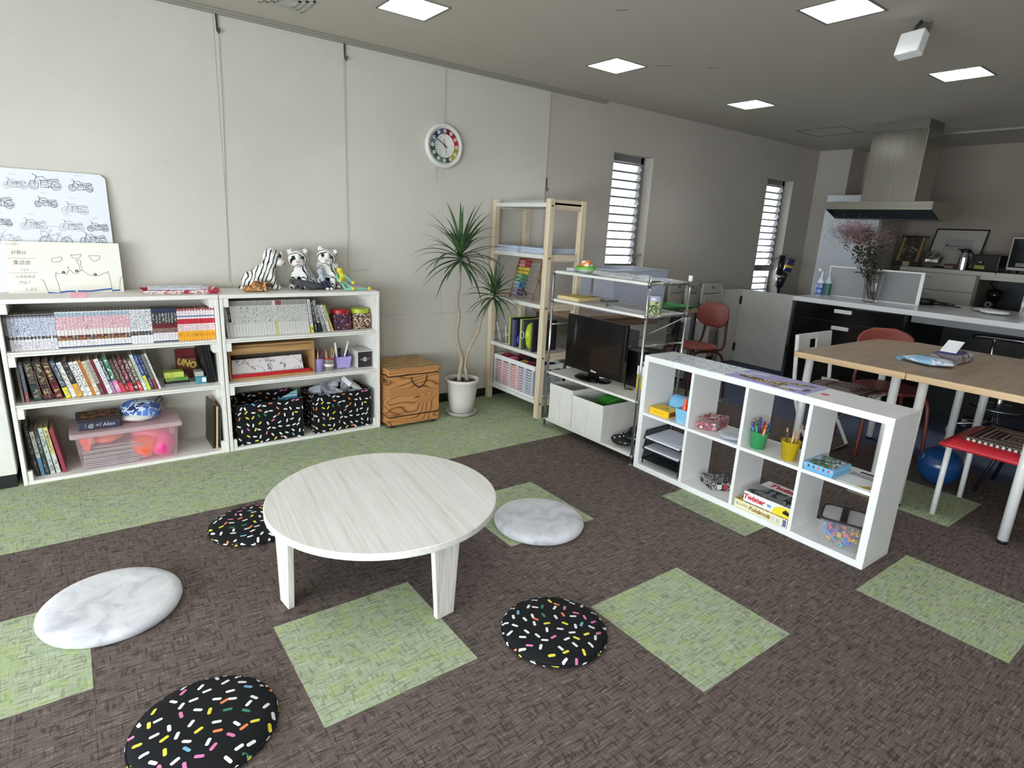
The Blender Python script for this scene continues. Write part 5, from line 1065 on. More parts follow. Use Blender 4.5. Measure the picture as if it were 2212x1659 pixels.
for z in (zc+0.002, zc+h): k.tube([(x0,y0,z),(x1,y0,z),(x1,y1,z),(x0,y1,z)], 0.0018, 6, closed=True)
for i in range(7):
    y = y0+(y1-y0)*i/6; k.tube([(x0,y,zc+h),(x0,y,zc+0.002),(x1,y,zc+0.002),(x1,y,zc+h)], 0.0012, 5)
for i in range(6):
    x = x0+(x1-x0)*i/5; k.tube([(x,y0,zc+h),(x,y0,zc+0.002),(x,y1,zc+0.002),(x,y1,zc+h)], 0.0012, 5)
k.build('wire_grid', M_CHROME, wb)
t = thing('white_stick', 'white stick leaning up in the wire basket', 'stick', (2.27, 1.90, zc+0.004)); MB().tube([(2.27, 1.915, zc+0.004), (2.262, 1.965, zc+0.15)], 0.004, 7).build('stick', M_PLW, t)
t = thing('white_stick', 'second white stick at the shelf edge of the wire basket', 'stick', (2.265, 1.845, zc+0.004)); MB().tube([(2.265, 1.835, zc+0.004), (2.262, 1.845, zc+0.14)], 0.004, 7).build('stick', M_PLW, t)
# lattice crate on the lowest board
zd = PZt[0]+0.0005
lc = thing('lattice_crate', 'white lattice plastic crate with coral contents on the lowest board of the pine shelf', 'crate', (2.40, 1.68, zd))
x0, x1, y0, y1, h = 2.236, 2.520, 1.43, 1.945, 0.245
k = MB(); k.box(x0, x1, y0, y0+0.008, zd+h-0.036, zd+h).box(x0, x1, y1-0.008, y1, zd+h-0.036, zd+h).box(x0, x0+0.008, y0+0.008, y1-0.008, zd+h-0.036, zd+h).box(x1-0.008, x1, y0+0.008, y1-0.008, zd+h-0.036, zd+h); k.build('rim', M_PLW, lc, bevel=0.002, seg=1)
MB().box(x0, x1, y0, y1, zd, zd+0.018).build('base', M_PLW, lc, bevel=0.003, seg=1)
k = MB()
ny = 5
for i in range(ny+1):
    y = y0+(y1-y0-0.03)*i/ny; k.box(x0, x0+0.005, y, y+0.03, zd+0.018, zd+h-0.036)
for j in range(9):
    z = zd+0.026+j*0.0205; k.box(x0+0.0005, x0+0.0045, y0, y1, z, z+0.0105)
for i in range(4):
    x = x0+(x1-x0-0.03)*i/3; k.box(x, x+0.03, y0, y0+0.005, zd+0.018, zd+h-0.036)
for j in range(9):
    z = zd+0.026+j*0.0205; k.box(x0, x1, y0+0.0005, y0+0.0045, z, z+0.0105)
k.build('lattice_wall', frosted('lattice_plastic', (232, 234, 242), 0.35, 0.18), lc)
k = MB()
k.box(x0+0.012, x1-0.03, 1.60, y1-0.035, zd+0.02, zd+0.195); k.build('coral_sheet', M((248, 142, 118), 0.5, var=0.06), lc)
MB().box(x0+0.012, x1-0.03, y0+0.012, 1.595, zd+0.02, zd+0.19).build('grey_filling', M((150, 152, 164), 0.6, var=0.5, vs=26), lc)
R = random.Random(8)
for i, c in enumerate([(176,58,84),(120,40,72),(206,96,120),(60,30,44),(196,160,70),(150,60,80),(90,50,110)]):
    lump('bundle', (2.29+R.uniform(0, 0.16), y1-0.05-i*0.062, zd+0.215), (0.05, 0.045, 0.030), M(c, 0.7, var=0.2, vs=30), lc, 40+i, 0.3)
# ------------------------------------------------------------------ chrome wire rack with the television
rk = thing('chrome_rack', 'chrome-post rack with four white boards between the pine shelf and the cube shelf', 'rack', (2.35, 0.79, 0))
RX0, RX1, RY0, RY1 = 2.172, 2.528, 0.383, 1.204; RZ = [0.066, 0.405, 0.905, 1.09]
for x in (RX0, RX1):
    for y in (RY0, RY1):
        MB().cyl((x, y, 0.004), (x, y, 1.118), 0.0085, n=12).build('post', M_CHROME, rk)
        MB().cyl((x, y, 0.0), (x, y, 0.012), 0.012, n=12).build('foot', M((120, 120, 120), 0.5), rk)
MB().cyl((RX1, RY0, 1.095), (RX1, RY0, 1.128), 0.0125, n=14).build('post_cap', M_PLW, rk)
for z in RZ:
    MB().box(RX0-0.002, RX1+0.002, RY0+0.011, RY1-0.011, z-0.017, z).build('board', M_WHITE2, rk, bevel=0.003)
    k = MB()
    for y in (RY0, RY1): k.cyl((RX0, y, z-0.009), (RX1, y, z-0.009), 0.0075, n=10)
    k.build('end_rail', M_CHROME, rk)
    for x in (RX0, RX1):
        for y in (RY0, RY1): MB().cyl((x, y, z-0.022), (x, y, z+0.004), 0.0115, n=12).build('collar', M_GREYMET, rk)
for z in (0.73, 0.47):
    for y in (RY0, RY1): MB().cyl((RX0, y, z), (RX1, y, z), 0.0045, n=8).build('side_bar', M_CHROME, rk)
k = MB().cyl((RX1+0.006, RY0+0.01, 0.88), (RX1+0.006, RY1-0.01, 0.43), 0.004, n=8).build('brace', M_GREYMET, rk)
zr = RZ[3]+0.0005
o = thing('grey_case', 'small grey card case on the top board of the chrome rack', 'case', (2.30, 1.13, zr)); MB().box(2.24, 2.33, 1.092, 1.165, zr, zr+0.022).build('case_body', M((186, 190, 200), 0.4), o, bevel=0.004)
bw_ = thing('green_bowl', 'green bowl heaped with orange and white bits on the top board of the chrome rack', 'bowl', (2.30, 1.04, zr))
MB().lathe([(0.0001, 0), (0.040, 0), (0.060, 0.022), (0.066, 0.038), (0.063, 0.038), (0.050, 0.016), (0.0001, 0.006)], (2.30, 1.04, zr), 28, mis=[0,0,0,1,1,1]).build('bowl_body', [M((206, 214, 206), 0.4, var=0.2, vs=40), M((90, 176, 64), 0.35)], bw_)
MB().lathe([(0.058, 0.021), (0.0665, 0.0382), (0.0675, 0.0382), (0.0600, 0.020)], (2.30, 1.04, zr), 28).build('green_band', M((98, 182, 60), 0.35), bw_)
R = random.Random(2)
for i in range(9):
    a = i*2.4; q = 0.034*math.sqrt(i/9); lump('orange_bit' if i % 2 == 0 else 'white_bit', (2.30+q*math.cos(a), 1.04+q*math.sin(a), zr+0.045+(0.014 if i < 3 else 0)), (0.019, 0.017, 0.016), M((236, 130, 54) if i % 2 == 0 else (236, 226, 206), 0.5), bw_, 50+i, 0.3, 10)
cl = thing('cloth_sheet', 'wrinkled pale printed sheet spread over the top board of the chrome rack', 'cloth', (2.35, 0.7, zr))
nx, nyy = 12, 26; k = MB(); vs = []
from mathutils import noise as MN
for i in range(nx+1):
    for j in range(nyy+1):
        x = RX0+0.002+(RX1-RX0-0.004)*i/nx; y = 0.398+(0.972-0.398)*j/nyy
        h = max(0.0, MN.noise(Vector((x*9, y*9, 0.3))))*0.020 + 0.0018
        vs.append((x+0.006*MN.noise(Vector((0, y*11, 0))), y+0.010*MN.noise(Vector((x*11, 0, 2))), zr+h))
k.add(vs, [(i*(nyy+1)+j, (i+1)*(nyy+1)+j, (i+1)*(nyy+1)+j+1, i*(nyy+1)+j+1) for i in range(nx) for j in range(nyy)], 0, True)
k.build('sheet', scribble('cloth_print', (226, 230, 232), (150, 160, 186), 9.0, 0.02, tint=((228, 230, 232), (214, 224, 232))), cl)
z2 = RZ[2]+0.0005
o = sheet_stack('notebook_stack', 2.20, 2.40, 0.985, 1.20-0.012, z2, 4, 0.006, [M((206,180,150),0.6), M((226,210,150),0.6), M((214,196,176),0.6), M((228,206,120),0.6)], 'fanned stack of tan and yellow notebooks at the pine-shelf end of the rack', 'notebook', 6, jit=0.006, rot=0.06)
o = thing('black_folder', 'black flat folder under the notebooks on the second board of the rack', 'folder', (2.44, 1.02, z2)); MB().box(2.41, 2.52, 0.93, 1.18, z2, z2+0.012).build('folder_body', M((36, 24, 26), 0.4), o, bevel=0.002)
for i, (a, b_, c_, d, lab) in enumerate([(2.215, 2.46, 0.70, 0.945, 'clear curled plastic case with a dark clip on the rack, beside the black folder'), (2.22, 2.45, 0.44, 0.69, 'clear flat plastic case with rolled edge on the rack, beside the printed tin')]):
    o = thing('clear_case', lab, 'case', ((a+b_)/2, (c_+d)/2, z2))
    n = 10; vs = []; 
    for j in range(n+1):
        t = j/n; y = c_+(d-c_)*t; h = 0.006+(0.050 if i == 0 else 0.024)*math.sin(PI*t)**1.5
        for x in (a, b_): vs.append((x, y, z2+h))
    k = MB(); k.add(vs, [(2*j, 2*j+1, 2*j+3, 2*j+2) for j in range(n)], 0, True); k.box(a, b_, c_, d, z2, z2+0.004)
    k.build('case_shell', M_CLEAR, o)
    if i == 0: MB().tube([(a-0.002, c_+0.02, z2+0.012), (a-0.006, c_+0.03, z2+0.020), (a-0.004, c_+0.045, z2+0.014), (a, c_+0.035, z2+0.007)], 0.004, 7).build('clip', M((70, 72, 76), 0.4), o)
    else: MB().tube([(a, c_, z2+0.0095), (a, d, z2+0.0095)], 0.0085, 10).build('rolled_edge', M_CLEAR, o)
cn = thing('printed_tin', 'tall green-patterned tin with a pale lid by the chrome post', 'tin', (2.29, 0.435, z2))
cn_mat = scribble('tin_print', (206, 212, 150), (74, 92, 70), 36.0, 0.06, tint=((196, 200, 150), (150, 164, 110)))
MB().lathe([(0.0001, 0), (0.041, 0), (0.042, 0.003), (0.042, 0.072), (0.0415, 0.074)], (2.285, 0.432, z2), 28).build('can_body', cn_mat, cn)
MB().lathe([(0.0412, 0.074), (0.0424, 0.078), (0.0424, 0.104), (0.039, 0.108), (0.0001, 0.108)], (2.285, 0.432, z2), 28).build('can_top', M((184, 190, 206), 0.3, 0.2), cn)
# television
tv = thing('television', 'black flat television on an oval foot, standing on the chrome rack', 'television', (2.31, 0.89, RZ[1]+0.0005)); zt = RZ[1]+0.0005
MB().box(2.285, 2.315, 0.620, 1.162, zt+0.036, zt+0.400).build('screen_housing', M((12, 12, 13), 0.25), tv, bevel=0.006, seg=3)
MB().box(2.2835, 2.286, 0.642, 1.140, zt+0.075, zt+0.382).build('screen', M((22, 21, 21), 0.12), tv)
MB().box(2.315, 2.345, 0.68, 1.10, zt+0.09, zt+0.35).build('rear_shell', M((16, 16, 17), 0.5), tv, bevel=0.01)
text('Mioox', 0.019, M((196, 196, 198), 0.4), tv, 'maker_mark', (2.2832, 0.875, zt+0.056), FACE_X, bold=0.001)
MB().lathe([(0.0001, 0.0), (0.098, 0.0), (0.10, 0.004), (0.09, 0.010), (0.0001, 0.016)], (2.295, 0.888, zt), 36, sy=1.45).build('foot', M((8, 8, 9), 0.1), tv)
MB().box(2.292, 2.315, 0.845, 0.93, zt+0.010, zt+0.06).build('neck', M((10, 10, 11), 0.2), tv, bevel=0.004)
MB().tube([(2.33, 0.70, zt+0.10), (2.34, 0.655, zt+0.04), (2.33, 0.63, zt+0.006), (2.30, 0.60, zt+0.0055), (2.33, 0.56, zt+0.0055)], 0.004, 7).build('power_cord', M_BLACK, tv)
bb = thing('black_box', 'black boxy device with a white socket label standing behind the television', 'device', (2.45, 0.65, zt)); MB().box(2.40, 2.50, 0.60, 0.70, zt, zt+0.23).build('device_body', M((14, 14, 15), 0.35), bb, bevel=0.004)
MB().box(2.44, 2.47, 0.5990, 0.600, zt+0.12, zt+0.165).build('socket_label', M_PAPER, bb)
yc = thing('yellow_carton', 'yellow and white carton with black letters behind the television', 'carton', (2.45, 0.49, zt))
MB().box(2.38, 2.50, 0.43, 0.585, zt, zt+0.150).build('carton', M((206, 190, 24), 0.5), yc, bevel=0.002)
MB().box(2.3785, 2.3797, 0.43, 0.585, zt+0.095, zt+0.150).build('white_band', M_PAPER, yc)
text('ICS', 0.05, M_INKB, yc, 'carton_letters', (2.3780, 0.505, zt+0.122), FACE_X, 1.0, 0.25, bold=0.001)
# white fabric bins on the low board
zbn = RZ[0]+0.0005
def white_bin(y0, y1, h, label):
    t = thing('white_bin', label, 'storage bin', (2.34, (y0+y1)/2, zbn), None, 'white fabric bins on the rack'); w = 0.004; x0, x1 = 2.165, 2.50
    for nm, b in (('front_panel', (x0, x0+w, y0, y1)), ('back_panel', (x1-w, x1, y0, y1)), ('side_panel', (x0+w, x1-w, y0, y0+w)), ('side_panel', (x0+w, x1-w, y1-w, y1))): MB().box(*b, zbn, zbn+h).build(nm, M_WHITE2, t, bevel=0.0015, seg=1)
    MB().box(x0+w, x1-w, y0+w, y1-w, zbn+0.001, zbn+0.006).build('bottom_panel', M_WHITE2, t)
    MB().box(x0-0.0025, x0, y0, y1, zbn+h-0.045, zbn+h).build('hem', M_WHITE2, t, bevel=0.001, seg=1)
    MB().box(x0-0.0012, x0, (y0+y1)/2-0.001, (y0+y1)/2+0.001, zbn, zbn+h-0.045).build('seam', M((196, 196, 200), 0.8), t)
    return t
white_bin(0.930, 1.158, 0.262, 'white fabric bin nearest the pine shelf, on the low board of the rack')
white_bin(0.642, 0.922, 0.236, 'white fabric bin with green discs inside, on the low board of the rack')
for i in range(5):
    o = MB(); o.T = Matrix.Translation((2.36, 0.835-i*0.024, zbn+0.135)) @ Matrix.Rotation(0.25, 4, 'X') @ Matrix.Rotation(PI/2, 4, 'X'); o.lathe([(0.0001, -0.006), (0.112, -0.006), (0.118, 0), (0.112, 0.006), (0.0001, 0.006)], (0, 0, 0), 36)
    o.single('green_disc', M((62, 140, 50), 0.5), 'green disc standing in the white bin, %s from the pine-shelf side' % ORD[i], 'disc', (2.36, 0.835-i*0.024, zbn+0.02), 'green discs in the white bin')
o = thing('spotted_pouch', 'black pouch with white spots slumped on the low board by the chrome post', 'pouch', (2.31, 0.50, zbn))
M_SPOT = scribble('spot_print', (18, 18, 20), (20, 20, 22), 30.0, 0.0)
t_ = NT('white_spots'); v = t_.n('TexVoronoi', {'Vector': t_.coord('Object'), 'Scale': 34.0}); t_.base(t_.ramp(v.outputs['Distance'], [(0, lin((230, 230, 232))), (0.26, lin((16, 16, 18)))], True)); t_.set(Roughness=0.6); M_SPOT = t_.m
for i in range(3): lump('pouch_fold', (2.26+0.035*i, 0.53-0.035*i, zbn+0.032+0.034*i), (0.065, 0.085-0.008*i, 0.029), M_SPOT, o, 60+i, 0.18, 18)
o = thing('loose_paper', 'loose white sheets lying on the low board under the spotted pouch end', 'paper', (2.24, 0.46, zbn)); MB().box(2.178, 2.20, 0.40, 0.52, zbn, zbn+0.002).build('sheet', M_PAPER, o)
# ------------------------------------------------------------------ white cube shelf
ks = thing('cube_shelf', 'long low white cube shelf with eight open compartments dividing the room', 'shelf', (2.30, -0.29, 0))
KX0, KX1, KY0, KY1, KH = 2.176, 2.430, -0.946, 0.366, 0.684
M_KAL = M((238, 238, 238), 0.4)
MB().box(KX0, KX1, KY0, KY1, KH-0.032, KH).build('top_panel', M_KAL, ks, bevel=0.0015, seg=1)
MB().box(KX0, KX1, KY0, KY1, 0.0, 0.032).build('bottom_panel', M_KAL, ks, bevel=0.0015, seg=1)
for y in (KY0, KY1-0.032): MB().box(KX0, KX1, y, y+0.032, 0.0322, KH-0.0322).build('end_panel', M_KAL, ks, bevel=0.0015, seg=1)
DV = [0.029, -0.290, -0.608]
for y in DV: MB().box(KX0+0.002, KX1-0.002, y-0.0085, y+0.0085, 0.0322, KH-0.0322).build('divider', M_KAL, ks, bevel=0.001, seg=1)
ED = [KY1-0.0322] + [e for y in DV for e in (y+0.0086, y-0.0086)] + [KY0+0.0322]
for i in range(4): MB().box(KX0+0.002, KX1-0.002, ED[2*i+1], ED[2*i], 0.332, 0.349).build('mid_shelf', M_KAL, ks, bevel=0.001, seg=1)
for z in (0.64, 0.05): MB().cyl((KX0+0.018, KY0-0.0012, z), (KX0+0.018, KY0, z), 0.005, n=12).build('screw_cap', M((200, 200, 198), 0.3, 0.5), ks)
zk = KH+0.0004
o = thing('line_art_sheet', 'pale sheet of dense line drawings on the cube shelf, chrome-rack end', 'drawing', (2.32, 0.05, zk)); MB().box(2.184, 2.425, -0.150, 0.262, zk, zk+0.0015).build('sheet', M_LINEART, o)
pz = thing('tiger_puzzle', 'purple picture board of tigers on top of the cube shelf', 'picture board', (2.32, -0.36, zk))
MB().box(2.178, 2.428, -0.560, -0.156, zk, zk+0.004).build('board', M((166, 158, 204), 0.5), pz, bevel=0.001, seg=1)
zp = zk+0.0042
Pq = lambda pts: [(x, y, zp) for x, y in pts]
def flat(name, pts, mat, par, z): k = MB(); k.prism(pts, 'z', z, z+0.0006); return k.build(name, mat, par)
M_TG = scribble('tiger_print', (196, 178, 120), (84, 72, 52), 30.0, 0.07)
def blob(c, rx, ry, n=16, rot=0, jag=0.12, seed=0):
    q = random.Random(seed); return [(c[0]+(rx*math.cos(a)*math.cos(rot)-ry*math.sin(a)*math.sin(rot))*(1+q.uniform(-jag, jag)), c[1]+(rx*math.cos(a)*math.sin(rot)+ry*math.sin(a)*math.cos(rot))*(1+q.uniform(-jag, jag))) for a in [2*PI*i/n for i in range(n)]]
flat('tiger_figure', blob((2.25, -0.30), 0.03, 0.115, seed=1), M_TG, pz, zp); flat('tiger_figure', blob((2.27, -0.395), 0.042, 0.035, seed=2), M_TG, pz, zp+0.0001); flat('tiger_figure', blob((2.34, -0.465), 0.022, 0.075, rot=0.3, seed=3), M_TG, pz, zp); flat('tiger_figure', blob((2.20, -0.44), 0.014, 0.07, seed=8), M_TG, pz, zp)
for c, rx, ry, s in (((2.36, -0.24), 0.022, 0.05, 4), ((2.30, -0.20), 0.016, 0.04, 5), ((2.245, -0.475), 0.018, 0.055, 6)): flat('white_shape', blob(c, rx, ry, seed=s, rot=0.4), M((212, 214, 226), 0.5), pz, zp+0.0001)
flat('grey_shape', blob((2.26, -0.535), 0.03, 0.016, seed=7), M((96, 92, 96), 0.5), pz, zp+0.0002)
o = MB().box(2.277, 2.302, -0.622, -0.592, zk, zk+0.0012).single('red_sticker', M((206, 56, 72), 0.5), 'tiny red sticker on the white top of the cube shelf', 'sticker', (2.29, -0.607, zk))
z1, z0 = 0.3494, 0.0324
# top compartments
yb = thing('yellow_carton', 'yellow book-like carton lying in the first upper compartment from the chrome rack', 'carton', (2.27, 0.25, z1))
MB().box(2.205, 2.310, 0.178, 0.312, z1, z1+0.038).build('carton', M((240, 196, 36), 0.45), yb, bevel=0.002); MB().box(2.215, 2.30, 0.176, 0.1775, z1+0.006, z1+0.032).build('brown_end', M((120, 66, 36), 0.5), yb)
text('CHOCOLATE', 0.013, M((190, 140, 24), 0.5), yb, 'carton_letters', (2.2044, 0.245, z1+0.019), FACE_X)
MB().lathe([(0.014, 0), (0.018, 0.0004), (0.018, 0.0008), (0.014, 0.0008)], (2.25, 0.235, z1+0.038), 18).build('ring_print', M((120, 96, 24), 0.5), yb)
ro = thing('blue_roll', 'sky-blue roll lying at the back of the first upper compartment', 'roll', (2.37, 0.20, z1)); k = MB(); k.T = Matrix.Translation((2.372, 0.195, z1+0.052)) @ Matrix.Rotation(PI/2, 4, 'X') @ Matrix.Rotation(0.0, 4, 'Z'); k.lathe([(0.016, -0.075), (0.051, -0.075), (0.052, -0.07), (0.052, 0.07), (0.051, 0.075), (0.016, 0.075), (0.016, -0.075)], (0, 0, 0), 32); k.build('roll_body', M((124, 184, 228), 0.5), ro)
bc = thing('sky_cup', 'sky-blue square cup holding small bottles, first upper compartment', 'cup', (2.235, 0.085, z1))
shellbox(2.195, 2.285, 0.048, 0.128, z1+0.004, z1+0.082, 0.008, 0.003).build('cup_wall', M((132, 192, 226), 0.4), bc, bevel=0.002); MB().box(2.206, 2.275, 0.058, 0.118, z1, z1+0.006).build('cup_foot', M((186, 214, 228), 0.4), bc)
for i, (x, y, c, h, nm) in enumerate([(2.222, 0.085, (236, 84, 54), 0.135, 'orange'), (2.258, 0.105, (214, 214, 150), 0.115, 'pale yellow'), (2.258, 0.066, (226, 228, 232), 0.105, 'white')]):
    t = thing('squeeze_bottle', '%s squeeze bottle standing in the sky-blue cup' % nm, 'bottle', (x, y, z1+0.010))
    MB().lathe([(0.0001, 0), (0.015, 0), (0.016, 0.004), (0.016, h*0.6), (0.010, h*0.72), (0.008, h*0.74)], (x, y, z1+0.010), 16).build('bottle_body', M(c, 0.35), t); MB().lathe([(0.009, h*0.74), (0.008, h*0.86), (0.003, h), (0.0001, h)], (x, y, z1+0.010), 14).build('nozzle', M(tuple(min(255, int(v*1.08)) for v in c), 0.35), t)
pk = thing('candy_case', 'clear lidded case of red and white candies in the second upper compartment', 'case', (2.33, -0.05, z1))
k = MB(); 
pkx = [(2.200, -0.002), (2.262, -0.105), (2.405, -0.080), (2.345, 0.015)]
MB().hexa([(*p, z1) for p in pkx]+[(*p, z1+0.062) for p in pkx]).build('case_body', M_FPINK, pk, bevel=0.006)
ins = [(2.30+(p[0]-2.30)*0.9, -0.043+(p[1]+0.043)*0.9) for p in pkx]
MB().hexa([(*p, z1+0.003) for p in ins]+[(*p, z1+0.040) for p in ins]).build('candy_layer', beads('candy', [(196, 66, 80), (236, 226, 226), (206, 120, 130), (176, 50, 64)], 62), pk)
MB().hexa([(*p, z1+0.0625) for p in ins]+[(*p, z1+0.0632) for p in ins]).build('lid_print', scribble('candy_lid_print', (222, 204, 202), (136, 44, 50), 24.0, 0.05), pk)
for i, (c, lab) in enumerate((((2.30, -0.175), 'clear bag with folded plastic at the back of the second upper compartment'), ((2.225, -0.215), 'clear bag of bluish bits lying at the front of the second upper compartment'))):
    o = thing('clear_bag', lab, 'bag', (c[0], c[1], z1)); lump('bag_film', (c[0], c[1], z1+0.0185), (0.075 if i == 0 else 0.045, 0.072 if i == 0 else 0.062, 0.0150), M_CLEAR if i == 0 else M_FROST, o, 70+i, 0.2)
    if i: lump('contents', (c[0], c[1], z1+0.012), (0.03, 0.05, 0.009), M((120, 140, 176), 0.5), o, 75, 0.3)
    else:
        MB().box(c[0]-0.04, c[0]+0.05, c[1]-0.055, c[1]+0.055, z1+0.008, z1+0.012).build('folded_sheet', M_PAPER, o)
cup('green_cup', 2.245, -0.352, z1, 0.034, 0.044, 0.088, M((60, 158, 96), 0.4), 'green plastic cup of felt pens in the third upper compartment')
PC3 = [(206,64,96),(110,96,176),(206,150,100),(84,120,190),(60,140,110),(226,140,60),(90,80,140),(60,120,190)]
CN3 = dict(zip(PC3, ['pink', 'violet', 'tan', 'blue', 'teal', 'orange', 'purple', 'sky-blue']))
pens(2.245, -0.352, z1+0.004, 8, 0.034, 0, lambda i, c: '%s felt pen standing in the green cup' % CN3[c], 'felt pens in the green cup', PC3, 0.0062, 'felt_pen', 'pen', False, (0.125, 0.15), 0.3)
cup('yellow_cup', 2.235, -0.520, z1, 0.032, 0.044, 0.092, frosted('yellow_plastic', (238, 214, 44), 0.35, 0.12), 'yellow plastic cup of pencils in the third upper compartment')
PC4 = [(206,164,120),(190,150,110),(60,50,44),(214,180,140),(196,130,90)]
CN4 = dict(zip(PC4, ['tan', 'light brown', 'black', 'sand', 'reddish']))
pens(2.235, -0.513, z1+0.004, 5, 0.020, 0, lambda i, c: '%s pencil standing in the yellow cup' % CN4[c], 'pencils in the yellow cup', PC4, 0.0040, 'pencil', 'pencil', True, (0.14, 0.165), 0.22)
gb = thing('picture_card_game', 'sky-blue flat game box with animal pictures in the fourth upper compartment', 'game box', (2.26, -0.685, z1))
MB().box(2.180, 2.345, -0.752, -0.622, z1, z1+0.036).build('box_base', M((110, 176, 222), 0.4), gb, bevel=0.002)
MB().box(2.178, 2.347, -0.754, -0.620, z1+0.016, z1+0.0375).build('box_lid', M((128, 190, 230), 0.4), gb, bevel=0.002)
MB().box(2.186, 2.338, -0.746, -0.630, z1+0.0377, z1+0.0383).build('lid_picture', scribble('animal_print', (196, 206, 206), (70, 80, 84), 26.0, 0.05, tint=((120, 160, 120), (214, 216, 214))), gb)
for i, c in enumerate([(60, 90, 110), (90, 110, 120), (226, 120, 110), (60, 110, 150), (206, 90, 110)]): MB().lathe([(0.0001, 0), (0.006, 0), (0.006, 0.0006), (0.0001, 0.0006)], (0, 0, 0), 10); k = MB(); k.box(2.1768, 2.1778, -0.645-i*0.022-0.005, -0.645-i*0.022+0.005, z1+0.020, z1+0.032); k.build('side_picture', M(c, 0.5), gb)
lf = thing('leaflet', 'white leaflet with black heading and a gold corner, fourth upper compartment', 'leaflet', (2.30, -0.83, z1))
MB().box(2.19, 2.405, -0.905, -0.770, z1, z1+0.0012).build('sheet', M_PAPER, lf)
for i, (x, w) in enumerate([(2.372, 0.020), (2.345, 0.006), (2.330, 0.006), (2.315, 0.006)]): MB().box(x, x+w, -0.895, -0.785+(0.02 if i else 0), z1+0.0012, z1+0.0016).build('text_line', M_INK, lf)
MB().add([(2.195,-0.90,z1+0.0014),(2.255,-0.90,z1+0.0014),(2.195,-0.845,z1+0.0014)], [(0,1,2)]).build('gold_corner', M((190, 164, 76), 0.4), lf)
# lower compartments
dt = thing('mesh_desk_tray', 'black mesh three-tier letter tray in the first lower compartment', 'letter tray', (2.30, 0.19, z0))
M_MESH = frosted('black_mesh', (40, 42, 46), 0.5, 0.25)
for i, z in enumerate((z0+0.035, z0+0.098, z0+0.160)):
    k = MB(); a, b_, c_, d = 2.192, 2.415, 0.060, 0.318
    k.tube([(a,c_,z),(b_,c_,z+0.01),(b_,d,z+0.01),(a,d,z)], 0.0035, 6, closed=True); k.tube([(a+0.02,d+0.003,z+0.042),(b_,d+0.003,z+0.048)], 0.0035, 6); k.tube([(a,d,z),(a+0.02,d+0.003,z+0.042)], 0.0035, 6); k.build('tier_frame', M((44, 46, 50), 0.4, 0.4), dt)
    k = MB(); k.hexa([(a,c_,z-0.001),(b_,c_,z+0.009),(b_,d,z+0.009),(a,d,z-0.001),(a,c_,z),(b_,c_,z+0.01),(b_,d,z+0.01),(a,d,z)]); k.quad((a+0.02,d+0.003,z+0.042),(b_,d+0.003,z+0.048),(b_,d,z+0.01),(a,d,z)); k.build('mesh_floor', M_MESH, dt)
for y in (0.060, 0.320):
    k = MB().tube([(2.20,y,z0+0.004),(2.205,y,z0+0.045),(2.215,y,z0+0.16)], 0.0042, 6).tube([(2.41,y,z0+0.004),(2.41,y,z0+0.20)], 0.0042, 6); k.build('stand', M((44, 46, 50), 0.4, 0.4), dt)
MB().tube([(2.41,0.318,z0+0.17),(2.40,0.318,z0+0.235),(2.40,0.30,z0+0.25),(2.40,0.22,z0+0.25),(2.41,0.21,z0+0.235),(2.41,0.21,z0+0.17)], 0.0045, 7).build('rear_loop', M((44, 46, 50), 0.4, 0.4), dt)
for i, z in enumerate((z0+0.106, z0+0.169)):
    o = thing('paper_ream', ('white paper pile in the middle tier of the mesh letter tray', 'white paper pile in the topmost tier of the mesh letter tray')[i], 'paper', (2.30, 0.19, z)); k = MB(); k.hexa([(2.196,0.068,z-0.0055),(2.41,0.068,z+0.0045),(2.41,0.312,z+0.0045),(2.196,0.312,z-0.0055),(2.196,0.068,z+0.003),(2.41,0.068,z+0.013),(2.41,0.312,z+0.013),(2.196,0.312,z+0.003)]); k.build('sheets', M((222, 226, 238), 0.8), o)
bk = thing('black_game_box', 'small black printed game box lying askew in the second lower compartment', 'game box', (2.31, -0.12, z0))
q = [(2.298,-0.020),(2.236,-0.140),(2.345,-0.215),(2.407,-0.095)]
MB().hexa([(*p, z0) for p in q]+[(*p, z0+0.045) for p in q]).build('carton', scribble('black_box_print', (34, 32, 36), (150, 146, 146), 34.0, 0.06, tint=((26, 24, 28), (60, 54, 58))), bk, bevel=0.0015)
b = bk.children[0]
for i, c in enumerate(((206,204,204),(176,56,64),(196,190,190))): 
    a_ = Vector((*q[1], z0)); e_ = (Vector((*q[2], z0))-a_).normalized(); n_ = Vector((-e_.y, e_.x, 0))*-1
    p0 = a_+e_*(0.028+0.034*i)+n_*-0.0
    nn = Vector((e_.y, -e_.x, 0)); p0 = p0 + nn*0.0006
    MB().add([p0+Vector((0,0,0.008)), p0+e_*0.026+Vector((0,0,0.008)), p0+e_*0.026+Vector((0,0,0.034)), p0+Vector((0,0,0.034))], [(0,1,2,3)]).build('side_print', M(c, 0.5), bk)
pg = thing('cream_game_box', 'cream and gold printed game box at the bottom of the third lower compartment', 'game box', (2.30, -0.46, z0))
MB().box(2.182, 2.42, -0.594, -0.312, z0, z0+0.042).build('carton', M((236, 228, 190), 0.45, var=0.03), pg, bevel=0.0015)
MB().box(2.186, 2.416, -0.590, -0.316, z0+0.0421, z0+0.0427).build('lid_picture', scribble('gold_lid_print', (206, 176, 92), (96, 88, 50), 22.0, 0.05, tint=((214, 166, 72), (150, 146, 104))), pg)
text('Pokémon', 0.030, M((150, 118, 70), 0.5), pg, 'box_title', (2.1814, -0.452, z0+0.021), FACE_X, 1.0, 0.15, bold=0.001); text('BOARD', 0.020, M((150, 146, 130), 0.5), pg, 'box_subtitle', (2.1814, -0.357, z0+0.022), FACE_X)
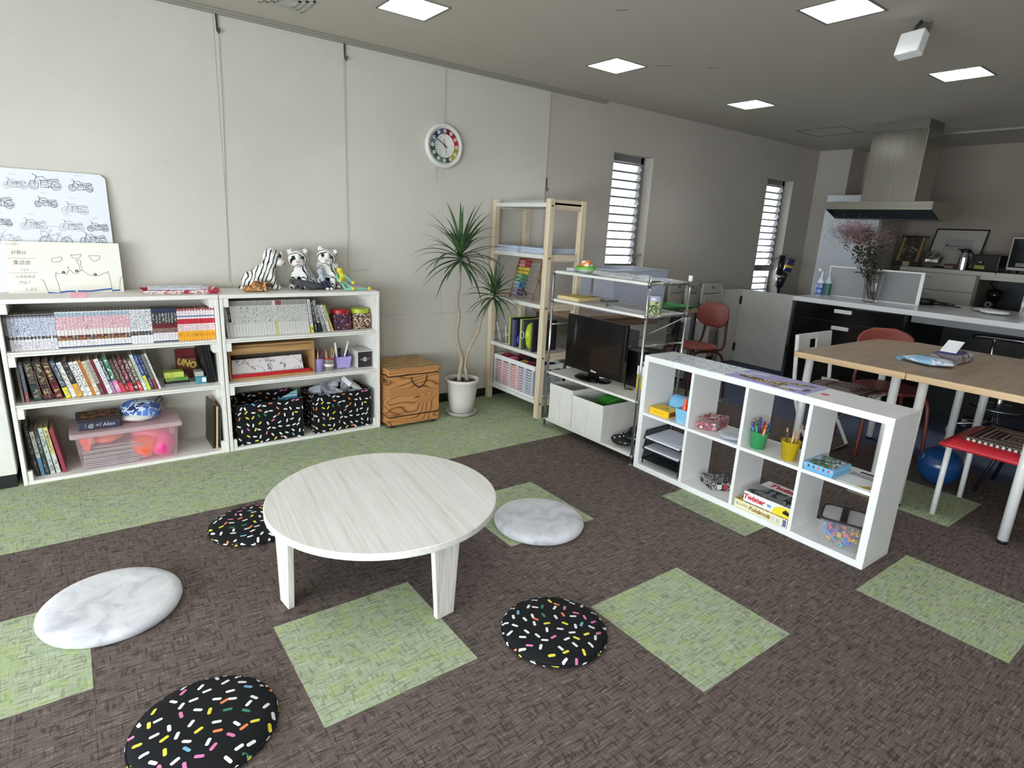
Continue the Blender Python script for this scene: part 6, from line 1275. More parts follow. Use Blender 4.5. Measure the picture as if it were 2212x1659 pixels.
MB().box(2.1808, 2.1818, -0.590, -0.574, z0+0.004, z0+0.038).build('blue_strip', M((92, 104, 176), 0.5), pg)
for i, c in enumerate(((176,160,60),(206,208,214),(190,196,206))): MB().lathe([(0.0001,0),(0.001,0)], (0,0,0), 4); k = MB(); k.add([(2.1812, -0.500-i*0.024-0.009*math.cos(a*PI/4), z0+0.019+0.012*math.sin(a*PI/4)) for a in range(8)], [tuple(range(8))]); k.build('badge', M(c, 0.5), pg)
tw = thing('party_game_box', 'white red-titled game box stacked on the cream one in the third lower compartment', 'game box', (2.31, -0.48, z0+0.0432)); zt2 = z0+0.0432
MB().box(2.192, 2.418, -0.598, -0.352, zt2, zt2+0.054).build('carton', M((238, 236, 236), 0.4), tw, bevel=0.0015)
MB().box(2.196, 2.330, -0.594, -0.356, zt2+0.0541, zt2+0.0547).build('lid_picture', scribble('floor_game_print', (150, 150, 154), (30, 30, 32), 12.0, 0.05, tint=((120, 120, 124), (196, 196, 198))), tw)
text('Twister', 0.060, M((190, 30, 60), 0.4), tw, 'box_title', (2.375, -0.475, zt2+0.0545), (0, 0, -PI/2), 1.0, 0.2, bold=0.003)
text('Twister', 0.036, M((206, 60, 84), 0.4), tw, 'box_title', (2.1914, -0.408, zt2+0.028), FACE_X, 1.0, 0.2, bold=0.0015)
MB().add([(2.1913, -0.505-0.0*0, zt2+0.002), (2.1913, -0.597, zt2+0.002), (2.1913, -0.597, zt2+0.050), (2.1913, -0.540, zt2+0.046), (2.1913, -0.515, zt2+0.030)], [(0,1,2,3,4)]).build('yellow_splash', M((240, 222, 50), 0.4), tw)
MB().add([(2.1910, -0.480, zt2+0.022), (2.1910, -0.500, zt2+0.020), (2.1910, -0.500, zt2+0.030), (2.1910, -0.480, zt2+0.034)], [(0,1,2,3)]).build('blue_splash', M((96, 160, 206), 0.4), tw)
MB().add([(2.1908, -0.560, zt2+0.018), (2.1908, -0.592, zt2+0.014), (2.1908, -0.592, zt2+0.030), (2.1908, -0.575, zt2+0.040), (2.1908, -0.562, zt2+0.030)], [(0,1,2,3,4)]).build('black_splash', M_INKB, tw)
# clear zip bag of bricks
zbg = thing('zip_bag', 'clear zip bag of small colourful pieces with a black strap, in the last lower compartment', 'bag', (2.28, -0.80, z0))
def rrect(cx_, cy_, a, b_, r, rot, n=5):
    P = []
    for sx, sy, a0 in ((1,1,0),(-1,1,90),(-1,-1,180),(1,-1,270)):
        for i in range(n+1):
            t = math.radians(a0+90*i/n); x, y = sx*(a-r)+r*math.cos(t), sy*(b_-r)+r*math.sin(t); P.append((cx_+x*math.cos(rot)-y*math.sin(rot), cy_+x*math.sin(rot)+y*math.cos(rot)))
    return P
bc_, rt = (2.285, -0.795), 0.35
k = MB(); n = 24
for z, s in ((z0, 0.90), (z0+0.02, 0.98), (z0+0.08, 1.0), (z0+0.128, 0.97)): 
    for x, y in rrect(bc_[0], bc_[1], 0.092*s, 0.092*s, 0.03, rt): k.v.append(Vector((x, y, z)))
for j in range(3):
    for i in range(n): k.f.append([j*n+i, j*n+(i+1)%n, (j+1)*n+(i+1)%n, (j+1)*n+i]); k.mi.append(0); k.sm.append(True)
k.f.append(list(range(n))); k.mi.append(0); k.sm.append(False); k.build('bag_film', M_CLEAR, zbg)
k = MB(); k.add([(x, y, z0+0.128) for x, y in rrect(bc_[0], bc_[1], 0.089, 0.089, 0.03, rt)], [tuple(range(n))]); k.build('bag_lid', M((204, 204, 208), 0.35), zbg)
k = MB().tube([(x, y, z0+0.129) for x, y in rrect(bc_[0], bc_[1], 0.091, 0.091, 0.03, rt)], 0.0048, 7, closed=True); k.build('black_piping', M_BLACK, zbg)
k = MB(); k.T = Matrix.Translation((bc_[0], bc_[1], z0+0.133)) @ Matrix.Rotation(rt, 4, 'Z'); k.hexa([(-0.096,-0.014,0),(0.092,-0.014,0),(0.092,0.014,0),(-0.096,0.014,0),(-0.096,-0.014,0.003),(0.092,-0.014,0.003),(0.092,0.014,0.003),(-0.096,0.014,0.003)]); k.build('strap', M_BLACK, zbg)
k = MB(); k.T = Matrix.Translation((bc_[0], bc_[1], z0+0.124)) @ Matrix.Rotation(rt, 4, 'Z'); k.box(-0.05, 0.05, -0.07, -0.022, 0, 0.002); k.build('white_card', M_PAPER, zbg)
R = random.Random(77); PCOL = [(226,60,60),(60,110,206),(70,176,90),(240,200,50),(240,150,50),(150,90,180),(236,120,150),(90,196,206)]
for ci, c in enumerate(PCOL):
    k = MB()
    for i in range(20):
        a, q_ = R.uniform(0, 2*PI), 0.068*math.sqrt(R.random()); k.T = Matrix.Translation((bc_[0]+q_*math.cos(a), bc_[1]+q_*math.sin(a), z0+0.012+R.random()*0.055)) @ Euler((R.uniform(0, 3), R.uniform(0, 3), R.uniform(0, 3))).to_matrix().to_4x4()
        k.box(-0.010, 0.010, -0.004, 0.004, -0.004, 0.004).box(-0.004, 0.004, -0.010, 0.010, -0.004, 0.004)
    stuff(k.build('toy_pieces', M(c, 0.4), zbg))
MB().tube([(2.215, -0.745, z0+0.075), (2.215, -0.81, z0+0.022)], 0.005, 8).build('blue_stick', M((100, 150, 226), 0.4), zbg)
# ------------------------------------------------------------------ clock on the wall
ck = thing('wall_clock', 'round white wall clock with a rainbow ring of hour dots', 'clock', (1.790, YB-0.002, 1.878))
kT = Matrix.Translation((1.790, YB-0.001, 1.878)) @ Matrix.Rotation(PI/2, 4, 'X')
def dk(): k = MB(); k.T = kT; return k
r = 0.147
k = dk(); k.lathe([(0.0001, 0), (r-0.004, 0), (r, 0.006), (r, 0.026), (r-0.008, 0.034), (r-0.020, 0.034), (r-0.026, 0.026), (0.0001, 0.024)], (0, 0, 0), 64).build('case', M((222, 221, 216), 0.4), ck)
segc = [(150,30,40),(176,36,44),(120,112,30),(176,162,40),(150,146,50),(54,72,54),(84,120,96),(42,84,68),(44,78,74),(86,104,118),(44,52,96),(92,80,116),(38,34,56)]
for i in range(12):
    a0, a1 = PI/2-2*PI*(i-0.0)/12, PI/2-2*PI*(i+1.0)/12
    c = [(110,20,36),(158,30,40),(186,40,44),(150,140,36),(166,156,50),(60,72,56),(84,122,98),(40,86,66),(38,74,66),(86,104,120),(34,40,84),(84,74,108)][i]
    k = dk(); pts = [((0.078 if j < 6 else 0.113)*math.cos(t), (0.078 if j < 6 else 0.113)*math.sin(t)) for j, t in enumerate([a0+(a1-a0)*j/5 for j in range(6)]+[a1+(a0-a1)*j/5 for j in range(6)])]
    k.prism(pts, 'z', 0.0265, 0.0272); k.build('hour_segment', M(c, 0.5), ck)
for i in range(1, 13):
    a = PI/2-2*PI*i/12; x, y = 0.0965*math.cos(a), 0.0965*math.sin(a)
    k = dk(); k.prism([(x+0.0125*math.cos(t*PI/8), y+0.0125*math.sin(t*PI/8)) for t in range(16)], 'z', 0.0272, 0.0278); k.build('hour_dot', M((222, 216, 210), 0.5), ck)
    text(str(i), 0.014, M_INK, ck, 'hour_numeral', kT @ Vector((x, y, 0.0282)), FACE_Y, bold=0.0004)
    x, y = 0.066*math.cos(a), 0.066*math.sin(a); text('%d' % (i*5), 0.008, M_INK, ck, 'minute_numeral', kT @ Vector((x, y, 0.0262)), FACE_Y)
k = dk()
for i in range(60):
    a = 2*PI*i/60; k.prism([(q*math.cos(a+s), q*math.sin(a+s)) for q, s in ((0.116, -0.008), (0.1205, -0.008), (0.1205, 0.008), (0.116, 0.008))], 'z', 0.0262, 0.0266)
k.build('minute_marks', M_INK, ck)
def hand(nm, ang, l, tail, w, z, m):
    k = dk(); d = Vector((math.cos(ang), math.sin(ang), 0)); s = Vector((-d.y, d.x, 0))*w
    a, b_ = d*-tail, d*l
    k.hexa([a-s+Vector((0,0,z)), b_-s*0.6+Vector((0,0,z)), b_+s*0.6+Vector((0,0,z)), a+s+Vector((0,0,z)), a-s+Vector((0,0,z+.001)), b_-s*0.6+Vector((0,0,z+.001)), b_+s*0.6+Vector((0,0,z+.001)), a+s+Vector((0,0,z+.001))]).build(nm, m, ck)
hand('minute_hand', math.radians(147), 0.105, 0.022, 0.0026, 0.031, M_INKB); hand('hour_hand', math.radians(-75), 0.062, 0.045, 0.0016, 0.0295, M_INKB)
k = dk(); k.lathe([(0.0001, 0.034), (0.005, 0.034), (0.005, 0.027), (0.0001, 0.027)], (0, 0, 0), 12); k.build('hub', M_INKB, ck)
# ------------------------------------------------------------------ desk by the window and what is around it
dk_ = thing('wall_desk', 'wooden-topped desk with wood apron under the louvered window', 'desk', (3.4, 1.66, 0))
DZ = 0.72
MB().box(2.64, 4.16, 1.44, 2.00, DZ-0.028, DZ).build('desk_top', streak('desk_wood', (136, 112, 92), (160, 134, 112), (176, 150, 126), 0, (2, 40, 40), 0.5), dk_, bevel=0.003)
M_DAP = streak('desk_apron_wood', (110, 90, 74), (132, 108, 90), (146, 122, 102), 0, (2, 40, 40), 0.5)
MB().box(2.68, 3.60, 1.47, 1.49, DZ-0.10, DZ-0.028).build('apron', M_DAP, dk_); MB().box(3.02, 3.05, 1.49, 1.97, DZ-0.09, DZ-0.028).build('brace', M_GREYMET, dk_)
MB().box(4.145, 4.165, 1.43, 1.47, DZ-0.04, DZ+0.004).build('corner_bracket', M((120, 116, 112), 0.5), dk_)
for x in (2.67, 4.10):
    for y in (1.47, 1.95): MB().box(x, x+0.035, y, y+0.035, 0, DZ-0.028).build('leg', M_GREYMET, dk_)
bg = thing('clear_tub', 'big milky plastic tub standing on the desk behind the chrome rack', 'tub', (3.34, 1.67, DZ+0.0005)); z = DZ+0.0005
fr = [(3.26, 1.445), (2.86, 1.47), (2.86, 1.85), (3.26, 1.83)]
BX0, BX1, BY0, BY1, BH = 2.70, 2.82, 0, 0, 0
shellbox(3.02, 3.66, 1.47, 1.88, z, z+0.345, 0.012, 0.004).build('tub_wall', frosted('tub_plastic', (222, 226, 238), 0.4, 0.10), bg, bevel=0.012, seg=3)
k = MB(); 
k.tube([(3.017,1.467,z+0.345),(3.663,1.467,z+0.345),(3.663,1.883,z+0.345),(3.017,1.883,z+0.345)], 0.007, 7, closed=True); k.build('tub_rim', M_FROST, bg)
gt = thing('green_tray', 'green shallow tray lying on the desk beside the milky tub', 'tray', (3.89, 1.62, DZ+0.0005))
shellbox(3.68, 4.10, 1.47, 1.80, z, z+0.028, 0.02, 0.004).build('tray_body', M((54, 124, 66), 0.45), gt, bevel=0.006)
def shell_chair(name, label, loc, rz, col, frame, group=None):
    """moulded seat and oval backrest on bent tube legs; faces local -Y... back at +Y"""
    t = thing(name, label, 'chair', (0, 0, 0), None, group); m = M(col, 0.5, var=0.06); fm = M(frame, 0.4)
    MB().lathe([(0.0001, 0.420), (0.15, 0.420), (0.200, 0.428), (0.208, 0.438), (0.203, 0.446), (0.17, 0.444), (0.0001, 0.438)], (0, 0, 0), 40, sy=0.97).build('seat', m, t)
    k = MB(); vs = []; n, mm = 16, 8
    for j in range(mm+1):
        for i in range(n+1):
            a = -1+2*i/n; b = -1+2*j/mm; w = 0.185*math.sqrt(max(0, 1-abs(b)**2.6*0.85)); x = a*w; vs.append((x, 0.215-0.045*(a*a)*(w/0.185)**2+0.02*b, 0.70+b*0.105))
    fs = [(j*(n+1)+i, j*(n+1)+i+1, (j+1)*(n+1)+i+1, (j+1)*(n+1)+i) for j in range(mm) for i in range(n)]
    b0 = len(vs); vs += [(v[0], v[1]+0.012, v[2]) for v in vs]; fs += [tuple(b0+q for q in f[::-1]) for f in fs]
    rim = [i for i in range(n+1)] + [j*(n+1)+n for j in range(1, mm+1)] + [mm*(n+1)+i for i in range(n-1, -1, -1)] + [j*(n+1) for j in range(mm-1, 0, -1)]
    fs += [(rim[i], rim[(i+1) % len(rim)], b0+rim[(i+1) % len(rim)], b0+rim[i]) for i in range(len(rim))]
    k.add(vs, fs, 0, True); k.build('backrest', m, t)
    for s in (-1, 1):
        MB().tube(smooth_path([(s*0.12, 0.238, 0.72), (s*0.125, 0.235, 0.58), (s*0.14, 0.22, 0.45), (s*0.155, 0.15, 0.415), (s*0.16, 0.0, 0.41), (s*0.16, -0.10, 0.405), (s*0.18, -0.17, 0.36), (s*0.20, -0.20, 0.0)], 4), 0.011, 9).build('side_tube', fm, t)
        MB().tube(smooth_path([(s*0.155, 0.08, 0.41), (s*0.17, 0.17, 0.37), (s*0.19, 0.21, 0.24), (s*0.20, 0.23, 0.0)], 4), 0.011, 9).build('leg', fm, t)
    t.location = loc; t.rotation_euler = (0, 0, rz); return t
RC_ = (124, 56, 46)
shell_chair('moulded_chair', 'rust-red moulded chair with an oval back at the wall desk', (3.90, 1.30, 0), -1.75, RC_, (84, 34, 30))
shell_chair('moulded_chair', 'black moulded chair at the wall desk behind the television', (3.22, 1.24, 0), -2.4, (20, 21, 26), (14, 14, 15))
o = thing('white_printer', 'white boxy printer under the wall desk between the two moulded chairs', 'printer', (3.89, 1.85, 0)); MB().box(3.72, 4.06, 1.72, 1.98, 0.30, 0.60).build('printer_body', M((206, 204, 196), 0.5), o, bevel=0.01); MB().box(3.718, 3.721, 1.76, 1.94, 0.34, 0.50).build('paper_slot', M((120, 118, 112), 0.5), o); MB().box(3.74, 4.04, 1.74, 1.97, 0, 0.30).build('stand', M_WHITE2, o)
o = thing('grey_waste_bin', 'small dark grey waste bin on the floor under the wall desk', 'waste bin', (3.70, 1.75, 0)); MB().lathe([(0.0001, 0), (0.09, 0), (0.11, 0.25), (0.113, 0.25), (0.105, 0.245), (0.088, 0.01), (0.0001, 0.01)], (3.45, 1.80, 0), 24).build('bin_wall', M((90, 92, 92), 0.5), o)
o = thing('white_cupboard', 'narrow white floor cupboard at the end of the wall desk, before the stacked folding chairs', 'cupboard', (4.32, 1.62, 0)); MB().box(4.24, 4.40, 1.50, 1.74, 0.02, 0.60).build('cupboard_body', M_WHITE2, o, bevel=0.004); MB().box(4.25, 4.39, 1.51, 1.73, 0.0, 0.02).build('plinth', M_DARK, o); MB().box(4.237, 4.24, 1.51, 1.73, 0.03, 0.59).build('cupboard_door', M((214, 216, 220), 0.45), o, bevel=0.001, seg=1)
def folded_chair(label, loc, rz):
    t = thing('folding_chair', label, 'folding chair', (0, 0, 0), None, 'white folding chairs stacked by the wall'); m = M((200, 196, 186), 0.5); st = M((172, 170, 166), 0.35, 0.6)
    MB().hexa([(-0.20,-0.014,0.80),(0.20,-0.014,0.80),(0.20,0.006,0.80),(-0.20,0.006,0.80),(-0.19,-0.014,0.90),(0.19,-0.014,0.90),(0.19,0.006,0.90),(-0.19,0.006,0.90)]).build('backrest', m, t, bevel=0.004)
    MB().box(-0.165, 0.165, -0.020, -0.002, 0.42, 0.79).build('seat', m, t, bevel=0.006)
    for s in (-1, 1):
        MB().tube([(s*0.20, -0.010, 0.0), (s*0.20, -0.006, 0.86)], 0.0095, 8).build('front_leg', st, t); MB().tube([(s*0.175, 0.020, 0.0), (s*0.18, 0.018, 0.60)], 0.0095, 8).build('rear_leg', st, t)
        MB().box(s*0.20-0.012, s*0.20+0.012, -0.022, 0.008, 0.70, 0.86).build('side_cover', m, t, bevel=0.004)
    k = MB().cyl((-0.20, -0.010, 0.40), (0.20, -0.010, 0.40), 0.008, n=8).cyl((-0.175, 0.020, 0.06), (0.175, 0.020, 0.06), 0.008, n=8); k.build('crossbar', st, t)
    MB().box(-0.03, 0.03, -0.0160, -0.0142, 0.845, 0.870).build('maker_plate', M((130, 126, 110), 0.5), t)
    t.location = loc; t.rotation_euler = (-0.05, 0, rz); return t
folded_chair('white folded chair at the front of the wall stack, showing its seat', (4.93, 1.86, 0.001), 0.12)
folded_chair('white folded chair second in the wall stack, behind the front one', (4.70, 1.93, 0.001), 0.35); folded_chair('white folded chair at the back of the wall stack, nearest the desk', (4.56, 1.995, 0.001), 0.20)
fs_ = thing('folding_screen', 'white two-leaf folding screen with black hinges standing before the corner', 'screen', (5.58, 1.75, 0))
MB().box(5.600, 5.622, 1.386, 2.00, 0.006, 0.82).build('screen_leaf', M_WHITE2, fs_, bevel=0.002)
MB().hexa([(5.30,2.000,0.006),(5.592,1.985,0.006),(5.592,2.007,0.006),(5.30,2.022,0.006),(5.30,2.000,0.82),(5.592,1.985,0.82),(5.592,2.007,0.82),(5.30,2.022,0.82)]).build('screen_leaf', M_WHITE2, fs_, bevel=0.002)
for z in (0.17, 0.70): MB().box(5.586, 5.604, 1.965, 1.99, z-0.045, z+0.045).build('hinge', M_BLACK, fs_, bevel=0.002)
for y in (1.40, 1.97): MB().box(5.603, 5.619, y, y+0.02, 0, 0.0065).build('glide', M_BLACK, fs_)
vc = thing('stick_vacuum', 'black and violet stick vacuum standing upright by the second louvered window', 'vacuum cleaner', (6.20, 1.90, 0))
MB().cyl((6.22, 1.90, 0.03), (6.20, 1.90, 0.86), 0.018, n=12).build('wand', M((60, 58, 70), 0.3, 0.5), vc)
MB().box(6.10, 6.36, 1.84, 1.96, 0, 0.06).build('floor_head', M_BLACK, vc, bevel=0.012)
MB().tube([(6.19, 1.90, 0.84), (6.20, 1.89, 0.93), (6.24, 1.88, 1.0)], [0.045, 0.055, 0.045], 14).build('motor_body', M((26, 24, 30), 0.3), vc)
MB().cyl((6.27, 1.87, 1.02), (6.30, 1.86, 1.16), 0.045, 0.045, 16).build('dust_cup', M((54, 46, 96), 0.25), vc); MB().cyl((6.279, 1.867, 1.06), (6.285, 1.865, 1.09), 0.0465, 0.0465, 16).build('yellow_band', M((206, 176, 50), 0.4), vc)
MB().cyl((6.16, 1.90, 0.98), (6.17, 1.90, 1.20), 0.038, 0.040, 14).build('battery_grip', M((20, 19, 22), 0.35), vc); lump('silver_joint', (6.17, 1.87, 0.965), (0.045, 0.03, 0.022), M((150, 148, 146), 0.3, 0.7), vc, 81, 0.1)
# ------------------------------------------------------------------ two oak tables side by side
M_LEGW = M((228, 228, 226), 0.35)
def oak_table(y0, y1, label):
    t = thing('oak_table', label, 'table', (3.58, (y0+y1)/2, 0), None, 'oak-topped tables pushed together'); z = 0.73; x0, x1 = 2.970, 4.195
    MB().box(x0+0.001, x1-0.001, y0+0.001, y1-0.001, z-0.0005, z).build('top_veneer', M_OAK, t)
    MB().box(x0, x1, y0, y1, z-0.034, z-0.0006).build('table_top', M_OAKEDGE, t, bevel=0.0015, seg=1)
    for x in (x0+0.075, x1-0.075):
        for y in (y0+0.062, y1-0.062):
            l = MB().cyl((x, y, 0.018), (x, y, z-0.034), 0.0225, n=20).build('leg', M_LEGW, t)
            MB().cyl((x, y, 0.0), (x, y, 0.019), 0.021, n=20).build('foot_cap', M_BLACK, l)
    return t
oak_table(-0.674, -0.082, 'oak-topped table with white tube legs, nearer the louvered wall'); oak_table(-1.270, -0.678, 'oak-topped table with white tube legs, cut by the frame edge')
TZ2 = 0.7304
w1 = thing('wipes_pack', 'crumpled white and light blue wipes pack lying on the oak tables', 'wipes pack', (3.36, -0.63, TZ2))
M_WP = scribble('wipes_print', (222, 228, 238), (130, 176, 214), 16.0, 0.03, tint=((150, 196, 226), (228, 232, 240)))
lump('pack_film', (3.36, -0.635, TZ2+0.022), (0.085, 0.128, 0.0195), M_WP, w1, 91, 0.16, 24)
k = MB(); k.hexa([(3.285,-0.52,TZ2+0.004),(3.43,-0.505,TZ2+0.004),(3.43,-0.49,TZ2+0.018),(3.285,-0.50,TZ2+0.018),(3.285,-0.52,TZ2+0.007),(3.43,-0.505,TZ2+0.007),(3.43,-0.49,TZ2+0.021),(3.285,-0.50,TZ2+0.021)]).build('crimped_end', M((150, 198, 228), 0.4), w1)
w2 = thing('wipes_pack', 'navy-topped wipes pack with its white lid flap raised, behind the crumpled pack', 'wipes pack', (3.62, -0.66, TZ2))
MB().box(3.50, 3.76, -0.735, -0.59, TZ2, TZ2+0.05).build('pack_film', scribble('navy_wipes_print', (166, 156, 160), (96, 84, 96), 12.0, 0.04, tint=((120, 110, 120), (190, 182, 186))), w2, bevel=0.016, seg=3)
MB().box(3.55, 3.70, -0.71, -0.615, TZ2+0.0495, TZ2+0.058).build('lid_frame', M((44, 46, 130), 0.35), w2, bevel=0.004)
MB().hexa([(3.55,-0.70,TZ2+0.058),(3.56,-0.70,TZ2+0.060),(3.56,-0.62,TZ2+0.060),(3.55,-0.62,TZ2+0.058),(3.655,-0.70,TZ2+0.115),(3.658,-0.70,TZ2+0.112),(3.658,-0.62,TZ2+0.112),(3.655,-0.62,TZ2+0.115)]).build('lid_flap', M_PLW, w2)
# ------------------------------------------------------------------ chairs round the tables
wc = thing('white_folding_chair', 'white folding chair with a hand hole in its back, at the near oak table', 'folding chair', (3.5, -0.02, 0))
x0, x1 = 3.30, 3.79
Bk = lambda x, z: (x, 0.060+0.10*(z-0.45), z)
def slab(k, xa, xb, za, zb, th=0.014): k.hexa([Bk(xa,za), Bk(xb,za), (Bk(xb,za)[0],Bk(xb,za)[1]+th,za), (Bk(xa,za)[0],Bk(xa,za)[1]+th,za), Bk(xa,zb), Bk(xb,zb), (Bk(xb,zb)[0],Bk(xb,zb)[1]+th,zb), (Bk(xa,zb)[0],Bk(xa,zb)[1]+th,zb)])
k = MB(); slab(k, x0+0.03, 3.48, 0.64, 0.775); slab(k, 3.57, x1-0.02, 0.64, 0.775); slab(k, 3.48, 3.57, 0.735, 0.775); slab(k, 3.48, 3.57, 0.64, 0.675); k.build('backrest', M((222, 222, 220), 0.4), wc, bevel=0.003)
for x in (x0+0.012, x1-0.012):
    MB().tube([Bk(x, 0.775 if x < 3.5 else 0.62), Bk(x, 0.42), (x, -0.02, 0.22), (x, -0.14, 0.02)], 0.013, 10).build('side_tube', M_LEGW, wc); MB().tube([(x, 0.06, 0.42), (x, -0.30, 0.415)], 0.010, 9).build('seat_rail', M_CHROME, wc); MB().tube([(x, -0.28, 0.41), (x, -0.10, 0.23), (x, 0.10, 0.012)], 0.0095, 9).build('rear_leg', M_CHROME, wc)
for y, z in ((0.10, 0.0105), (-0.14, 0.0135)): MB().cyl((x0+0.012, y, z), (x1-0.012, y, z), 0.0095, n=9).build('floor_bar', M_CHROME, wc)
MB().box(x0+0.02, x1-0.02, -0.33, 0.05, 0.42, 0.436).build('seat', M((222, 222, 220), 0.4), wc, bevel=0.005)
k = MB(); k.lathe([(0.0001, 0), (0.19, 0), (0.198, 0.010), (0.19, 0.020), (0.0001, 0.024)], (3.55, -0.15, 0.4365), 36); k.single('knit_seat_pad', M_ZIG, 'zigzag knitted pad on the white folding chair', 'seat pad', (3.55, -0.15, 0.4365))
shell_chair('moulded_chair', 'rust-red moulded chair tucked in at the far side of the oak tables', (3.92, -0.27, 0), 0.55-PI/2+0.2, RC_, (124, 56, 46))
rs = thing('red_stool', 'red moulded stool with white tube legs at the frame edge', 'stool', (3.30, -1.10, 0))
k = MB(); vs = []; nx, ny = 10, 10; rx0, rx1, ry0, ry1 = 3.045, 3.545, -1.345, -0.865
for i in range(nx+1):
    for j in range(ny+1):
        a, b_ = i/nx, j/ny; ea = max(0, abs(2*a-1)-0.78)/0.22; eb = max(0, abs(2*b_-1)-0.78)/0.22
        vs.append((rx0+(rx1-rx0)*a, ry0+(ry1-ry0)*b_, 0.435-0.030*max(ea, eb)**1.6-0.008*(1-abs(2*a-1))*(1-abs(2*b_-1))))
fs = [(i*(ny+1)+j, (i+1)*(ny+1)+j, (i+1)*(ny+1)+j+1, i*(ny+1)+j+1) for i in range(nx) for j in range(ny)]
b0 = len(vs); vs += [(v[0], v[1], v[2]-0.016) for v in vs]; fs += [tuple(b0+q for q in f[::-1]) for f in fs]
rim = [j for j in range(ny+1)] + [i*(ny+1)+ny for i in range(1, nx+1)] + [nx*(ny+1)+j for j in range(ny-1, -1, -1)] + [i*(ny+1) for i in range(nx-1, 0, -1)]
fs += [(rim[i], rim[(i+1) % len(rim)], b0+rim[(i+1) % len(rim)], b0+rim[i]) for i in range(len(rim))]
k.add(vs, fs, 0, True); k.build('seat', M((196, 44, 56), 0.35), rs)
for x in (3.106, 3.505):
    for y in (-0.893, -1.315): MB().cyl((x, y, 0.0), (x+(0.012 if x > 3.3 else -0.012)*-1, y, 0.408), 0.0135, n=14).build('leg', M_LEGW, rs)
k = MB(); k.box(3.105, 3.50, -1.31, -0.945, 0.4275, 0.449); k.single('zigzag_cushion', M_ZIG, 'zigzag knitted square pad on the red stool', 'seat pad', (3.30, -1.13, 0.4275), bevel=0.009)
bs_ = thing('black_stool', 'black-legged navy stool under the oak tables behind the red stool', 'stool', (3.85, -1.10, 0))
MB().lathe([(0.0001, 0.40), (0.17, 0.40), (0.18, 0.415), (0.17, 0.432), (0.0001, 0.436)], (3.84, -1.08, 0), 32).build('seat', M((36, 42, 66), 0.7), bs_)
for a in range(4):
    t = PI/4+a*PI/2; MB().cyl((3.84+0.11*math.cos(t), -1.08+0.11*math.sin(t), 0.40), (3.84+0.24*math.cos(t), -1.08+0.24*math.sin(t), 0.0), 0.010, n=10).build('leg', M((26, 28, 34), 0.4), bs_)
MB().ball((3.60, -0.74, 0.116), 0.115, 40, 0, 24).single('exercise_ball', M((18, 66, 122), 0.22, coat=0.4, name='blue_ball'), 'shiny blue exercise ball under the oak tables', 'ball', (3.60, -0.74, 0.001))
# swivel stool of chrome before the counter
sv = thing('swivel_chair', 'chrome swivel chair with a tubular back bar and white casters before the counter', 'chair', (5.02, -0.62, 0)); cx_, cy_ = 5.02, -0.62
MB().tube(smooth_path([(4.90,-0.40,0.745),(4.885,-0.45,0.755),(4.88,-0.56,0.758),(4.88,-0.72,0.758),(4.90,-0.84,0.745)], 5), 0.016, 12).build('back_bar', M_CHROME, sv)
for y in (-0.53, -0.72): MB().tube([(4.885, y, 0.745), (4.90, y, 0.60), (4.93, y, 0.47)], 0.010, 9).build('bar_support', M_CHROME, sv)
MB().lathe([(0.0001, 0.43), (0.19, 0.43), (0.205, 0.445), (0.20, 0.475), (0.18, 0.485), (0.0001, 0.487)], (cx_, cy_, 0), 32).build('seat', M((24, 25, 32), 0.6), sv)
MB().cyl((cx_, cy_, 0.10), (cx_, cy_, 0.43), 0.025, n=14).build('gas_column', M_CHROME, sv)
MB().tube([(cx_+0.17*math.cos(a*PI/12), cy_+0.17*math.sin(a*PI/12), 0.24) for a in range(24)], 0.007, 8, closed=True).build('foot_ring', M_CHROME, sv)
for i in range(5):
    a = 2.2+i*2*PI/5; e = Vector((cx_+0.27*math.cos(a), cy_+0.27*math.sin(a), 0.075))
    l = MB().tube([(cx_, cy_, 0.12), e], [0.016, 0.011], 9).build('star_arm', M_CHROME, sv)
    c = MB(); c.T = Matrix.Translation((e.x, e.y, 0.030)) @ Matrix.Rotation(PI/2, 4, 'X'); c.lathe([(0.0001, -0.016), (0.026, -0.016), (0.0295, -0.010), (0.0295, 0.010), (0.026, 0.016), (0.0001, 0.016)], (0, 0, 0), 20); c.build('caster', M((206, 208, 210), 0.4), sv)
    MB().cyl((e.x, e.y, 0.055), (e.x, e.y, 0.08), 0.009, n=8).build('caster_stem', M_CHROME, sv)
# ------------------------------------------------------------------ kitchen counter
ki = thing('kitchen_island', 'black glossy kitchen counter with white pull handles', 'counter', (5.1, 0.2, 0))
IX0, IX1, IY0, IY1, IZ = 4.640, 5.62, -1.90, 0.842, 0.907
MB().box(4.60, 5.60, -0.045, 0.815, 0.06, IZ-0.040).build('cabinet_body', M_BLACK, ki, bevel=0.002); MB().box(4.64, 5.60, -0.045, 0.80, 0.0, 0.06).build('plinth', M((16, 16, 17), 0.5), ki)
for i, (z0_, z1_) in enumerate(((0.742, 0.862), (0.606, 0.736), (0.335, 0.600), (0.07, 0.329))):
    d_ = MB().box(4.580, 4.5995, -0.040, 0.812, z0_, z1_).build('drawer_front', M_GLOSSBLACK, ki, bevel=0.002)
    zz = (0.827, 0.692, 0.52, 0.26)[i]
    MB().box(4.556, 4.574, 0.335, 0.470, zz-0.015, zz+0.015).box(4.574, 4.580, 0.36, 0.37, zz-0.008, zz+0.008).box(4.574, 4.580, 0.435, 0.445, zz-0.008, zz+0.008).build('handle', M((226, 226, 224), 0.3, 0.2), d_, bevel=0.004)
MB().box(5.40, 5.60, IY0, -0.045, 0.0, IZ-0.040).build('knee_panel', M((18, 18, 22), 0.5), ki)
MB().box(4.66, 5.42, IY0, -0.055, IZ-0.095, IZ-0.040).build('apron', M((128, 128, 130), 0.4), ki, bevel=0.003)
